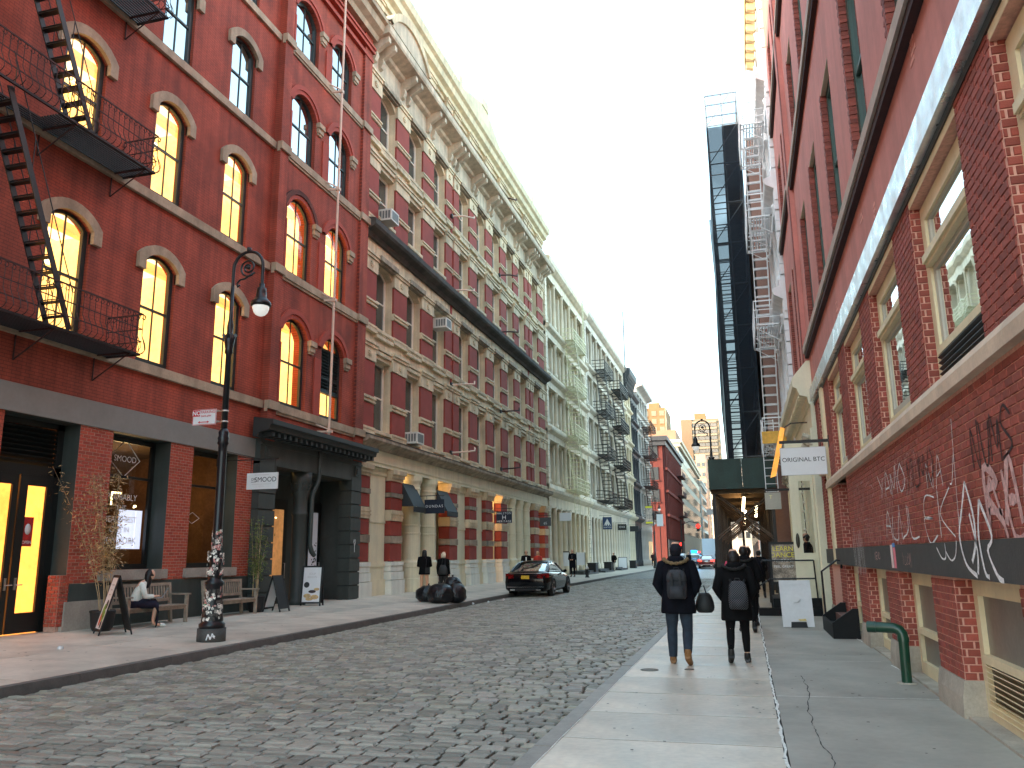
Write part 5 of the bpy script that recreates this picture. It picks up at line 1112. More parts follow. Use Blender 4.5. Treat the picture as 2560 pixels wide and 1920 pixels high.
# ---- roof things on the left
def water_tank(x, y, z, r, label):
    T = thing("roof_scaffold", label, "scaffold", (x, y, z)); q = MB()
    for a in (-r, r):
        for b in (-r, r): q.bar((x+a, y+b, z), (x+a, y+b, z+2.6), .06)
    for zz in (1.0, 1.8, 2.5):
        for a in (-r, r): q.bar((x-r, y+a, z+zz), (x+r, y+a, z+zz), .05); q.bar((x+a, y-r, z+zz), (x+a, y+r, z+zz), .05)
    q.build("frame", PALE_IRON, T)
water_tank(XL-.4, 69.5, 24.9, 1.0, "pale pipe frame on the roof of the white cast iron building")
water_tank(XL+.4, 91.0, 25.2, .8, "pipe frame above the roof of the pale grey iron building")
# ---- fire escapes
def small_fe(label, fb, ya, yb, zl, m, dep=1.0, top=None, drop=None, group=None, sw=.55, curly=False, fat=2.0):
    T = thing("fire_escape", label, "fire escape", (fb.X, ya, zl[0]), group=group)
    for z in zl: fe_platform(T, ya, yb, z, m, m, side=fb.s, X=fb.X+fb.s*.15, dep=dep, curly=False, slat=.11, post=.35, fat=fat)
    for k, (a, b) in enumerate(zip(zl[:-1], zl[1:])):
        fe_stair(T, (fb.X+fb.s*(.15+dep*.55), ya+.7+(yb-ya)*.55, a), (fb.X+fb.s*(.15+dep*.55), ya+.6, b), sw, m, 13, fat=fat)
    if top: 
        q = MB(); xx = fb.X+fb.s*(dep*.9+.1); y_ = yb-.3
        for s_ in (-.22, .22): q.bar((xx, y_+s_, zl[-1]), (xx, y_+s_, top), .06)
        z = zl[-1]
        while z < top: q.bar((xx, y_-.22, z), (xx, y_+.22, z), .035); z += .32
        q.build("gooseneck_ladder", m, T)
    if drop:
        q = MB(); xx = fb.X+fb.s*(dep*.8+.15); y_ = ya+1.0
        for s_ in (-.22, .22): q.bar((xx+s_, y_, drop), (xx+s_, y_, zl[0]+1), .03)
        z = drop
        while z < zl[0]+1: q.bar((xx-.22, y_, z), (xx+.22, y_, z), .02); z += .30
        q.build("drop_ladder", m, T)
    return T
small_fe("cream painted fire escape zigzagging down the white cast iron building", FL, 65.0, 71.0, [6.9, 11.3, 15.4, 19.4], CREAM_FE, top=26.0, drop=4.0, sw=.95, group="fire escapes along the left side")
small_fe("black fire escape with empty balconies nearer on the pale grey iron building", FL, 79.5, 85.5, [6.9, 11.4, 15.8, 20.0], IRON, dep=1.3, sw=.9, group="fire escapes along the left side")
small_fe("black fire escape reaching above the roof of the pale grey iron building", FL, 90.0, 97.0, [6.9, 11.4, 15.8, 20.0], IRON, dep=1.3, top=31.0, sw=1.0, fat=2.6, group="fire escapes along the left side")
small_fe("dark red fire escape with long steep stairs on the grey stone building", FL, 119.0, 127.0, [6.9, 11.4, 15.8, 20.0], IRON_R, dep=1.5, sw=1.0, group="fire escapes along the left side")
# ================================================================= right: white iron building, scaffold and shed
RW = castiron("white_corniced_building", "white cast iron building with roof cornice tinted golden as if sunlit between the brick building and the scaffold", FR, 29.75, 36.6, [6.75, 10.9, 15.2, 19.6, 24.4], 2, mat("white_iron_right", (.70, .69, .65), .5, .06, 1.5, streak=.15), shop=False, quoin=(29.8, 36.0), corn=.2)
SUN_TINT = mat("sun_tinted_cornice", (0.46, 0.38, 0.23), .45, .15, 3, bump=.3)  # golden sunlight on the cornice is put into its colour
q = MB(); FR.profile(q, 29.705, 36.68, [(0, 24.45), (.15, 24.55), (.35, 24.3), (.55, 24.0), (.6, 24.6), (.3, 25.3), (0, 25.3)]); q.build("sunlit_tint_cornice", SUN_TINT, RW)
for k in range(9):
    q = MB(); yy = 30.0+k*.72; FR.profile(q, yy, yy+.22, [(.05, 23.75), (.2, 23.6), (.48, 23.7), (.5, 24.05), (.05, 24.45)]); q.build("cornice_bracket", SUN_TINT, RW)
WFE = mat("white_iron_fe", (.72, .72, .68), .5, .06)
small_fe("white painted fire escape on the right in front of the scaffold", FR, 31.5, 35.6, [5.65, 10.2, 14.6, 18.6], WFE, dep=.95, top=24.0, drop=3.9, fat=1.3)
q = MB(); FR.box(q, 31.42, 31.46, 5.6, 6.05, .3, 1.16)
TB = tag(q.build("tarp_box", mat("orange_mesh_tarp", (.75, .33, .06), .7, .2, 6)), "orange mesh panel wrapped round the lowest white fire escape balcony", "tarp")
# scaffold tower wrapped in dark net
NET = bpy.data.materials.new("scaffold_net"); NET.use_nodes = True; n = NET.node_tree.nodes; l = NET.node_tree.links; n.clear()
out = n.new("ShaderNodeOutputMaterial"); mx = n.new("ShaderNodeMixShader"); tr = n.new("ShaderNodeBsdfTransparent"); df = n.new("ShaderNodeBsdfDiffuse"); df.inputs[0].default_value = (.020, .026, .034, 1)
tcn = n.new("ShaderNodeTexCoord"); nz = n.new("ShaderNodeTexNoise"); nz.inputs["Scale"].default_value = .28; nz.inputs["Detail"].default_value = 1; l.new(tcn.outputs["Object"], nz.inputs["Vector"])
mr_ = n.new("ShaderNodeMapRange"); mr_.inputs[1].default_value = .50; mr_.inputs[2].default_value = .64; mr_.inputs[3].default_value = .86; mr_.inputs[4].default_value = .40; l.new(nz.outputs[0], mr_.inputs[0]); l.new(mr_.outputs[0], mx.inputs[0]); l.new(tr.outputs[0], mx.inputs[1]); l.new(df.outputs[0], mx.inputs[2]); l.new(mx.outputs[0], out.inputs[0])
STEEL = mat("scaffold_steel", (.26, .27, .28), .45, .2, 5, metal=.4)
SC = thing("wrapped_scaffold", "tall scaffold tower wrapped in dark net with an open top deck", "scaffold", (.2, 40, 5.4))
SY0, SY1 = 37.2, 70.0
q = MB()
for xx in (-.45, .30, 1.0):
    for k in range(13):
        yy = SY0+.05+k*2.7; q.bar((xx, yy, 5.2), (xx-(.0), yy, 23.4 if k == 0 else 21.8), .05)
for k in range(9):
    zz = 5.8+k*2.0
    for xx in (-.45, 1.0): q.bar((xx, SY0, zz), (xx, SY1, zz), .045); q.bar((xx, SY0, zz+1.0), (xx, SY1, zz+1.0), .035)
    for j in range(13): q.bar((-.45, SY0+j*2.7, zz), (1.0, SY0+j*2.7, zz), .045)
    q.bar((-.45, SY0, zz), (1.0, SY0, zz+2), .035)
q.build("tubes", STEEL, SC, kind="stuff")
for k in range(9):
    q = MB(); q.box(.25, .95, SY0+.1, SY1, 5.75+k*2.0, 5.80+k*2.0); q.build("deck", mat("plank_%d" % k, (.16, .12, .08), .9, .2), SC)
def netpanel(pts, nm="net"):
    q = MB(); q.face(pts); return q.build(nm, NET, SC)
jz = [5.3, 8, 11, 14, 17, 19.3, 21.7]; jx = [random.uniform(-.05, .06) for _ in jz]
for k in range(len(jz)-1):
    bz = .0 if jz[k] < 17 else .08
    netpanel([(-.58+jx[k]+bz, SY0-.05, jz[k]), (1.05, SY0-.05, jz[k]), (1.05, SY0-.05, jz[k+1]), (-.58+jx[k+1]+bz, SY0-.05, jz[k+1])])
    netpanel([(-.58+jx[k]+bz, SY0-.05, jz[k]), (-.58+jx[k]+bz, SY1, jz[k]), (-.58+jx[k+1]+bz, SY1, jz[k+1]), (-.58+jx[k+1]+bz, SY0-.05, jz[k+1])])
q = MB(); q.face([(1.06, SY0-.06, 5.3), (1.06, SY1, 5.3), (1.06, SY1, 21.7), (1.06, SY0-.06, 21.7)]); q.build("net", NET, SC)
for zz in (22.3, 22.9, 23.4):
    q = MB(); q.bar((-.45, SY0, zz), (1.0, SY0, zz), .045); q.bar((-.45, SY0, zz), (-.45, SY0+8, zz), .045); q.bar((1.0, SY0, zz), (1.0, SY0+8, zz), .045); q.build("guard_rail", mat("blue_grey_rail_%d" % int(zz*10), (.15, .2, .26), .5, .1), SC)
block("scaffolded_building", "dark facade behind the wrapped scaffold", 1.3, 14, 37, 72, 20.8, BRN, None, None)
# sidewalk shed
GREENB = mat("green_plywood", (0.022, 0.052, 0.042), .6, .22, 2, bump=.15, streak=.2)
SH = thing("sidewalk_shed", "sidewalk shed with dark green plywood parapet and crossed steel braces under the scaffold", "shed", (0, 36, 0))
SHY = 33.6
for k, (a, b) in enumerate(((-1.24, 0.05), (0.06, 1.3))):
    q = MB(); q.box(a, b, SHY, SHY+.04, 4.14, 5.34); q.build("parapet_panel", GREENB, SH)
for k in range(14): q = MB(); q.box(-1.24, -1.2, SHY+.05+k*2.42, SHY+2.44+k*2.42, 4.14, 5.34); q.build("parapet_panel", GREENB, SH)
SHW = mat("shed_timber", (.085, .055, .03), .8, .25, 4)
for k in range(26): q = MB(); q.box(-1.2, 1.35, SHY+.1+k*1.3, SHY+1.38+k*1.3, 4.15, 4.22); q.build("deck_board", SHW, SH)
for k in range(12):
    q = MB(); q.box(-1.2, 1.35, SHY+.3+k*2.8, SHY+.38+k*2.8, 3.98, 4.15); q.build("cross_beam", SHW, SH)
    for xx in (-1.08, 1.15):
        q = MB(); q.box(xx-.06, xx+.06, SHY+.28+k*2.8, SHY+.40+k*2.8, -.01, 3.98); q.build("post", mat("shed_post_dark", (.035, .028, .024), .6, .3, 4) if "shed_post_dark" not in MATS else MATS["shed_post_dark"], SH)
BRACE = mat("brace_pipe", (.10, .075, .06), .4, .3, 5, metal=.5)
for k in range(4):
    yy = SHY+1.0+k*5.6
    for (p, w_) in ((((-1.05, yy, 4.0), (1.1, yy, 2.2)), 0), (((1.1, yy, 3.9), (-1.05, yy, 2.2)), 1)):
        for d in (0, .09): q = MB(); q.tube([Vector(p[0])+Vector((0, .08*w_, d)), Vector(p[1])+Vector((0, .08*w_, d))], .036, 6); q.build("brace", BRACE, SH)
for k, (xx, yy, zz, L) in enumerate(((.05, 36.6, 3.95, .55), (.62, 41.5, 3.85, .5), (0.1, 47, 3.9, .6), (.1, 56, 3.9, .6))):
    T = thing("tube_light", ("large glowing tube light hanging under the front of the shed", "smaller glowing lamp on the shed's right side", "third glowing lamp deeper under the shed", "farthest glowing lamp deep under the shed")[k], "lamp", (xx, yy, zz), group="work lights under the shed")
    q = MB(); q.tube([(xx+.02, yy, zz+.05), (xx-.05, yy, zz-L)], .055, 8); q.build("tube", mat("work_light_glow", (1, .78, .45), .5, 0, emit=2.2) if "work_light_glow" not in MATS else MATS["work_light_glow"], T)
    q = MB(); q.box(xx-.08, xx+.08, yy-.08, yy+.08, zz+.05, zz+.2); q.build("cap", BLACK, T)
    ld = bpy.data.lights.new("work_light", 'POINT'); ld.energy = 5; ld.color = (1, .65, .3); ld.shadow_soft_size = .15; lo = bpy.data.objects.new("work_light", ld); COL.objects.link(lo); lo.location = (xx-.25, yy-.2, zz-.2)
# ================================================================= street furniture
LAMPM = mat("lamp_black_paint", (0.012, 0.013, 0.016), .32, .25, 6, bump=.1); GLOBE = mat("lamp_globe", (.62, .62, .58), .12, .05, 3, emit=.12)
STICK = mat("paper_stickers", (.5, .5, .48), .7, .5, 30, attr=True)
def street_lamp(label, x, y, z, d=1, sc=1.0, stickers=False):
    T = thing("street_lamp", label, "street lamp", (x, y, z), group="crook necked street lamps"); P = lambda a, b: (x+d*a*sc, y, z+b*sc)
    q = MB(); q.lathe([(.265*sc, -.02), (.262*sc, .25*sc)], (x, y, z), 20); q.build("plinth", mat("lamp_plinth", (.075, .075, .07), .8, .3, 5, bump=.3) if "lamp_plinth" not in MATS else MATS["lamp_plinth"], T)
    pr_ = [(.24, .25), (.245, .33), (.20, .36), (.205, .40), (.19, .5), (.165, .85), (.155, 1.02), (.175, 1.05), (.18, 1.10), (.13, 1.14), (.13, 1.2), (.15, 1.26), (.13, 1.33), (.105, 1.40), (.12, 1.48), (.125, 1.56), (.10, 1.62), (.105, 1.68), (.092, 1.72), (.085, 3.6), (.088, 3.74), (.115, 3.78), (.10, 3.83), (.115, 3.88), (.095, 3.93), (.105, 4.0), (.07, 4.08)]
    q = MB(); q.lathe([(r*sc, h*sc) for r, h in pr_], (x, y, z), 16); bs = q.build("base", LAMPM, T)
    pr_ = [(.065, 4.06), (.055, 5.6), (.085, 5.65), (.075, 5.72), (.10, 5.85), (.115, 5.98), (.06, 6.05), (.065, 6.2), (.05, 6.3), (.042, 6.36), (.038, 7.05)]
    q = MB(); q.lathe([(r*sc, h*sc) for r, h in pr_], (x, y, z), 12); q.build("shaft", LAMPM, T)
    for k in range(4):
        w_ = pi/2*k+.4; q = MB(); q.obox((x+.10*cos(w_)*sc, y+.10*sin(w_)*sc, z+5.98*sc), (.06*sc, .05*sc, .12*sc), Matrix.Rotation(w_, 3, 'Z') @ Matrix.Rotation(.5, 3, 'Y')); q.build("acanthus_leaf", LAMPM, T)
    arc = [P(0, 7.0), P(0, 7.4)]+[P(.345-.345*cos(t), 7.44+.345*sin(t)) for t in [pi*k/14 for k in range(1, 15)]]+[P(.69, 7.2), P(.69, 7.02)]
    q = MB(); q.tube(arc, .034*sc, 8); q.lathe([(.05*sc, 0), (.05*sc, .1*sc)], P(.345, 7.77), 8); q.build("crook", LAMPM, T)
    sp = [P(.345+(.05+.15*t)*cos(3.6*pi*t+.6), 7.44+(.05+.15*t)*sin(3.6*pi*t+.6)) for t in [k/34 for k in range(35)]]
    q = MB(); q.tube(sp+[P(.27, 7.20), P(.17, 7.19), P(.10, 7.12), P(.12, 7.04), P(.17, 7.08)], .021*sc, 6); q.lathe([(.001, -.05*sc), (.05*sc, -.02*sc), (.05*sc, .02*sc), (.001, .05*sc)], P(.345, 7.44), 8); q.build("scroll", LAMPM, T)
    hx = x+d*.69*sc
    q = MB(); q.lathe([(a*sc, b*sc) for a, b in [(.02, 7.06), (.055, 7.05), (.05, 6.98), (.09, 6.95), (.10, 6.88), (.11, 6.75), (.15, 6.70), (.19, 6.66), (.205, 6.62), (.20, 6.57), (.17, 6.56)]], (hx, y, z), 18); q.build("lamp_hood", LAMPM, T)
    q = MB(); q.lathe([(a*sc, b*sc) for a, b in [(.168, 6.57), (.165, 6.52), (.14, 6.44), (.10, 6.39), (.05, 6.365), (.005, 6.36)]], (hx, y, z), 18); q.build("globe", GLOBE, T)
    if stickers:
        q = MB()
        for k in range(260):
            h = random.choice((random.uniform(.42, 1.0), random.uniform(1.2, 2.1))); w_ = random.uniform(-2.6, .4); r = .21 if h < .6 else (.19 if h < 1.05 else (.158 if h < 1.7 else .098))
            r = .208-.05*(h-.4)/.6 if h < 1.05 else r; c = random.choice(((1.3,1.3,1.3),(.9,.9,.9),(.1,.1,.1),(.15,.15,.15),(.5,.5,.5),(1.3,1.3,1.3),(.08,.08,.08),(1.0,1.0,1.0),(.9,.4,.4),(.25,.9,.4) if k % 9 == 0 else (.12,.12,.12))); s1, s2 = random.uniform(.02, .07), random.uniform(.02, .08)
            q.obox((x+r*cos(w_), y+r*sin(w_), z+h), (.004, s1, s2), Matrix.Rotation(w_, 3, 'Z') @ Matrix.Rotation(random.uniform(-.5, .5), 3, 'X'), col=c)
        q.build("stickers", STICK, bs, kind="stuff")
        q = MB()
        for s_ in ([(-.05,.05),(-.02,.16),(.02,.06),(.05,.17),(.09,.08)], [(.0,.1),(.1,.12)]):
            for a, b in zip(s_[:-1], s_[1:]): 
                f = lambda u: (x+.267*cos(-1.1+u*4), y+.267*sin(-1.1+u*4))
                q.bar((*f(a[0]), z+a[1]), (*f(b[0]), z+b[1]), .008, .02)
        q.build("plinth_graffiti", WHITE, bs, kind="stuff")
    return T
street_lamp("tall black crook necked street lamp with sticker covered base on the left pavement", -10.03, 14.2, .09, 1, 1.015, True)
street_lamp("black crook necked street lamp rising behind the green shed parapet", -1.30, 40.5, 0, -1, 1.03)
street_lamp("distant crook necked street lamp carrying a banner on the far left kerb", -10.1, 97, .1, 1, 1.03)
RED = mat("sign_red", (.45, .02, .03), .5, .05); SGN = mat("sign_white", (.80, .80, .80), .45, .03); NAVYS = mat("sign_navy", (.012, .018, .035), .5, .05); GREYS = mat("sign_grey", (.075, .08, .085), .5, .05); INKG = mat("sign_ink", (.03, .03, .03), .6, 0); INKL = mat("sign_ink_light", (.42, .43, .45), .6, 0); TXTW = mat("sign_text_white", (.75, .75, .74), .5, 0); BLUES = mat("sign_blue", (.02, .045, .12), .5, .05)
# parking sign
PS = thing("parking_sign", "white no parking sign with red corner block on the near lamp post", "sign", (-10.1, 14.1, 4.3))
q = MB(); q.box(-10.69, -10.14, 14.07, 14.076, 4.31, 4.63); q.build("plate", SGN, PS)
q = MB(); o1, o2 = [(-10.685,4.315),(-10.145,4.315),(-10.145,4.625),(-10.685,4.625)], [(-10.675,4.325),(-10.155,4.325),(-10.155,4.615),(-10.675,4.615)]
for i in range(4): j = (i+1) % 4; q.face([(o1[i][0], 14.066, o1[i][1]), (o1[j][0], 14.066, o1[j][1]), (o2[j][0], 14.066, o2[j][1]), (o2[i][0], 14.066, o2[i][1])])
q.build("border", RED, PS); q = MB(); q.box(-10.672, -10.52, 14.062, 14.067, 4.49, 4.612); q.build("corner_block", RED, PS)
RX, UZ = (1,0,0), (0,0,1)
text("NO", .12, (-10.597, 14.058, 4.552), RX, UZ, TXTW, PS, bold=.003); text("PARKING", .082, (-10.335, 14.062, 4.57), RX, UZ, RED, PS); text("8AM-6PM", .058, (-10.37, 14.062, 4.49), RX, UZ, RED, PS)
q = MB(); q.box(-10.52, -10.33, 14.061, 14.064, 4.362, 4.376); q.face([(-10.56,14.062,4.369),(-10.51,14.062,4.345),(-10.51,14.062,4.393)]); q.face([(-10.29,14.062,4.369),(-10.34,14.062,4.345),(-10.34,14.062,4.393)]); q.build("arrow", RED, PS)
for zz in (4.36, 4.58): q = MB(); q.lathe([(.075, 0), (.075, .03)], (-10.03, 14.2, zz), 12); q.box(-10.2, -10.1, 14.08, 14.16, zz, zz+.025); q.build("band_clamp", mat("steel_band", (.45,.45,.45), .35, 0, metal=.8) if "steel_band" not in MATS else MATS["steel_band"], PS)
# hanging signs
def hang(label, x0, x1, y, z0, z1, m, lines, wallx, az=None, frame=None, rods=1, th=.05):
    T = thing("hanging_sign", label, "sign", ((x0+x1)/2, y, z0), group="hanging shop signs"); az = az or z1+.14
    q = MB(); q.box(x0, x1, y, y+th, z0, z1); q.build("board", m, T)
    if frame:
        q = MB()
        for a in ((x0, x0+.012, z0, z1), (x1-.012, x1, z0, z1), (x0, x1, z0, z0+.012), (x0, x1, z1-.012, z1)): q.box(a[0], a[1], y-.004, y, a[2], a[3])
        q.build("border", frame, T)
    q = MB(); far_x = x1 if wallx < x0 else x0
    q.bar((wallx, y+th/2, az), (far_x, y+th/2, az), .025, .03 if wallx < 0 else .07)
    for k in range(1, rods): q.bar((wallx, y+th/2, az+.16*k), (far_x-(.6 if wallx < x0 else -.6), y+th/2, az+.02), .015)
    for xx in (x0+.1, x1-.1): q.bar((xx, y+th/2, z1), (xx, y+th/2, az), .012)
    q.box(wallx-.02, wallx+.02, y-.04, y+.09, az-.15, az+.12); q.build("arm", IRON, T)
    for (t, s_, cx_, cz, mm, *sp) in lines: text(t, s_, (cx_, y-.003, cz), RX, UZ, mm, T, space=sp[0] if sp else 1.0)
    return T
t_ = hang("white hanging sign with dark capitals over the cafe shopfront", -12.96, -12.02, 19.5, 3.49, 3.93, SGN, [("SMOOD", .185, -12.38, 3.74, INKG), ("DR", .10, -12.75, 3.755, INKG)], XL, 4.30, None, 3)
q = MB(); q.box(-12.82, -12.68, 19.494, 19.499, 3.68, 3.69); q.build("underline", INKG, t_); q = MB(); q.box(-12.72, -12.28, 19.494, 19.499, 3.868, 3.878); q.box(-12.8, -12.2, 19.494, 19.499, 3.62, 3.628); q.box(-12.58, -12.42, 19.494, 19.499, 3.565, 3.573); q.build("small_print", INKL, t_, kind="stuff")
hang("dark blue hanging sign with spaced white capitals between the awnings", -13.55, -12.62, 34.0, 3.52, 4.13, NAVYS, [("DUNDAS", .165, -13.085, 3.83, TXTW, 1.35)], XL, 4.3)
t_ = hang("dark hanging sign with a large white H between two words", -13.55, -12.63, 45.0, 3.49, 4.14, NAVYS, [("HALSTON", .16, -13.09, 4.03, TXTW, 1.25), ("HERITAGE", .16, -13.09, 3.58, TXTW, 1.2)], XL, 4.3)
q = MB()
for xx in (-13.19, -13.01): q.box(xx, xx+.025, 44.99, 44.997, 3.69, 3.93); q.box(xx+(.025 if xx < -13.1 else -.03), xx+(.055 if xx < -13.1 else 0), 44.99, 44.997, 3.75, 3.87)
q.box(-13.165, -13.01, 44.991, 44.997, 3.80, 3.82); q.build("emblem", TXTW, t_, kind="stuff")
hang("grey hanging sign with the number 65 at the end of the banded building", -13.7, -12.9, 56.0, 3.68, 4.26, GREYS, [("65", .24, -13.3, 3.86, TXTW)], XL, 4.4)
hang("plain white hanging sign with faint lettering in front of the white iron building", -13.6, -12.7, 62.0, 4.25, 4.87, SGN, [], XL, 5.0)
t_ = hang("dark blue hanging sign with white mountain emblem", -13.5, -12.6, 81.5, 4.15, 5.35, BLUES, [("BURTON", .19, -13.05, 4.34, TXTW)], XL, 5.5)
q = MB(); q.face([(-13.42,81.49,4.5),(-12.68,81.49,4.5),(-12.86,81.49,4.85),(-13.05,81.49,5.2),(-13.24,81.49,4.85)]); q.build("mountain_emblem", TXTW, t_)
q = MB(); q.face([(-13.36,81.485,4.5),(-13.22,81.485,4.5),(-13.26,81.485,4.68)]); q.face([(-13.12,81.485,4.5),(-12.98,81.485,4.5),(-13.05,81.485,4.7)]); q.face([(-12.88,81.485,4.5),(-12.74,81.485,4.5),(-12.83,81.485,4.68)]); q.build("emblem_notches", BLUES, t_, kind="stuff")
hang("small black hanging sign with three white letters past the mountain sign", -13.5, -12.55, 91.5, 4.35, 5.0, INKG, [("ONS", .27, -13.03, 4.68, TXTW, 1.3)], XL, 5.15)
hang("farthest small black hanging sign on the left", -13.5, -12.5, 101.5, 4.45, 5.1, INKG, [("DKNY", .22, -13.0, 4.78, TXTW)] if False else [], XL, 5.25)
hang("white hanging sign with grey capitals on the brick wall", .92, 1.93, 20.0, 3.385, 4.03, SGN, [("ORIGINAL BTC", .140, 1.425, 3.74, INKG)], XR, 4.165, INKL)
hang("grey hanging sign with a small gold tool emblem next to the shed", .66, 1.12, 26.0, 2.92, 3.42, mat("sign_mid_grey", (.30, .30, .27), .5, .1), [("T", .16, .83, 3.28, mat("emblem_gold", (.7, .6, .3), .5, 0))], XR, 3.50)
# ---- benches
TEAK = mat("grey_weathered_teak", (.235, .20, .165), .8, .3, 6, bump=.2, bscale=40)
def bench(label, y0, y1, xb=-13.62):
    L = y1-y0; T = thing("wooden_bench", label, "bench", (xb+.3, y0, .18), group="benches outside the cafe"); B = lambda mb, x0, x1, a, b, z0, z1: mb.box(xb+x0, xb+x1, y0+a, y0+b, .18+z0, .18+z1)
    for a in (.0, L-.07):
        q = MB(); B(q, .50, .57, a, a+.07, 0, .64); q.build("leg", TEAK, T)
        q = MB(); q.obox((xb+.06, y0+a+.035, .18+.46), (.07, .07, .94), Matrix.Rotation(radians(-7), 3, 'Y')); q.build("leg", TEAK, T)
        q = MB(); B(q, -.0, .62, a-.015, a+.085, .64, .675); q.build("armrest", TEAK, T); q = MB(); B(q, .08, .52, a+.02, a+.05, .32, .40); q.build("side_rail", TEAK, T)
    for k in range(6): q = MB(); B(q, .09+k*.082, .155+k*.082, .0, L, .40, .425); q.build("seat_slat", TEAK, T)
    q = MB(); B(q, .50, .53, .07, L-.07, .32, .40); q.build("apron", TEAK, T)
    for zz in (.50, .86): q = MB(); q.box(xb+.06-(zz-.46)*.123-.02, xb+.06-(zz-.46)*.123+.02, y0+.05, y0+L-.05, .18+zz, .18+zz+.07); q.build("back_rail", TEAK, T)
    n = int((L-.2)/.09)
    for k in range(n):
        q = MB(); q.bar((xb+.052, y0+.13+k*(L-.26)/(n-1), .18+.54), (xb+.008, y0+.13+k*(L-.26)/(n-1), .18+.88), .016, .045, up=(0,1,0)); q.build("back_slat", TEAK, T)
    return T
bench("grey wooden slatted bench with a seated person at its left end", 15.45, 17.5)
bench("empty grey wooden bench behind the near lamp post", 18.75, 20.45)
# ---- sandwich boards
def frame_board(name, label, c, ang, w, h, spread, faces, m=None, lean=None, group="pavement signboards"):
    """A-frame: its two leaves lean together along local y"""
    m = m or BLACK; T = thing(name, label, "signboard", c, ang, group=group); a = atan2(spread/2, h)
    for s_ in (-1, 1):
        R_ = Matrix.Rotation(-s_*a if s_ < 0 else -a, 3, 'X') if False else Matrix.Rotation(a*(-s_), 3, 'X').transposed() if False else Matrix.Rotation(a*s_, 3, 'X'); base = Vector((0, s_*spread/2, 0)); HH = h/cos(a)
        tf = lambda x, z, d=0: base + R_ @ Vector((x, d*s_, z))
        q = MB()
        for x0, x1, z0, z1 in ((-w/2, -w/2+.05, 0, HH), (w/2-.05, w/2, 0, HH), (-w/2+.05, w/2-.05, .08, .13), (-w/2+.05, w/2-.05, HH-.05, HH)):
            vs = [tf(x, z, d) for d in (-.012, .012) for x, z in ((x0, z0), (x1, z0), (x1, z1), (x0, z1))]; q.mesh(vs, MB.BF)
        lf = q.build("leaf_frame", m, T, local=True)
        q = MB(); vs = [tf(x, z, d) for d in (-.008, .006) for x, z in ((-w/2+.05, .13), (w/2-.05, .13), (w/2-.05, HH-.05), (-w/2+.05, HH-.05))]; q.mesh(vs, MB.BF); q.build("panel", faces[0 if s_ < 0 else 1], T, local=True)
        T["f%d" % s_] = 0
    return T, (lambda x, z, d=0: Vector((0, -spread/2, 0)) + Matrix.Rotation(-a, 3, 'X') @ Vector((x, -d, z))), a
def on_board(T, tf, a, items, m_list):
    for (t, s_, x, z, m) in items:
        me = text_mesh(t, s_, .0005).copy(); R_ = Matrix.Rotation(-a, 3, 'X') @ Matrix(((1,0,0),(0,0,-1),(0,1,0))); me.transform(R_.to_4x4()); me.transform(Matrix.Translation(tf(x, z, .0075))); me.materials.clear(); me.materials.append(m); ob("lettering", me, T)
SALAD = [mat("salad_green", (.16, .30, .05), .6, .5, 20), mat("salad_red", (.5, .10, .04), .6, .5, 20), mat("salad_dark", (.05, .03, .03), .6, .3, 10), mat("bread_tan", (.45, .32, .16), .6, .3, 10)]
def blobs(T, tf, specs):
    for (x, z, r, m, *sq) in specs:
        k = sq[0] if sq else 1; q = MB(); pts = [tf(x+r*cos(w_), z+r*k*sin(w_), .0072) for w_ in [2*pi*i/14 for i in range(14)]]; q.face(pts); q.build("food_print", m, T, local=True)
for ob_ in [0]:
    T, tf, a = frame_board("sandwich_board", "slanted sandwich board with a salad picture beside the seated person", (-12.62, 14.55, .16), atan2(-.62, .78), .62, 1.18, .62, (SGN, BLACK))
    blobs(T, tf, [(0, 1.02, .15, INKL, .10), (0, .92, .09, INKL, .16), (0, .82, .11, INKL, .14)])
    blobs(T, tf, [(.08, .62, .10, SALAD[2]), (-.03, .48, .12, SALAD[0], 1.3), (.08, .40, .10, SALAD[0], 1.2), (-.08, .33, .10, SALAD[1], 1.5), (.10, .22, .08, SALAD[2])])
    T, tf, a = frame_board("sandwich_board", "sandwich board seen edge on in front of the dark shop entrance", (-12.97, 21.3, .18), radians(90), .55, 1.0, .55, (BLACK, SGN))
    T, tf, a = frame_board("sandwich_board", "black framed sandwich board with white SOUP SEASON poster by the dark doorway", (-13.35, 24.0, .17), radians(12), .66, 1.24, .35, (SGN, BLACK))
    on_board(T, tf, a, [("SOUP", .085, 0, 1.0, INKL), ("SEASON", .085, 0, .90, INKL)], None)
    blobs(T, tf, [(-.16, .66, .09, INKG), (-.12, .32, .12, SALAD[3], .55), (.03, .45, .12, SALAD[2], .4), (.17, .52, .09, SALAD[3], .5), (.12, .28, .13, SALAD[3], .55), (-.05, .22, .12, SALAD[3], .4)])
    frame_board("sandwich_board", "far white sandwich board near the walking person", (-12.6, 88, .17), .1, .95, 1.25, .5, (SGN, BLACK))
for k, (x0, x1, z0, z1, y, lb) in enumerate(((-13.95, -13.35, .85, 1.9, 64, "black framed white display board left of the man in a dark coat"), (-12.85, -12.2, .9, 1.88, 64.5, "plain white display board right of the man in a dark coat"))):
    T = thing("display_board", lb, "signboard", ((x0+x1)/2, y, .2)); q = MB(); q.box(x0, x1, y, y+.05, z0, z1); q.build("panel", SGN, T); q = MB()
    for a in ((x0-.05, x0, .2, z1), (x1, x1+.05, .2, z1)): q.box(a[0], a[1], y-.02, y+.06, a[2], a[3])
    if k == 0: q.box(x0, x1, y-.02, y+.06, z1, z1+.08)
    q.build("frame", BLACK, T)
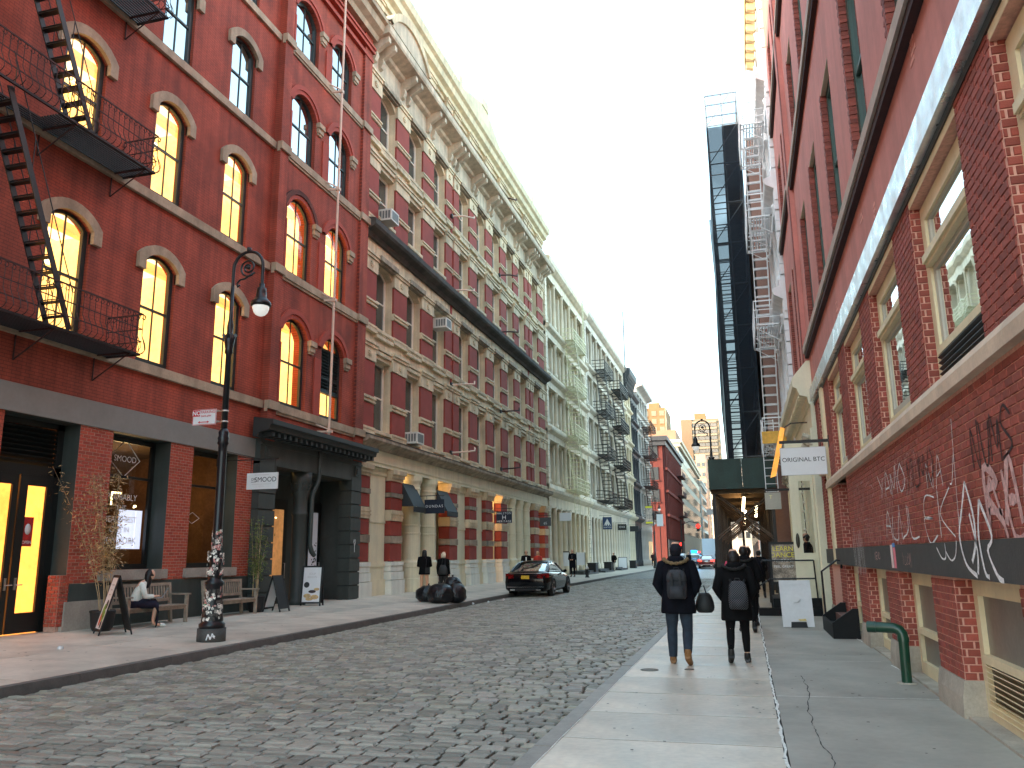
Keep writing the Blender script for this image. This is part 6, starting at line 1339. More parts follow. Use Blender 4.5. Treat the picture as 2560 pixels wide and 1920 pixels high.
# dark stoops and benches along the far left shops
for k, (yy, L, lb) in enumerate(((66, 5, "long dark loading step before the white iron building"), (74, 5.5, "dark loading step between the white and pale grey iron buildings"), (84, 5, "dark loading step before the pale grey iron building"))):
    T = thing("loading_step", lb, "step", (-13, yy, .15), group="loading steps on the left pavement"); q = MB(); q.box(-13.9, -12.6, yy, yy+L, .1, .42); q.build("platform", DGREY, T); q = MB(); q.box(-12.6, -12.2, yy+.2, yy+L-.2, .1, .26); q.build("lower_step", DGREY, T)
for k, yy in enumerate((70.5, 79, 97)):
    T = thing("planter_box", ("dark planter box nearest the display boards", "dark planter box under the nearer black fire escape", "dark planter box under the far black fire escape")[k], "planter", (-12.7, yy, .15), group="dark planter boxes"); q = MB(); q.box(-13.1, -12.4, yy, yy+1.2, .1, .95); q.build("box", BLACK, T); q = MB(); q.box(-13.15, -12.35, yy-.05, yy+1.25, .95, 1.02); q.build("rim", BLACK, T)
# hydrant
HY = thing("fire_hydrant", "black fire hydrant with pale cap near the left kerb", "hydrant", (-10.95, 58.6, .13))
q = MB(); q.lathe([(.17, 0), (.17, .05), (.12, .07), (.11, .5), (.15, .52), (.15, .57)], (-10.95, 58.6, .11), 12); q.build("barrel", BLACK, HY); q = MB(); q.lathe([(.14, .57), (.12, .68), (.06, .76), (.03, .82), (.0, .83)], (-10.95, 58.6, .11), 12); q.build("cap", mat("hydrant_silver", (.5, .5, .5), .4, .1, metal=.5), HY)
for s_ in (-1, 1): q = MB(); q.tube([(-10.95, 58.6, .5), (-10.95+s_*.2, 58.6, .5)], .05, 8); q.build("nozzle", BLACK, HY)
# ---- potted bamboo
DRY = mat("dry_bamboo_leaf", (.27, .19, .10), .75, .3, 10, attr=True); GRN = mat("green_bamboo_leaf", (.07, .10, .025), .6, .3, 10, attr=True); CANE = mat("bamboo_cane", (.34, .26, .15), .6, .3, 10); POT = mat("dark_pot", (.02, .02, .022), .5, .2)
def bamboo(label, x, y, z, n, hgt, lean, m, leaves, spread):
    T = thing("potted_bamboo", label, "plant", (x, y, z), group="potted bamboo outside the cafe"); q = MB(); q.lathe([(.17, 0), (.22, .1), (.25, .38), (.27, .42), (.25, .44), (.22, .40)], (x, y, z), 16); q.build("pot", POT, T); lf = MB()
    for k in range(n):
        w_ = random.uniform(0, 2*pi); r0 = random.uniform(0, .12); tx, ty = lean[0]+random.gauss(0, spread), lean[1]+random.gauss(0, spread); h = hgt*random.uniform(.72, 1.03); pts = []
        for i in range(9):
            t = i/8; pts.append(Vector((x+r0*cos(w_)+tx*t**1.4*h/hgt, y+r0*sin(w_)+ty*t**1.4*h/hgt, z+.35+(h-.35)*t)))
        c = MB(); c.tube(pts, [.009*(1-.75*i/8) for i in range(9)], 5); c.build("cane", CANE, T)
        for j in range(leaves):
            t = random.uniform(.36, 1.0) if j % 4 else random.uniform(.28, .5); i = min(7, int(t*8)); p = pts[i].lerp(pts[i+1], t*8-i)+Vector((random.gauss(0, .10), random.gauss(0, .10), random.gauss(0, .06)))
            d = Vector((random.gauss(0, 1), random.gauss(0, 1), random.gauss(-.25, .7))).normalized(); s_ = d.cross(Vector((random.gauss(0,1), random.gauss(0,1), random.gauss(0,1)))).normalized(); L = random.uniform(.06, .13); ww = random.uniform(.008, .014); b = random.uniform(.5, 1.7)
            if m is GRN and random.random() < .25: b *= 1.8
            lf.face([p, p+d*L*.4+s_*ww, p+d*L, p+d*L*.4-s_*ww], False, (b, b*random.uniform(.88, 1.05), b*random.uniform(.8, 1.1)))
    lf.build("leaves", m, T, kind="stuff")
bamboo("tall dry brown bamboo in a dark pot beside the lit doors", -13.30, 15.0, .17, 9, 3.5, (-.12, -.25), DRY, 230, .33)
bamboo("slim green bamboo in a dark pot at the end of the second bench", -13.38, 20.9, .18, 8, 2.75, (.0, .0), GRN, 120, .13)
# ---- rubbish bags
BAG = bpy.data.materials.new("black_plastic_bag"); BAG.use_nodes = True; n = BAG.node_tree.nodes; l = BAG.node_tree.links; p = n["Principled BSDF"]; p.inputs["Base Color"].default_value = (.010, .010, .013, 1); p.inputs["Roughness"].default_value = .32
vz = n.new("ShaderNodeTexVoronoi"); vz.inputs["Scale"].default_value = 9; vz.feature = 'DISTANCE_TO_EDGE'; tcn = n.new("ShaderNodeTexCoord"); l.new(tcn.outputs["Object"], vz.inputs["Vector"]); bp = n.new("ShaderNodeBump"); bp.inputs["Strength"].default_value = .7; bp.inputs["Distance"].default_value = .03; l.new(vz.outputs[0], bp.inputs["Height"]); l.new(bp.outputs[0], p.inputs["Normal"])
from mathutils import noise as MN
def trash_bag(label, x, y, z, rx, ry, rz_, seed):
    T = thing("rubbish_bag", label, "rubbish bag", (x, y, z), group="rubbish bags at the kerb"); q = MB(); rings = []
    for i in range(15):
        t = i/14; ph = pi*t; rr = sin(ph)**.65; zz = (1-cos(ph))/2; ring_ = []
        for k in range(26):
            w_ = 2*pi*k/26; v = Vector((cos(w_)*rr, sin(w_)*rr, zz*2)); nn = 1+.16*MN.noise(v*1.6+Vector((seed, 0, 0)))+.09*MN.noise(v*4.5+Vector((0, seed, 0)))+.05*abs(sin(w_*6+seed+zz*3))*zz
            ring_.append(Vector((x+rx*rr*cos(w_)*nn*(1-.25*zz), y+ry*rr*sin(w_)*nn*(1-.25*zz), z+rz_*2*zz*(.9+.1*nn))))
        rings.append(ring_)
    q.loft(rings); q.build("body", BAG, T)
    q = MB(); q.lathe([(.06, 0), (.04, .04), (.022, .06), (.045, .10), (.03, .10)], (x+.05*sin(seed), y, z+rz_*2-.04), 9); q.build("knot", BAG, T)
trash_bag("leftmost low rubbish bag of the kerb pile", -10.85, 27.6, .09, .46, .44, .29, 1.0); trash_bag("largest rubbish bag at the front of the kerb pile", -10.15, 27.0, .09, .52, .45, .33, 4.2); trash_bag("rubbish bag at the right end of the kerb pile", -9.72, 27.4, .09, .40, .42, .33, 7.7); trash_bag("rubbish bag heaped on top of the kerb pile", -9.98, 27.75, .48, .34, .34, .24, 2.9); trash_bag("rubbish bag behind the kerb pile", -10.45, 28.1, .1, .40, .40, .30, 9.1)
for k, (xx, yy, m) in enumerate(((-9.25, 27.9, SGN), (-9.0, 28.9, SGN), (-11.6, 12.2, SGN), (-8.9, 30.5, STW))):
    q = MB(); q.lathe([(.03, 0), (.04, .07), (.038, .08)], n=8); me = q.data("litter"); me.transform(Matrix.Rotation(1.5, 4, 'X')); me.materials.append(m); o = bpy.data.objects.new("litter_cup", me); COL.objects.link(o); o.location = (xx, yy, .04 if k != 2 else .15); tag(o, ("crumpled white cup in the gutter beside the rubbish bags", "white cup farther along the gutter past the rubbish bags", "scrap of white paper on the near left pavement", "pinkish scrap in the gutter near the black car")[k], "litter")
# ---- right pavement things
PLATE = mat("black_steel_plate", (.010, .011, .012), .6, .25, 5, spec=.2); RAILM = mat("black_rail", (.012, .013, .015), .4, .2)
ST = thing("steel_stoop", "black steel stoop platform with two steps and pipe railings before the cream shop", "stoop", (1.2, 24, 0))
q = MB(); q.box(.62, 2.0, 23.55, 26.0, 0, .44); q.build("platform", PLATE, ST); q = MB(); q.box(.23, 1.80, 23.42, 23.54, 0, .20); q.box(.23, .61, 23.54, 26.0, 0, .20); q.build("lower_step", PLATE, ST)
q = MB(); q.box(.26, .60, 23.6, 25.9, .204, .212); q.build("tread_plate", mat("checker_plate", (.18, .19, .19), .35, .3, 60, bump=.5, bscale=80, metal=.6), ST)
for (pts, nm) in ((([(.58, 23.5, .2), (.58, 23.5, 1.43)]), "rail_post"), (([(1.74, 23.5, .44), (1.71, 23.5, 1.43)]), "rail_post"), (([(.2, 23.5, 1.22), (.42, 23.5, 1.43), (1.71, 23.5, 1.43)]), "top_rail"), (([(.2, 23.5, .72), (.57, 23.5, .95), (1.72, 23.5, .96)]), "mid_rail"), (([(.22, 25.8, 1.22), (.44, 25.8, 1.43), (1.3, 25.8, 1.43)]), "top_rail"), (([(.2, 23.5, .2), (.2, 23.5, 1.22)]), "rail_post"), (([(.22, 25.8, .2), (.22, 25.8, 1.22)]), "rail_post"), (([(.6, 25.8, .2), (.6, 25.8, 1.43)]), "rail_post")):
    q = MB(); q.tube(pts, .022, 6, sm=False); q.build(nm, RAILM, ST)
SB = thing("door_stoop", "black boxed door step with sloping cheek walls and a handrail at the brick wall", "stoop", (1.75, 18.4, 0))
for yy in (17.40, 19.52):
    q = MB(); q.prism([(1.51, yy, 0), (2.0, yy, 0), (2.0, yy, .56), (1.90, yy, .56), (1.51, yy, .29)], (0, .08, 0)); q.build("cheek_wall", PLATE, SB)
q = MB(); q.box(1.51, 1.56, 17.48, 19.52, 0, .27); q.build("riser", PLATE, SB); q = MB(); q.box(1.56, 1.78, 17.48, 19.52, 0, .18); q.build("tread", PLATE, SB); q = MB(); q.box(1.78, 2.0, 17.48, 19.52, 0, .36); q.build("upper_tread", mat("brown_tread", (.10, .05, .04), .7, .2), SB)
q = MB(); q.tube([(1.58, 19.56, .2), (1.57, 19.56, 1.22), (1.90, 19.56, 1.46), (1.99, 19.56, 1.44), (1.99, 19.56, 1.28)], .024, 6, sm=False); q.build("handrail", RAILM, SB)
GP = thing("standpipe", "dark green elbow standpipe rising from the pavement by the brick piers", "standpipe", (1.84, 11.75, 0)); GPM = mat("green_gloss_paint", (.008, .055, .030), .3, .2, 6)
q = MB(); q.tube([(1.84, 11.75, 0), (1.85, 11.76, .52)], .062, 14); q.build("riser", GPM, GP)
q = MB(); q.tube([(1.85, 11.76, .50), (1.853, 11.765, .56)], .070, 14); q.build("coupling", GPM, GP)
q = MB(); q.tube([(1.85, 11.76, .54), (1.845, 11.765, .60), (1.815, 11.78, .645), (1.76, 11.80, .665), (1.55, 11.88, .67)], .066, 14); q.build("elbow", GPM, GP)
q = MB(); q.tube([(1.56, 11.875, .67), (1.46, 11.91, .67)], .072, 14); q.build("cap", GPM, GP); q = MB(); q.lathe([(.13, 0), (.12, .012)], (1.84, 11.75, .0), 14); q.build("floor_flange", CONC2, GP)
WB = thing("white_signboard", "white freestanding signboard with pale blob logo and a black foot weight", "signboard", (1.03, 19.9, 0)); BWM = mat("frosted_board", (.66, .67, .66), .5, .06, 1.5)
q = MB(); q.prism([(.69, 19.88, .01), (1.36, 19.92, .01), (1.335, 20.0, 1.02), (.665, 19.96, 1.02)], (0, .03, 0)); q.build("panel", BWM, WB)
q = MB(); q.prism([(.86, 19.80, 0), (1.21, 19.82, 0), (1.19, 19.84, .12), (.87, 19.83, .12)], (0, .3, 0)); q.build("foot_weight", BLACK, WB)
q = MB(); q.face([(1.0+.09*cos(w_)*(1+.3*sin(3*w_)), 19.905+.006*0, .60+.075*sin(w_)*(1+.25*cos(2*w_))) for w_ in [2*pi*i/18 for i in range(18)]]); q.build("logo", mat("pale_logo", (.8, .8, .8), .5, 0), WB)
text("ORIGINAL BTC", .06, (.98, 19.935, .94), RX, UZ, mat("pale_print", (.8, .8, .8), .5, 0), WB)
q = MB(); q.face([(1.05,19.885,.14),(1.2,19.893,.14),(1.18,19.90,.19),(1.02,19.89,.18)]); q.build("bottom_mark", mat("gold_print", (.55, .45, .2), .5, .2), WB)
LS = thing("dance_poster_board", "black framed poster board reading LEARN DANCE on the steel stoop", "signboard", (1.0, 24.3, .44))
q = MB()
for a in ((.62, .68, .5, 1.93), (1.36, 1.42, .5, 1.93), (.68, 1.36, 1.86, 1.93), (.68, 1.36, .78, .85)): q.box(a[0], a[1], 24.3, 24.36, a[2], a[3])
q.build("frame", BLACK, LS); q = MB(); q.box(.68, 1.36, 24.32, 24.34, .85, 1.86); q.build("poster", mat("poster_print", (.22, .19, .16), .25, .9, 4), LS)
YEL = mat("poster_yellow", (.55, .50, .04), .5, 0)
for t, s_, z_, m in (("LEARN", .185, 1.74, YEL), ("DANCE!", .19, 1.57, YEL), ("HAVE FUN...", .095, 1.42, TXTW), ("FEEL GREAT!", .095, 1.26, TXTW)): text(t, s_, (.99, 24.316, z_), RX, UZ, m, LS)
MH = thing("manhole_cover", "round iron cover set in the pale right pavement", "manhole cover", (-1.45, 12.4, 0)); q = MB(); q.lathe([(.13, .001), (.13, .008), (.115, .008), (.115, .005), (.001, .005)], (-1.45, 12.4, 0), 24); q.build("cover", mat("iron_cover", (.12, .115, .10), .6, .3, 40, bump=.4), MH)
MH = thing("iron_cover_small", "smaller iron cover behind the man's heel", "manhole cover", (-.9, 12.55, 0)); q = MB(); q.lathe([(.07, .001), (.07, .007), (.001, .007)], (-.9, 12.55, 0), 20); q.build("cover", MATS["iron_cover"], MH)
# string lights on cream shop
SL = thing("string_lights", "string of small clear bulbs looped down the cream shopfront pilasters", "lights", (1.8, 27, 1)); q = MB(); bl = MB()
for (x0, yy) in ((1.78, 26.15), (1.80, 29.35)):
    q.tube([(x0, yy, 4.9), (x0-.03, yy, 3.6), (x0, yy, 1.6)], .012, 5)
    for k in range(12): bl.lathe([(.01, 0), (.04, .04), (.03, .09), (.005, .1)], (x0-.04+.03*(k % 2), yy-.04, 1.7+k*.27), 6)
q.build("cord", BLACK, SL); bl.build("bulbs", mat("clear_bulbs", (.5, .48, .42), .2, .1), SL, kind="stuff")
# ================================================================= cars
CARB = mat("black_car_paint", (.003, .003, .005), .14, 0, coat=.25, spec=.3); CARG = glass("car_glass", trans=0, dark=(.01, .012, .014), ior=1.9); TYRE = mat("tyre_rubber", (.015, .015, .015), .8, .2); RIM = mat("alloy_rim", (.5, .5, .52), .25, .05, metal=.9); CHROME = mat("chrome_trim", (.7, .7, .72), .12, 0, metal=1); TAIL = mat("tail_lamp_red", (.30, .01, .012), .2, .1, emit=.02); TAILON = mat("tail_lamp_on", (1, .05, .03), .3, 0, emit=.6)
def car(label, loc, rz, body, tail, h=1.0, plate=None, name="parked_car", group=None, suv=False):
    T = thing(name, label, "car", loc, rz, group); lb = dict(local=True)
    stn = [(-1.12, .74, .78, .36), (-1.09, .86, .92, .28), (-.95, .92, 1.0, .22), (-.55, .945, 1.035, .20), (.2, .95, 1.03, .19), (1.2, .95, 1.0, .19), (2.3, .945, .985, .19), (3.0, .935, .94, .20), (3.6, .90, .86, .22), (3.95, .82, .76, .25), (4.1, .66, .66, .32)]
    if suv: stn = [(y, w_, zt*1.12 if y < 3 else zt*1.1, zb+.06) for y, w_, zt, zb in stn]
    rings = []
    for y, w_, zt, zb in stn:
        hp = [(0, zb), (w_*.8, zb), (w_*.97, zb+.10), (w_, zb+(zt-zb)*.45), (w_*.985, zb+(zt-zb)*.72), (w_*.93, zt-.06), (w_*.84, zt-.012), (w_*.45, zt+.018), (0, zt+.025)]
        rings.append([Vector((x, y, z)) for x, z in hp]+[Vector((-x, y, z)) for x, z in hp[-2:0:-1]])
    q = MB(); q.loft(rings); q.build("body", body, T, **lb)
    gs = [(-.38, 1.02, .80, .80), (-.10, 1.15, .80, .73), (.38, 1.35, .80, .63), (.9, 1.44, .80, .60), (1.4, 1.44, .80, .60), (1.85, 1.36, .80, .62), (2.3, 1.16, .80, .70), (2.6, .98, .80, .78)]
    if suv: gs = [(-1.0, 1.1, .82, .82), (-.92, 1.4, .82, .74), (-.8, 1.66, .82, .68), (.5, 1.70, .82, .66), (1.4, 1.68, .82, .66), (1.85, 1.55, .82, .68), (2.3, 1.30, .82, .74), (2.55, 1.1, .82, .80)]
    rings = []; rr2 = []
    for y, zt, wb, wt in gs:
        z0 = .96 if not suv else 1.06; t = (zt-z0); rings.append([Vector(v) for v in ((-wb, y, z0-.02), (wb, y, z0-.02), (wt+(wb-wt)*.3, y, z0+t*.7), (wt, y, zt), (wt*.5, y, zt+.03), (-wt*.5, y, zt+.03), (-wt, y, zt), (-wt-(wb-wt)*.3, y, z0+t*.7))])
    q = MB(); q.loft(rings); q.build("window_glass", CARG, T, **lb)
    q = MB(); rk = [i for i, g_ in enumerate(gs) if (g_[1] > (1.30 if not suv else 1.5))]
    q.loft([[Vector((sx*gs[i][3]*k, gs[i][0], gs[i][1]+dz)) for sx, k, dz in ((-1, 1.02, -.03), (-1, 1.0, .012), (-1, .5, .045), (1, .5, .045), (1, 1.0, .012), (1, 1.02, -.03))] for i in rk]); q.build("roof", body, T, **lb)
    for s_ in (-1, 1):
        q = MB(); q.tube([(s_*.80, gs[0][0]-.05, gs[0][1]-.03), (s_*(gs[1][3]+.02), gs[1][0], gs[1][1]), (s_*(gs[2][3]+.012), gs[2][0], gs[2][1])], [.07, .075, .05], 6); q.build("rear_pillar", body, T, **lb)
        q = MB(); q.tube([(s_*gs[-1][3], gs[-1][0], gs[-1][1]), (s_*gs[-2][3], gs[-2][0], gs[-2][1]), (s_*gs[-3][3], gs[-3][0], gs[-3][1])], .035, 6); q.build("front_pillar", body, T, **lb)
        q = MB(); q.bar((s_*.72, .95, 1.0), (s_*.615, .95, 1.42 if not suv else 1.66), .05, .03); q.build("door_pillar", body, T, **lb)
        q = MB(); q.tube([(s_*.79, -.5, 1.025), (s_*.80, .5, 1.03), (s_*.80, 2.2, .99)], .014, 5); q.tube([(s_*.78, -.45, 1.06), (s_*.66, .15, 1.36), (s_*.63, .7, 1.44), (s_*.63, 1.4, 1.44), (s_*.66, 1.9, 1.35), (s_*.76, 2.4, 1.06)], .012, 5); q.build("window_trim", CHROME, T, **lb)
        q = MB(); q.tube([(s_*.88, 2.15, .98), (s_*.98, 2.12, 1.0), (s_*1.06, 2.1, 1.03)], [.03, .07, .06], 8); q.build("mirror", body, T, **lb)
        for yy in (.55, 1.65): q = MB(); q.bar((s_*.955, yy, .86), (s_*.955, yy+.2, .86), .02, .03); q.build("door_handle", CHROME, T, **lb)
        for yy in (.02, 3.05):
            q = MB(); n_ = 22; prf = [(.22, -.11), (.33, -.115), (.345, -.08), (.345, .08), (.33, .115), (.22, .11)]
            rg = [[Vector((s_*.84+px, yy+r*cos(2*pi*k/n_), .345+r*sin(2*pi*k/n_))) for k in range(n_)] for r, px in prf]; q.loft(rg, cap=True); wh = q.build("wheel", TYRE, T, **lb)
            q = MB(); rg = [[Vector((s_*(.955+dx), yy+r*cos(2*pi*k/n_), .345+r*sin(2*pi*k/n_))) for k in range(n_)] for r, dx in ((.235, 0), (.22, .004), (.20, -.01), (.06, .0))]; q.loft(rg)
            q.build("rim", RIM, wh, **lb)
            q = MB()
            for k in range(10): w_ = 2*pi*k/10; q.obox((s_*.955, yy+.14*cos(w_), .345+.14*sin(w_)), (.012, .12, .035), Matrix.Rotation(w_, 3, 'X'))
            q.build("rim_gaps", TYRE, wh, kind="stuff", **lb)
            q = MB(); pts = [(s_*(.935 if yy < 1 else .925), yy+.40*cos(t), .345+.40*sin(t)) for t in [pi*k/12 for k in range(13)]]; q.tube(pts, .035, 6); q.build("wheel_arch", BLACK if not suv else body, T, **lb)
        q = MB(); q.loft([[Vector((s_*(.50), -1.125, z)) for z in (.78, .84, .90, .92)], [Vector((s_*.72, -1.12, z)) for z in (.74, .82, .92, .945)], [Vector((s_*.87, -1.03, z)) for z in (.72, .82, .94, .97)], [Vector((s_*.945, -.80, z)) for z in (.80, .85, .94, .97)]], cap=False); q.build("tail_light", tail, T, **lb)
    q = MB(); q.box(-.80, .80, -1.14, -1.11, .405, .425); q.build("bumper_trim", CHROME, T, **lb); q = MB(); q.tube([(-.70, -1.10, .955), (0, -1.125, .965), (.70, -1.10, .955)], .012, 5); q.build("boot_trim", CHROME, T, **lb)
    q = MB(); q.box(-.55, .55, -1.135, -1.10, .27, .36); q.build("bumper_vent", BLACK, T, **lb)
    for s_ in (-1, 1): q = MB(); q.box(s_*.45, s_*.65, -1.145, -1.12, .27, .33); q.build("exhaust", CHROME, T, **lb)
    q = MB(); q.box(-.17, .17, -1.135, -1.12, .74, .88); q.build("number_plate", plate or SGN, T, **lb)
    return T
PLY = mat("yellow_plate", (.62, .36, .02), .5, .15, 20)
car("glossy black saloon car parked at the left kerb with yellow number plate", (-8.92, 34.85, roadz(-8.9, 35)-.0), radians(0), CARB, TAIL, plate=PLY, group="cars in the street")
PWHITE = mat("police_white", (.55, .57, .60), .3, 0, coat=.5); REDP = mat("dark_red_paint", (.10, .006, .008), .2, 0, coat=1)
pc = car("dark blue police car with glowing blue roof lights far down the street", (-5.95, 103, .05), 0, mat("police_blue", (.02, .03, .07), .2, 0, coat=.5), TAILON, suv=True, group="cars in the street")
q = MB(); q.box(-.5, .25, .5, .95, 1.74, 2.06); q.build("blue_beacon", mat("beacon_blue", (.02, .42, 1), .4, 0, emit=.22), pc, local=True); q = MB(); q.box(.30, .6, .5, .95, 1.74, 1.95); q.build("red_beacon", mat("beacon_red", (1, .03, .03), .4, 0, emit=.4), pc, local=True)
car("white police car beside the one with the blue lights", (-8.4, 112, .03), 0, PWHITE, TAILON, group="cars in the street", suv=True)
car("dark red car with bright brake lights far down the street", (-4.45, 99, .04), 0, REDP, TAILON, group="cars in the street")
ld = bpy.data.lights.new('beacon_light', 'POINT'); ld.energy = 60; ld.color = (.1, .5, 1); lo = bpy.data.objects.new('beacon_light', ld); COL.objects.link(lo); lo.location = (-6.1, 102.4, 2.8)
TRK = thing("box_truck", "white box truck in front of the dark red car", "truck", (-4.2, 112, 0), group="cars in the street"); q = MB(); q.box(-5.4, -3.1, 110, 116, .8, 3.6); q.build("cargo_box", SGN, TRK); q = MB(); q.box(-5.3, -3.2, 116.1, 118, .6, 2.6); q.build("cab", SGN, TRK); q = MB(); q.box(-5.3, -3.2, 109.9, 118, .45, .8); q.build("chassis", BLACK, TRK)
for s_ in (-5.2, -3.3):
    for yy in (111.3, 116.8): q = MB(); q.tube([(s_-.12, yy, .45), (s_+.12, yy, .45)], .45, 14); q.build("wheel", TYRE, TRK)
# ---- traffic signals and far signs
SIGRED = mat("signal_red", (1, .03, .02), .4, 0, emit=.45)
def signal(label, x, y, z, arm=0, r=.2, pole=True):
    T = thing("traffic_light", label, "traffic light", (x, y, 0), group="red traffic lights"); q = MB(); q.box(x-.22, x+.22, y, y+.25, z-.75, z+.35); q.build("housing", BLACK, T); q = MB(); q.lathe([(.001, 0), (r, 0), (r, .04), (.001, .06)], n=14); me = q.data("lens"); me.transform(Matrix.Rotation(pi/2, 4, 'X')); me.materials.append(SIGRED); ob("red_lens", me, T, (0, -.03, z))
    q = MB()
    if arm: q.tube([(x, y+.15, z+.4), (x+arm*.5, y+.15, z+.7), (x+arm, y+.15, z+.2)], .06, 6); q.tube([(x+arm, y+.15, 0), (x+arm, y+.15, z+1)], .09, 8)
    else: q.tube([(x, y+.3, 0), (x, y+.3, z+.6)], .09, 8)
    q.build("pole", IRON, T)
signal("large red traffic light hanging over the far crossing", -6.4, 122, 5.6, -2.4, .32); signal("red traffic light on the left corner pole", -9.7, 132, 3.2, 0, .26); signal("red signal light seen inside the shed by its left posts", -.95, 58, 5.0, 0, .14); signal("red signal light seen between the crossed shed braces", -.1, 66, 4.1, 0, .15); signal("low red traffic light beside the truck", -3.6, 126, 4.6, 0, .2)
BN = thing("lamp_banner", "yellow edged street banner hanging on the distant lamp", "banner", (-11, 97, 5)); q = MB(); q.box(-11.0, -10.2, 97, 97.03, 5.2, 7.2); q.build("cloth", mat("banner_print", (.38, .33, .30), .7, .7, 4), BN); q = MB(); q.box(-11.0, -10.2, 96.98, 97.0, 7.0, 7.2); q.box(-11.0, -10.2, 96.98, 97.0, 5.2, 5.4); q.build("yellow_edges", mat("banner_yellow", (.6, .55, .03), .6, 0), BN, kind="stuff"); q = MB(); q.bar((-11, 97.02, 7.25), (-10.1, 97.02, 7.25), .04); q.bar((-11, 97.02, 5.15), (-10.1, 97.02, 5.15), .04); q.build("brackets", IRON, BN, kind="stuff")
WS = thing("white_street_sign", "white square sign on a pole beside the distant lamp", "sign", (-9.5, 98, .1)); q = MB(); q.box(-9.85, -9.1, 98, 98.04, 4.9, 6.3); q.build("plate", SGN, WS); q = MB(); q.tube([(-9.48, 98.06, .1), (-9.48, 98.06, 6.4)], .05, 6); q.build("pole", IRON, WS)
RS = thing("white_street_sign_small", "small white street sign on the pole beside the shed", "sign", (-2.2, 60, 4)); q = MB(); q.box(-2.5, -1.98, 60, 60.03, 4.35, 4.75); q.build("plate", SGN, RS); q = MB(); q.tube([(-1.75, 60.05, 0), (-1.75, 60.05, 5.2)], .04, 6); q.bar((-2.4, 60.05, 4.7), (-1.75, 60.05, 4.7), .03); q.build("pole", IRON, RS)
# warm shop windows at the far left corner
q = MB(); q.box(XL+.15, XL+.2, 131.2, 131.25, .6, 3.4)
for k, (yy, L) in enumerate(((124.5, .8), (126.2, .8), (128.2, 1.2))):
    q = MB(); FL.box(q, yy, yy+L, .5, 3.6, .05, .09); q.build("lit_shop_window", SHOPLIT, LG)

OL = thing("orange_lantern", "orange glowing slanted lantern behind the white sign on the brick wall", "lamp", (1.05, 24.6, 3.9)); q = MB(); q.prism([(.82, 24.6, 3.75), (.98, 24.6, 3.80), (1.32, 24.6, 5.15), (1.20, 24.6, 5.2)], (0, .12, 0)); q.build("glowing_panel", mat("orange_glow", (1, .40, .06), .5, .3, 3, emit=.10), OL); q = MB(); q.tube([(1.26, 24.66, 5.15), (1.5, 24.66, 5.3), (2.0, 24.66, 5.3)], .02, 6); q.build("bracket", IRON, OL)
# ================================================================= people
SKIN = mat("skin", (.52, .31, .22), .55, .06); SKIN_D = mat("skin_tan", (.36, .20, .13), .55, .06); HAIRB = mat("hair_black", (.008, .006, .006), .5, .3, 20); HAIRL = mat("hair_fair", (.35, .22, .10), .5, .3, 20)
COATN = mat("navy_black_coat", (.006, .007, .012), .85, .3, 6, bump=.3, bscale=25, spec=.15); COATB = mat("black_coat", (.006, .006, .007), .85, .3, 6, bump=.3, bscale=25, spec=.15); JEANS = mat("blue_jeans", (.022, .036, .056), .85, .3, 9, bump=.2); LEGG = mat("black_leggings", (.007, .007, .008), .85, .2, spec=.15); BOOTT = mat("tan_boots", (.17, .085, .03), .6, .2); BOOTB = mat("black_boots", (.01, .009, .009), .5, .2); FUR = mat("tan_fur", (.13, .095, .05), .95, .5, 40, bump=.8, bscale=60); HATW = mat("cream_knit_hat", (.60, .50, .40), .9, .15, 30, bump=.4); SHIRT = mat("white_shirt", (.6, .6, .58), .8, .1); REDC_ = mat("red_top", (.35, .03, .02), .8, .2)
def ell(c, rx, ry, n=14, rot=0.0, up=None):
    c = Vector(c); return [c+Vector((rx*cos(w_)*cos(rot)-ry*sin(w_)*sin(rot), rx*cos(w_)*sin(rot)+ry*sin(w_)*cos(rot), 0)) for w_ in [2*pi*k/n for k in range(n)]]
def skin_body(verts, edges, rads, m, T, nm="body"):
    me = bpy.data.meshes.new("sk"); me.from_pydata(verts, edges, []); o = bpy.data.objects.new("sk", me); COL.objects.link(o)
    o.modifiers.new("s", 'SKIN'); sk = o.modifiers.new("d", 'SUBSURF'); sk.levels = 1
    if not me.skin_vertices: bpy.context.view_layer.update()
    d = me.skin_vertices[0].data
    for i, r in enumerate(rads): d[i].radius = (r, r) if not isinstance(r, tuple) else r
    d[0].use_root = True
    dg = bpy.context.evaluated_depsgraph_get(); dg.update(); m2 = bpy.data.meshes.new_from_object(o.evaluated_get(dg)); bpy.data.objects.remove(o)
    for pl_ in m2.polygons: pl_.use_smooth = True
    m2.materials.clear(); m2.materials.append(m); return ob(nm, m2, T)
def bez(a, b, c): return [a, b, c]
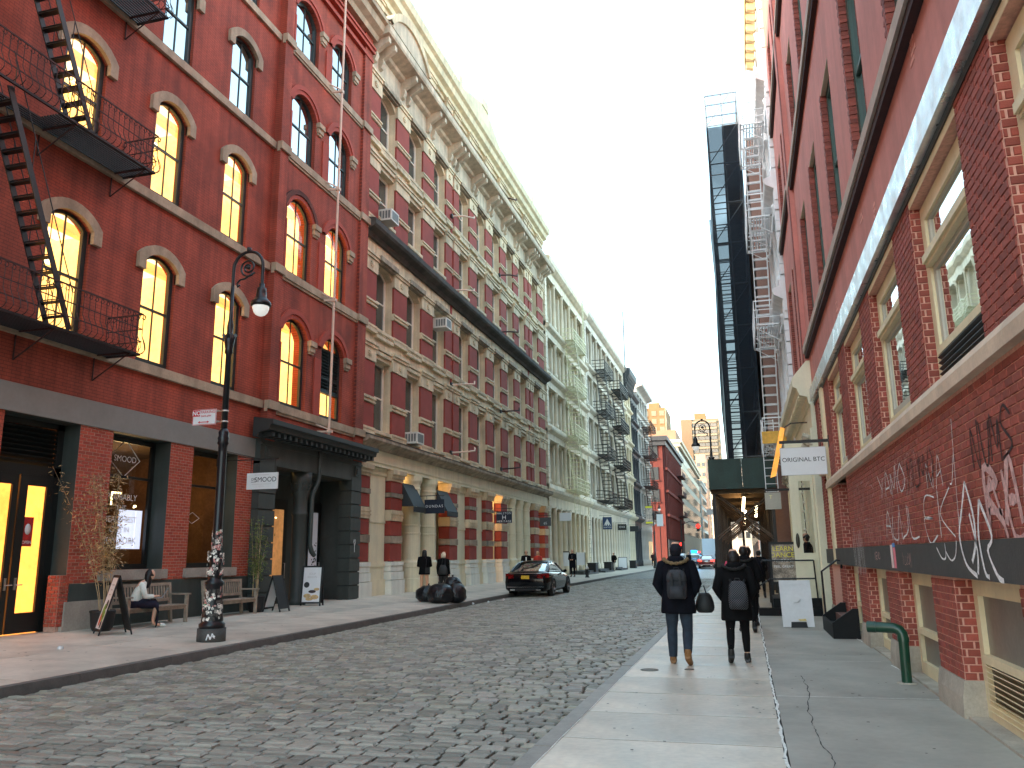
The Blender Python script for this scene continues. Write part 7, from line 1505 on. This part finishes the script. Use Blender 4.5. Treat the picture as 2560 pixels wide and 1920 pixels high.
def person(label, loc, rz, h=1.7, coat=COATB, hem=.42, pants=LEGG, shoes=BOOTB, hair=HAIRB, hairstyle="short", stride=.25, skin=SKIN, arms="pocket", hat=None, hood=None, bulk=1.0, legskin=False, group=None, front=None, lean=0.0, flip=1, hatpeak=False):
    """facing local +y; clothes are shells round one skinned body"""
    T = thing("person", label, "person", loc, rz, group); k = h/1.75; st_ = stride*k
    Z = lambda v: v*k
    hipz, shz = Z(.92), Z(1.43)
    J = {}
    L, Rr = (-1, 1)
    # legs: left forward, right trailing
    for s_, fwd in ((-1*flip, 1), (1*flip, -1)):
        ky = (.10 if fwd > 0 else .02)*st_/.25; ay = (.10 if fwd > 0 else -.24)*st_/.25; az = .07 if fwd > 0 else .07+.10*st_/.25
        J[("hip", s_)] = Vector((s_*.095*k, 0, hipz-.04)); J[("knee", s_)] = Vector((s_*.115*k, ky*k, Z(.50))); J[("ank", s_)] = Vector((s_*.12*k, ay*k, Z(az))); tz = .03 if fwd > 0 else .015
        J[("toe", s_)] = Vector((s_*.135*k, (ay+.17)*k, Z(tz)))
        J[("sh", s_)] = Vector((s_*.185*k*bulk**.5, .0+lean*.3, shz)); 
        if arms == "pocket": J[("el", s_)] = Vector((s_*.29*k, -.06*k, Z(1.15))); J[("wr", s_)] = Vector((s_*.20*k, .08*k, Z(.98)))
        elif arms == "front": J[("el", s_)] = Vector((s_*.24*k, .02*k, Z(1.14))); J[("wr", s_)] = Vector((s_*.08*k, .24*k, Z(1.10)))
        elif arms == "phone" and s_ > 0: J[("el", s_)] = Vector((s_*.27*k, .02*k, Z(1.14))); J[("wr", s_)] = Vector((s_*.16*k, .22*k, Z(1.30)))
        else: J[("el", s_)] = Vector((s_*.235*k, -.03*k, Z(1.14))); J[("wr", s_)] = Vector((s_*.25*k, .04*k, Z(.88)))
        J[("hand", s_)] = J[("wr", s_)]+(J[("wr", s_)]-J[("el", s_)]).normalized()*.10*k
    nk = Vector((0, .01+lean*.5, Z(1.50))); hd = Vector((0, .025+lean*.8, Z(1.64)))
    vs = [Vector((0, 0, hipz)), Vector((0, -.01, Z(1.15))), Vector((0, -.01+lean*.3, Z(1.38))), nk, hd]; es = [(0,1),(1,2),(2,3),(3,4)]; rs = [(.13*k, .10*k), (.12*k, .09*k), (.13*k, .085*k), .05*k, .085*k]
    for s_ in (-1, 1):
        i = len(vs); vs += [J[("hip", s_)], J[("knee", s_)], J[("ank", s_)], J[("toe", s_)]]; es += [(0, i), (i, i+1), (i+1, i+2), (i+2, i+3)]; rs += [.085*k, .058*k, .038*k, .028*k]
        i = len(vs); vs += [J[("sh", s_)], J[("el", s_)], J[("wr", s_)], J[("hand", s_)]]; es += [(2, i), (i, i+1), (i+1, i+2), (i+2, i+3)]; rs += [.055*k, .042*k, .030*k, .030*k]
    body = skin_body(vs, es, rs, skin, T)
    # head
    q = MB(); rg = []
    for t in [i/12 for i in range(13)]:
        z = -.115+.235*t; r = sqrt(max(0.0008, 1-((t-.54)/.56)**2)); rg.append(ell(hd+Vector((0, .012*(1-t), z*k)), .078*k*r, .098*k*r, 14))
    q.loft(rg); fc = hd+Vector((0, .10*k, 0)); q.tube([fc+Vector((0, -.015, .02*k)), fc+Vector((0, .012*k, -.02*k)), fc+Vector((0, -.01, -.03*k))], [.008*k, .016*k, .008*k], 6)
    for s_ in (-1, 1): q.tube([hd+Vector((s_*.076*k, 0, .02*k)), hd+Vector((s_*.088*k, -.015*k, 0)), hd+Vector((s_*.078*k, 0, -.03*k))], .010*k, 5)
    q.build("head", skin, body, local=True)
    q = MB()
    for s_ in (-1, 1): q.obox(hd+Vector((s_*.032*k, .094*k, .015*k)), (.022*k, .008, .010*k))
    q.obox(hd+Vector((0, .092*k, -.058*k)), (.04*k, .008, .008*k)); q.build("face_marks", HAIRB, body, local=True, kind="stuff")
    # trousers
    if not legskin:
        q = MB()
        for s_ in (-1, 1):
            a, b, c = J[("hip", s_)], J[("knee", s_)], J[("ank", s_)]; f = 1.0 if pants is LEGG else 1.28
            ptsL = [a+Vector((0, 0, .05)), a.lerp(b, .35), a.lerp(b, .75), b, b.lerp(c, .3)+Vector((0, -.015*k, 0)), b.lerp(c, .7), c+Vector((0, 0, (.09 if pants is LEGG else .03)*k))]
            q.tube(ptsL, [.10*k, .095*k*f**.3, .078*k*f**.5, .066*k*f**.6, .066*k*f**.6, .052*k*f, .042*k*f*1.1], 12)
        q.build("trousers", pants, body, local=True)
    q = MB()
    for s_ in (-1, 1):
        c, t = J[("ank", s_)], J[("toe", s_)]; d = (t-c); heel = c-Vector((d.x, d.y, 0)).normalized()*.055*k+Vector((0, 0, -.045*k)); tt = t+Vector((d.x, d.y, 0)).normalized()*.06*k
        q.tube([c+Vector((0, 0, .07*k)), c+Vector((0, -.01, -.01*k)), heel.lerp(tt, .28)+Vector((0, 0, .012*k)), heel.lerp(tt, .6)+Vector((0, 0, .005)), heel.lerp(tt, .85), tt], [.048*k, .052*k, .050*k, .046*k, .042*k, .022*k], 10)
        q.tube([heel+Vector((0, 0, .02*k)), heel.lerp(tt, .3)], [.040*k, .045*k], 8)
    q.build("shoes", shoes, body, local=True)
    # coat
    q = MB(); b_ = bulk; hz = Z(hem*1.75)
    prof = [(hz, .215*b_, .155*b_, 0), (hz+.03, .222*b_, .160*b_, 0), (Z(.95) if hz < Z(.9) else hz+.08, .205*b_, .150*b_, 0), (Z(1.08), .190*b_, .140*b_, -.005), (Z(1.22), .200*b_, .142*b_, -.01), (Z(1.34), .212*b_, .140*b_, -.01+lean*.2), (Z(1.42), .195*b_, .120*b_, -.008+lean*.3), (Z(1.47), .130*b_, .095*b_, -.004+lean*.4), (Z(1.51), .085, .080, lean*.5)]
    q.loft([ell((0, dy, z), rx*k, ry*k, 18) for z, rx, ry, dy in prof])
    for s_ in (-1, 1):
        a, e, w_ = J[("sh", s_)], J[("el", s_)], J[("wr", s_)]
        q.tube([a+Vector((-s_*.07*k, 0, .0)), a+Vector((0, 0, -.01)), a.lerp(e, .5), e, e.lerp(w_, .5), w_+Vector((0, 0, .0))], [.070*k*b_, .078*k*b_, .070*k*b_, .064*k*b_, .058*k*b_, .050*k*b_], 12)
    q.build("coat", coat, body, local=True)
    if front:
        q = MB(); q.loft([ell((0, .055, z), .05*k, .105*k*(b_ if z < Z(1.3) else .85*b_), 10) for z in (Z(1.08), Z(1.25), Z(1.40))]); q.build("shirt", front, body, local=True)
    # hair or hat
    q = MB(); rg = []
    top = 1.0
    for t in [i/9 for i in range(10)]:
        z = -.02+.142*t; r = sqrt(max(0.0006, 1-(t/1.02)**2)) if t > .35 else 1.0-.02*(.35-t); rg.append(ell(hd+Vector((0, -.012*k, z*k)), .090*k*r, .105*k*r, 14))
    if hairstyle != "none":
        q.loft(rg)
        if hairstyle == "long":
            q.loft([ell(hd+Vector((0, -.045*k, z*k)), rx*k, ry*k, 12) for z, rx, ry in ((.05, .085, .065), (-.05, .095, .07), (-.14, .10, .065), (-.26, .085, .045), (-.32, .04, .02))])
        elif hairstyle == "bob": q.loft([ell(hd+Vector((0, -.03*k, z*k)), rx*k, ry*k, 12) for z, rx, ry in ((.05, .094, .085), (-.04, .104, .085), (-.11, .098, .075), (-.14, .05, .04))])
        else: q.loft([ell(hd+Vector((0, -.035*k, z*k)), rx*k, ry*k, 12) for z, rx, ry in ((.03, .086, .075), (-.05, .082, .06), (-.10, .055, .04))])
        q.build("hair" if not hat else "hat", hat or hair, body, local=True)
    if hat and hatpeak:
        q = MB(); q.lathe([(.02, 0), (.045, .02), (.02, .05)], hd+Vector((0, -.02, .135*k)), 8); q.build("hat_bobble", hat, body, local=True)
    if hood:
        # hood lying on the shoulders with a fur edge
        q = MB(); q.loft([ell((0, -.075*k+lean*.5, z), rx*k, ry*k, 14) for z, rx, ry in ((Z(1.40), .10, .07), (Z(1.46), .135, .10), (Z(1.52), .125, .095), (Z(1.555), .09, .07))]); q.build("hood", coat, body, local=True)
        q = MB(); n_ = 22; pts = [Vector((.17*k*cos(t), -.07*k+.11*k*sin(t)+lean*.4, Z(1.475)+.035*k*cos(t)**2-.03*k*abs(sin(t))*(1 if sin(t) < 0 else 0))) for t in [pi*.92+1.16*pi*i/n_ for i in range(n_+1)]]
        q.tube(pts, [.026*k*(1+.25*sin(i*2.3)) for i in range(n_+1)], 8); q.build("fur_trim", hood, body, local=True)
    return T
def hands_fingers(): pass
PM, PW = (-1.05, 13.1), (-.20, 13.45)
man = person("man from behind in dark parka with fur trimmed hood, jeans and grey backpack", (PM[0], PM[1], 0), 0, 1.80, COATN, .415, JEANS, BOOTT, HAIRB, "short", .24, SKIN, "pocket", hat=mat("dark_beanie", (.008, .009, .016), .9, .2, 20, bump=.3), hood=FUR, bulk=1.17, group="people walking on the right pavement")
wom = person("woman from behind in long black coat with cropped leggings and patterned backpack", (PW[0], PW[1], 0), 0, 1.68, COATB, .37, LEGG, BOOTB, HAIRB, "bob", .22, SKIN, "pocket", hood=mat("dark_hood_edge", (.012, .011, .010), .9, .3), bulk=1.12, flip=-1, group="people walking on the right pavement")
def backpack(label, loc, w, h, d, m, m2, pattern=None, flap=True, z0=1.0):
    T = thing("backpack", label, "backpack", loc); q = MB()
    def sup(z, rx, ry, n=20, p=3.2):
        o = []
        for k in range(n):
            t = 2*pi*k/n; c, s_ = cos(t), sin(t); o.append(Vector((rx*(abs(c)**(2/p))*(1 if c > 0 else -1), ry*(abs(s_)**(2/p))*(1 if s_ > 0 else -1), z)))
        return o
    q.loft([sup(0, w*.40, d*.36), sup(.03, w*.47, d*.45), sup(h*.3, w*.5, d*.5), sup(h*.65, w*.48, d*.46), sup(h*.88, w*.42, d*.38), sup(h*.97, w*.30, d*.28), sup(h, w*.15, d*.15)]); q.build("main_bag", m, T, local=True)
    if flap:
        q = MB(); q.loft([sup(h*.62, w*.50, d*.53), sup(h*.80, w*.49, d*.50), sup(h*.95, w*.40, d*.40), sup(h*1.02, w*.22, d*.2)]); q.build("top_flap", m2, T, local=True)
        q = MB(); q.loft([[Vector((x*w*s_, -d*.5+dy, z)) for x, z in ((-.34, h*.06), (.34, h*.06), (.32, h*.42), (-.32, h*.42))] for s_, dy in ((1, .02), (.94, -.055))]); q.build("front_pocket", m2, T, local=True)
        q = MB(); q.loft([[Vector((x*w*s_, -d*.56+dy, z)) for x, z in ((-.35, h*.34), (.35, h*.34), (.33, h*.46), (-.33, h*.46))] for s_, dy in ((1, .02), (.97, -.035))]); q.build("pocket_flap", m, T, local=True)
        for s_ in (-.2, .2): q = MB(); q.box(s_*w-.012, s_*w+.012, -d*.72, -d*.5, h*.2, h*.9); q.build("buckle_strap", BLACK, T, local=True)
    else:
        q = MB(); q.loft([[Vector((x*w*s_, -d*.47+dy, z)) for x, z in ((-.38, h*.07), (.38, h*.07), (.36, h*.38), (-.36, h*.38))] for s_, dy in ((1, .02), (.9, -.05))]); q.build("front_pocket", m2, T, local=True)
    for s_ in (-1, 1): q = MB(); q.tube([(s_*w*.30, d*.2, h*.9), (s_*w*.36, d*.55, h*1.02), (s_*w*.42, d*1.3, h*.98)], .02, 6); q.build("shoulder_strap", BLACK, T, local=True)
    q = MB(); q.tube([(-.04, d*.15, h*.98), (-.03, d*.15, h*1.08), (.03, d*.15, h*1.08), (.04, d*.15, h*.98)], .010, 6); q.build("grab_handle", BLACK, T, local=True)
    return T
backpack("charcoal flap top backpack worn by the man in the fur trimmed parka", (PM[0]+.01, PM[1]-.245, .97), .30, .42, .19, mat("charcoal_canvas", (.030, .032, .038), .85, .25, 12, bump=.3), mat("charcoal_canvas_2", (.042, .045, .052), .85, .25, 12, bump=.3))
PAT = bpy.data.materials.new("patterned_fabric"); PAT.use_nodes = True; n = PAT.node_tree.nodes; l = PAT.node_tree.links; p = n["Principled BSDF"]; p.inputs["Roughness"].default_value = .8
tcn = n.new("ShaderNodeTexCoord"); mp = n.new("ShaderNodeMapping"); mp.inputs["Rotation"].default_value = (0, radians(45), 0); mp.inputs["Scale"].default_value = (42, 1, 42); ck = n.new("ShaderNodeTexVoronoi"); ck.inputs["Scale"].default_value = 1.0; ck.inputs["Randomness"].default_value = .0; rp = n.new("ShaderNodeValToRGB"); rp.color_ramp.elements[0].position = .32; rp.color_ramp.elements[0].color = (.10, .105, .12, 1); rp.color_ramp.elements[1].position = .42; rp.color_ramp.elements[1].color = (.006, .006, .008, 1)
l.new(tcn.outputs["Object"], mp.inputs[0]); l.new(mp.outputs[0], ck.inputs["Vector"]); l.new(ck.outputs["Distance"], rp.inputs[0]); l.new(rp.outputs[0], p.inputs["Base Color"])
backpack("black patterned backpack worn by the woman in the long coat", (PW[0]+.04, PW[1]-.235, .80), .29, .42, .15, PAT, PAT, flap=False)
# the man's hand bag
HB = thing("holdall", "rounded dark bag hanging at the right side of the man in the parka", "bag", (-.66, 13.25, .78)); q = MB(); rg = []
for i in range(9):
    t = i/8; a = sqrt(max(.02, 1-(2*t-1)**2)); rg.append(ell((-.66, 13.25+(t-.5)*.05, .75+.29*t), .165*(.55+.45*a)*(1-.35*t), .14*(.5+.5*a), 14))
q.loft(rg); q.build("bag_body", mat("dark_green_nylon", (.012, .014, .014), .6, .3, 10, bump=.3), HB); q = MB(); q.tube([(-.74, 13.2, 1.0), (-.73, 13.18, 1.12), (-.66, 13.16, 1.15), (-.62, 13.2, 1.0)], .010, 6); q.build("handle", BLACK, HB)
person("person in dark hooded coat walking ahead of the woman near the stoop", (-.06, 18.6, 0), .05, 1.78, COATB, .40, LEGG, BOOTB, HAIRB, "short", .2, SKIN, "pocket", hood=MATS["dark_hood_edge"], bulk=1.12, group="people walking on the right pavement")
person("person in dark jacket ahead beside the poster board", (.02, 20.4, 0), -.1, 1.78, COATN, .45, LEGG, BOOTB, HAIRB, "short", .2, SKIN, "pocket", bulk=1.12, group="people walking on the right pavement")
person("person in pink top far ahead under the shed", (-.42, 27.5, 0), .1, 1.66, mat("pink_top", (.5, .06, .12), .8, .1), .48, LEGG, BOOTB, HAIRB, "long", .2, group="people walking on the right pavement")
person("person in dark clothes deep under the shed", (.45, 33, 0), 0, 1.75, COATB, .42, LEGG, BOOTB, HAIRB, "short", .2, group="people walking on the right pavement")
# left pavement people
person("woman with long dark hair in short black coat looking at the cream shopfront", (-12.33, 31.0, .14), radians(12), 1.80, COATB, .46, LEGG, BOOTB, HAIRB, "long", .05, mat("bare_leg_skin", (.55, .32, .21), .55, .05), "front", legskin=True, bulk=1.0, group="people on the left pavement")
person("woman in cream knitted hat and black jacket behind the rubbish bags", (-11.53, 31.0, .13), radians(-8), 1.70, COATB, .46, mat("dark_tights", (.02, .018, .018), .8, .2), BOOTB, HAIRB, "bob", .05, SKIN, "side", hat=HATW, bulk=1.05, group="people on the left pavement")
SBG = thing("shoulder_bag", "dark shoulder bag on the back of the woman in the cream hat", "bag", (-11.45, 30.78, .98)); q = MB(); q.loft([ell((-11.45, 30.76, z), rx, ry, 12) for z, rx, ry in ((.97, .15, .04), (1.0, .20, .07), (1.2, .17, .06), (1.34, .10, .03))]); q.build("bag_body", mat("grey_leather", (.03, .03, .03), .6, .3, 10), SBG); q = MB(); q.tube([(-11.52, 30.78, 1.3), (-11.5, 30.85, 1.62), (-11.4, 30.85, 1.62), (-11.38, 30.78, 1.3)], .012, 5); q.build("strap", BLACK, SBG)
SBG = thing("shoulder_bag", "small black bag slung at the right hip of the long haired woman", "bag", (-12.12, 30.85, 1.0)); q = MB(); q.box(-12.22, -12.04, 30.80, 30.88, 1.02, 1.24); q.build("bag_body", BLACK, SBG); q = MB(); q.tube([(-12.2, 30.84, 1.24), (-12.2, 30.88, 1.55), (-12.25, 30.9, 1.66)], .01, 5); q.build("strap", BLACK, SBG)
person("man in dark jacket and white shirt behind the parked black car", (-11.83, 45.0, .14), radians(195), 1.80, COATB, .5, JEANS, BOOTB, HAIRB, "short", .2, SKIN, "front", front=SHIRT, group="people on the left pavement")
person("fair haired woman in red top behind the parked black car", (-11.40, 46.0, .14), radians(170), 1.76, REDC_, .5, LEGG, BOOTB, HAIRL, "long", .2, SKIN, "front", group="people on the left pavement")
person("man in long dark overcoat standing by the white display boards", (-12.10, 59.2, .14), radians(175), 1.93, COATN, .33, LEGG, BOOTB, HAIRB, "short", .06, SKIN, "front", front=mat("grey_scarf", (.08, .08, .09), .8, .1), group="people on the left pavement")
person("person in dark jacket and light trousers walking by the far sandwich board", (-12.3, 80, .14), radians(150), 1.75, COATB, .46, mat("light_trousers", (.35, .33, .3), .8, .1), BOOTB, HAIRB, "short", .28, group="people on the left pavement")
person("person in dark red clothes by the warm lit corner shop", (-12.6, 118, .15), radians(180), 1.8, mat("maroon_coat", (.05, .01, .012), .8, .1), .35, LEGG, BOOTB, HAIRB, "short", .1, group="people on the left pavement")
person("officer in dark uniform standing by the police car", (-5.9, 90, .05), radians(160), 1.8, COATN, .45, LEGG, BOOTB, HAIRB, "short", .2, SKIN, "side", hat=MATS["dark_beanie"])
# seated woman with laptop
SW = thing("person", "seated woman in white top and dark skirt reading a laptop on the bench", "person", (-13.22, 15.85, .18), radians(-50))
hp, kn = Vector((0, 0, .50)), Vector((0, .42, .50))
vs = [hp, Vector((0, .04, .72)), Vector((0, .13, .92)), Vector((0, .19, 1.0)), Vector((0, .26, 1.10))]; es = [(0,1),(1,2),(2,3),(3,4)]; rs = [.12, .11, .12, .045, .08]
for s_ in (-1, 1):
    i = len(vs); vs += [Vector((s_*.09, .02, .50)), Vector((s_*.10, .44, .50)), Vector((s_*.10, .40, .08)), Vector((s_*.10, .56, .03))]; es += [(0,i),(i,i+1),(i+1,i+2),(i+2,i+3)]; rs += [.085, .06, .04, .028]
    i = len(vs); vs += [Vector((s_*.17, .12, .92)), Vector((s_*.21, .20, .68)), Vector((s_*.12, .38, .66)), Vector((s_*.10, .46, .67)), Vector((s_*.07, .50, .67)), Vector((s_*.10, .52, .67)), Vector((s_*.125, .51, .67)), Vector((s_*.15, .49, .665)), Vector((s_*.06, .44, .68))]; es += [(2,i),(i,i+1),(i+1,i+2),(i+2,i+3),(i+3,i+4),(i+3,i+5),(i+3,i+6),(i+3,i+7),(i+3,i+8)]; rs += [.05, .038, .026, .024, .009, .009, .009, .008, .010]
sb = skin_body(vs, es, rs, SKIN, SW)
q = MB(); q.loft([ell((0, dy, z), rx, ry, 16) for z, rx, ry, dy in ((.48, .17, .13, 0), (.6, .165, .125, .01), (.75, .16, .115, .05), (.88, .18, .11, .11), (.96, .15, .09, .15), (1.0, .07, .06, .18))])
for s_ in (-1, 1): q.tube([(s_*.12, .11, .93), (s_*.18, .13, .91), (s_*.22, .17, .78), (s_*.225, .21, .67), (s_*.17, .30, .66), (s_*.13, .37, .665)], [.06, .068, .06, .055, .048, .04], 10)
q.build("white_top", SHIRT, sb, local=True)
q = MB(); q.loft([ell((0, y_, z), rx, rz_, 16) for y_, z, rx, rz_ in ((.0, .40, .17, .14), (.0, .50, .19, .15), (.0, .58, .18, .14))]); q.loft([[Vector((rx*cos(w_), y_, zc+rz_*sin(w_))) for w_ in [2*pi*k/16 for k in range(16)]] for y_, zc, rx, rz_ in ((-.05, .50, .17, .11), (.2, .51, .20, .11), (.42, .50, .21, .11), (.50, .40, .22, .12), (.50, .20, .24, .14), (.46, .06, .24, .10))]); q.build("skirt", mat("dark_navy_skirt", (.012, .010, .028), .85, .2, 8), sb, local=True)
q = MB(); hd = Vector((0, .28, 1.13)); q.loft([ell(hd+Vector((0, .012*(1-t), (-.105+.225*t))), .075*sqrt(max(.001, 1-((t-.54)/.56)**2)), .092*sqrt(max(.001, 1-((t-.54)/.56)**2)), 14) for t in [i/12 for i in range(13)]]); q.build("head", SKIN, sb, local=True)
q = MB(); q.loft([ell(hd+Vector((0, -.015, -.02+.16*t)), .090*sqrt(max(.001, 1-(t/1.02)**2)), .105*sqrt(max(.001, 1-(t/1.02)**2)), 14) for t in [i/9 for i in range(10)]]); q.loft([ell(hd+Vector((0, -.04, z)), rx, ry, 12) for z, rx, ry in ((.06, .09, .07), (-.06, .105, .08), (-.18, .10, .07), (-.28, .05, .03))]); q.build("hair", HAIRB, sb, local=True)
q = MB(); q.tube([(-.10, .56, .04), (-.10, .66, .03)], [.04, .025], 8); q.tube([(.10, .56, .04), (.10, .66, .03)], [.04, .025], 8); q.build("shoes", SHIRT, sb, local=True)
LT = thing("laptop", "grey laptop open on the lap of the seated woman", "laptop", (-13.22, 15.85, .18), radians(-50)); q = MB(); q.box(-.16, .16, .36, .56, .625, .64); q.build("keyboard_base", mat("laptop_grey", (.2, .2, .21), .4, .05), LT, local=True); q = MB(); q.prism([(-.16, .56, .64), (.16, .56, .64), (.16, .66, .84), (-.16, .66, .84)], (0, .012, 0)); q.build("screen", MATS["laptop_grey"], LT, local=True)

person("person in dark coat holding papers behind the glass of the open cream door", (1.70, 25.2, .44), radians(70), 1.72, COATB, .40, LEGG, BOOTB, HAIRB, "short", .05, SKIN_D, "front")
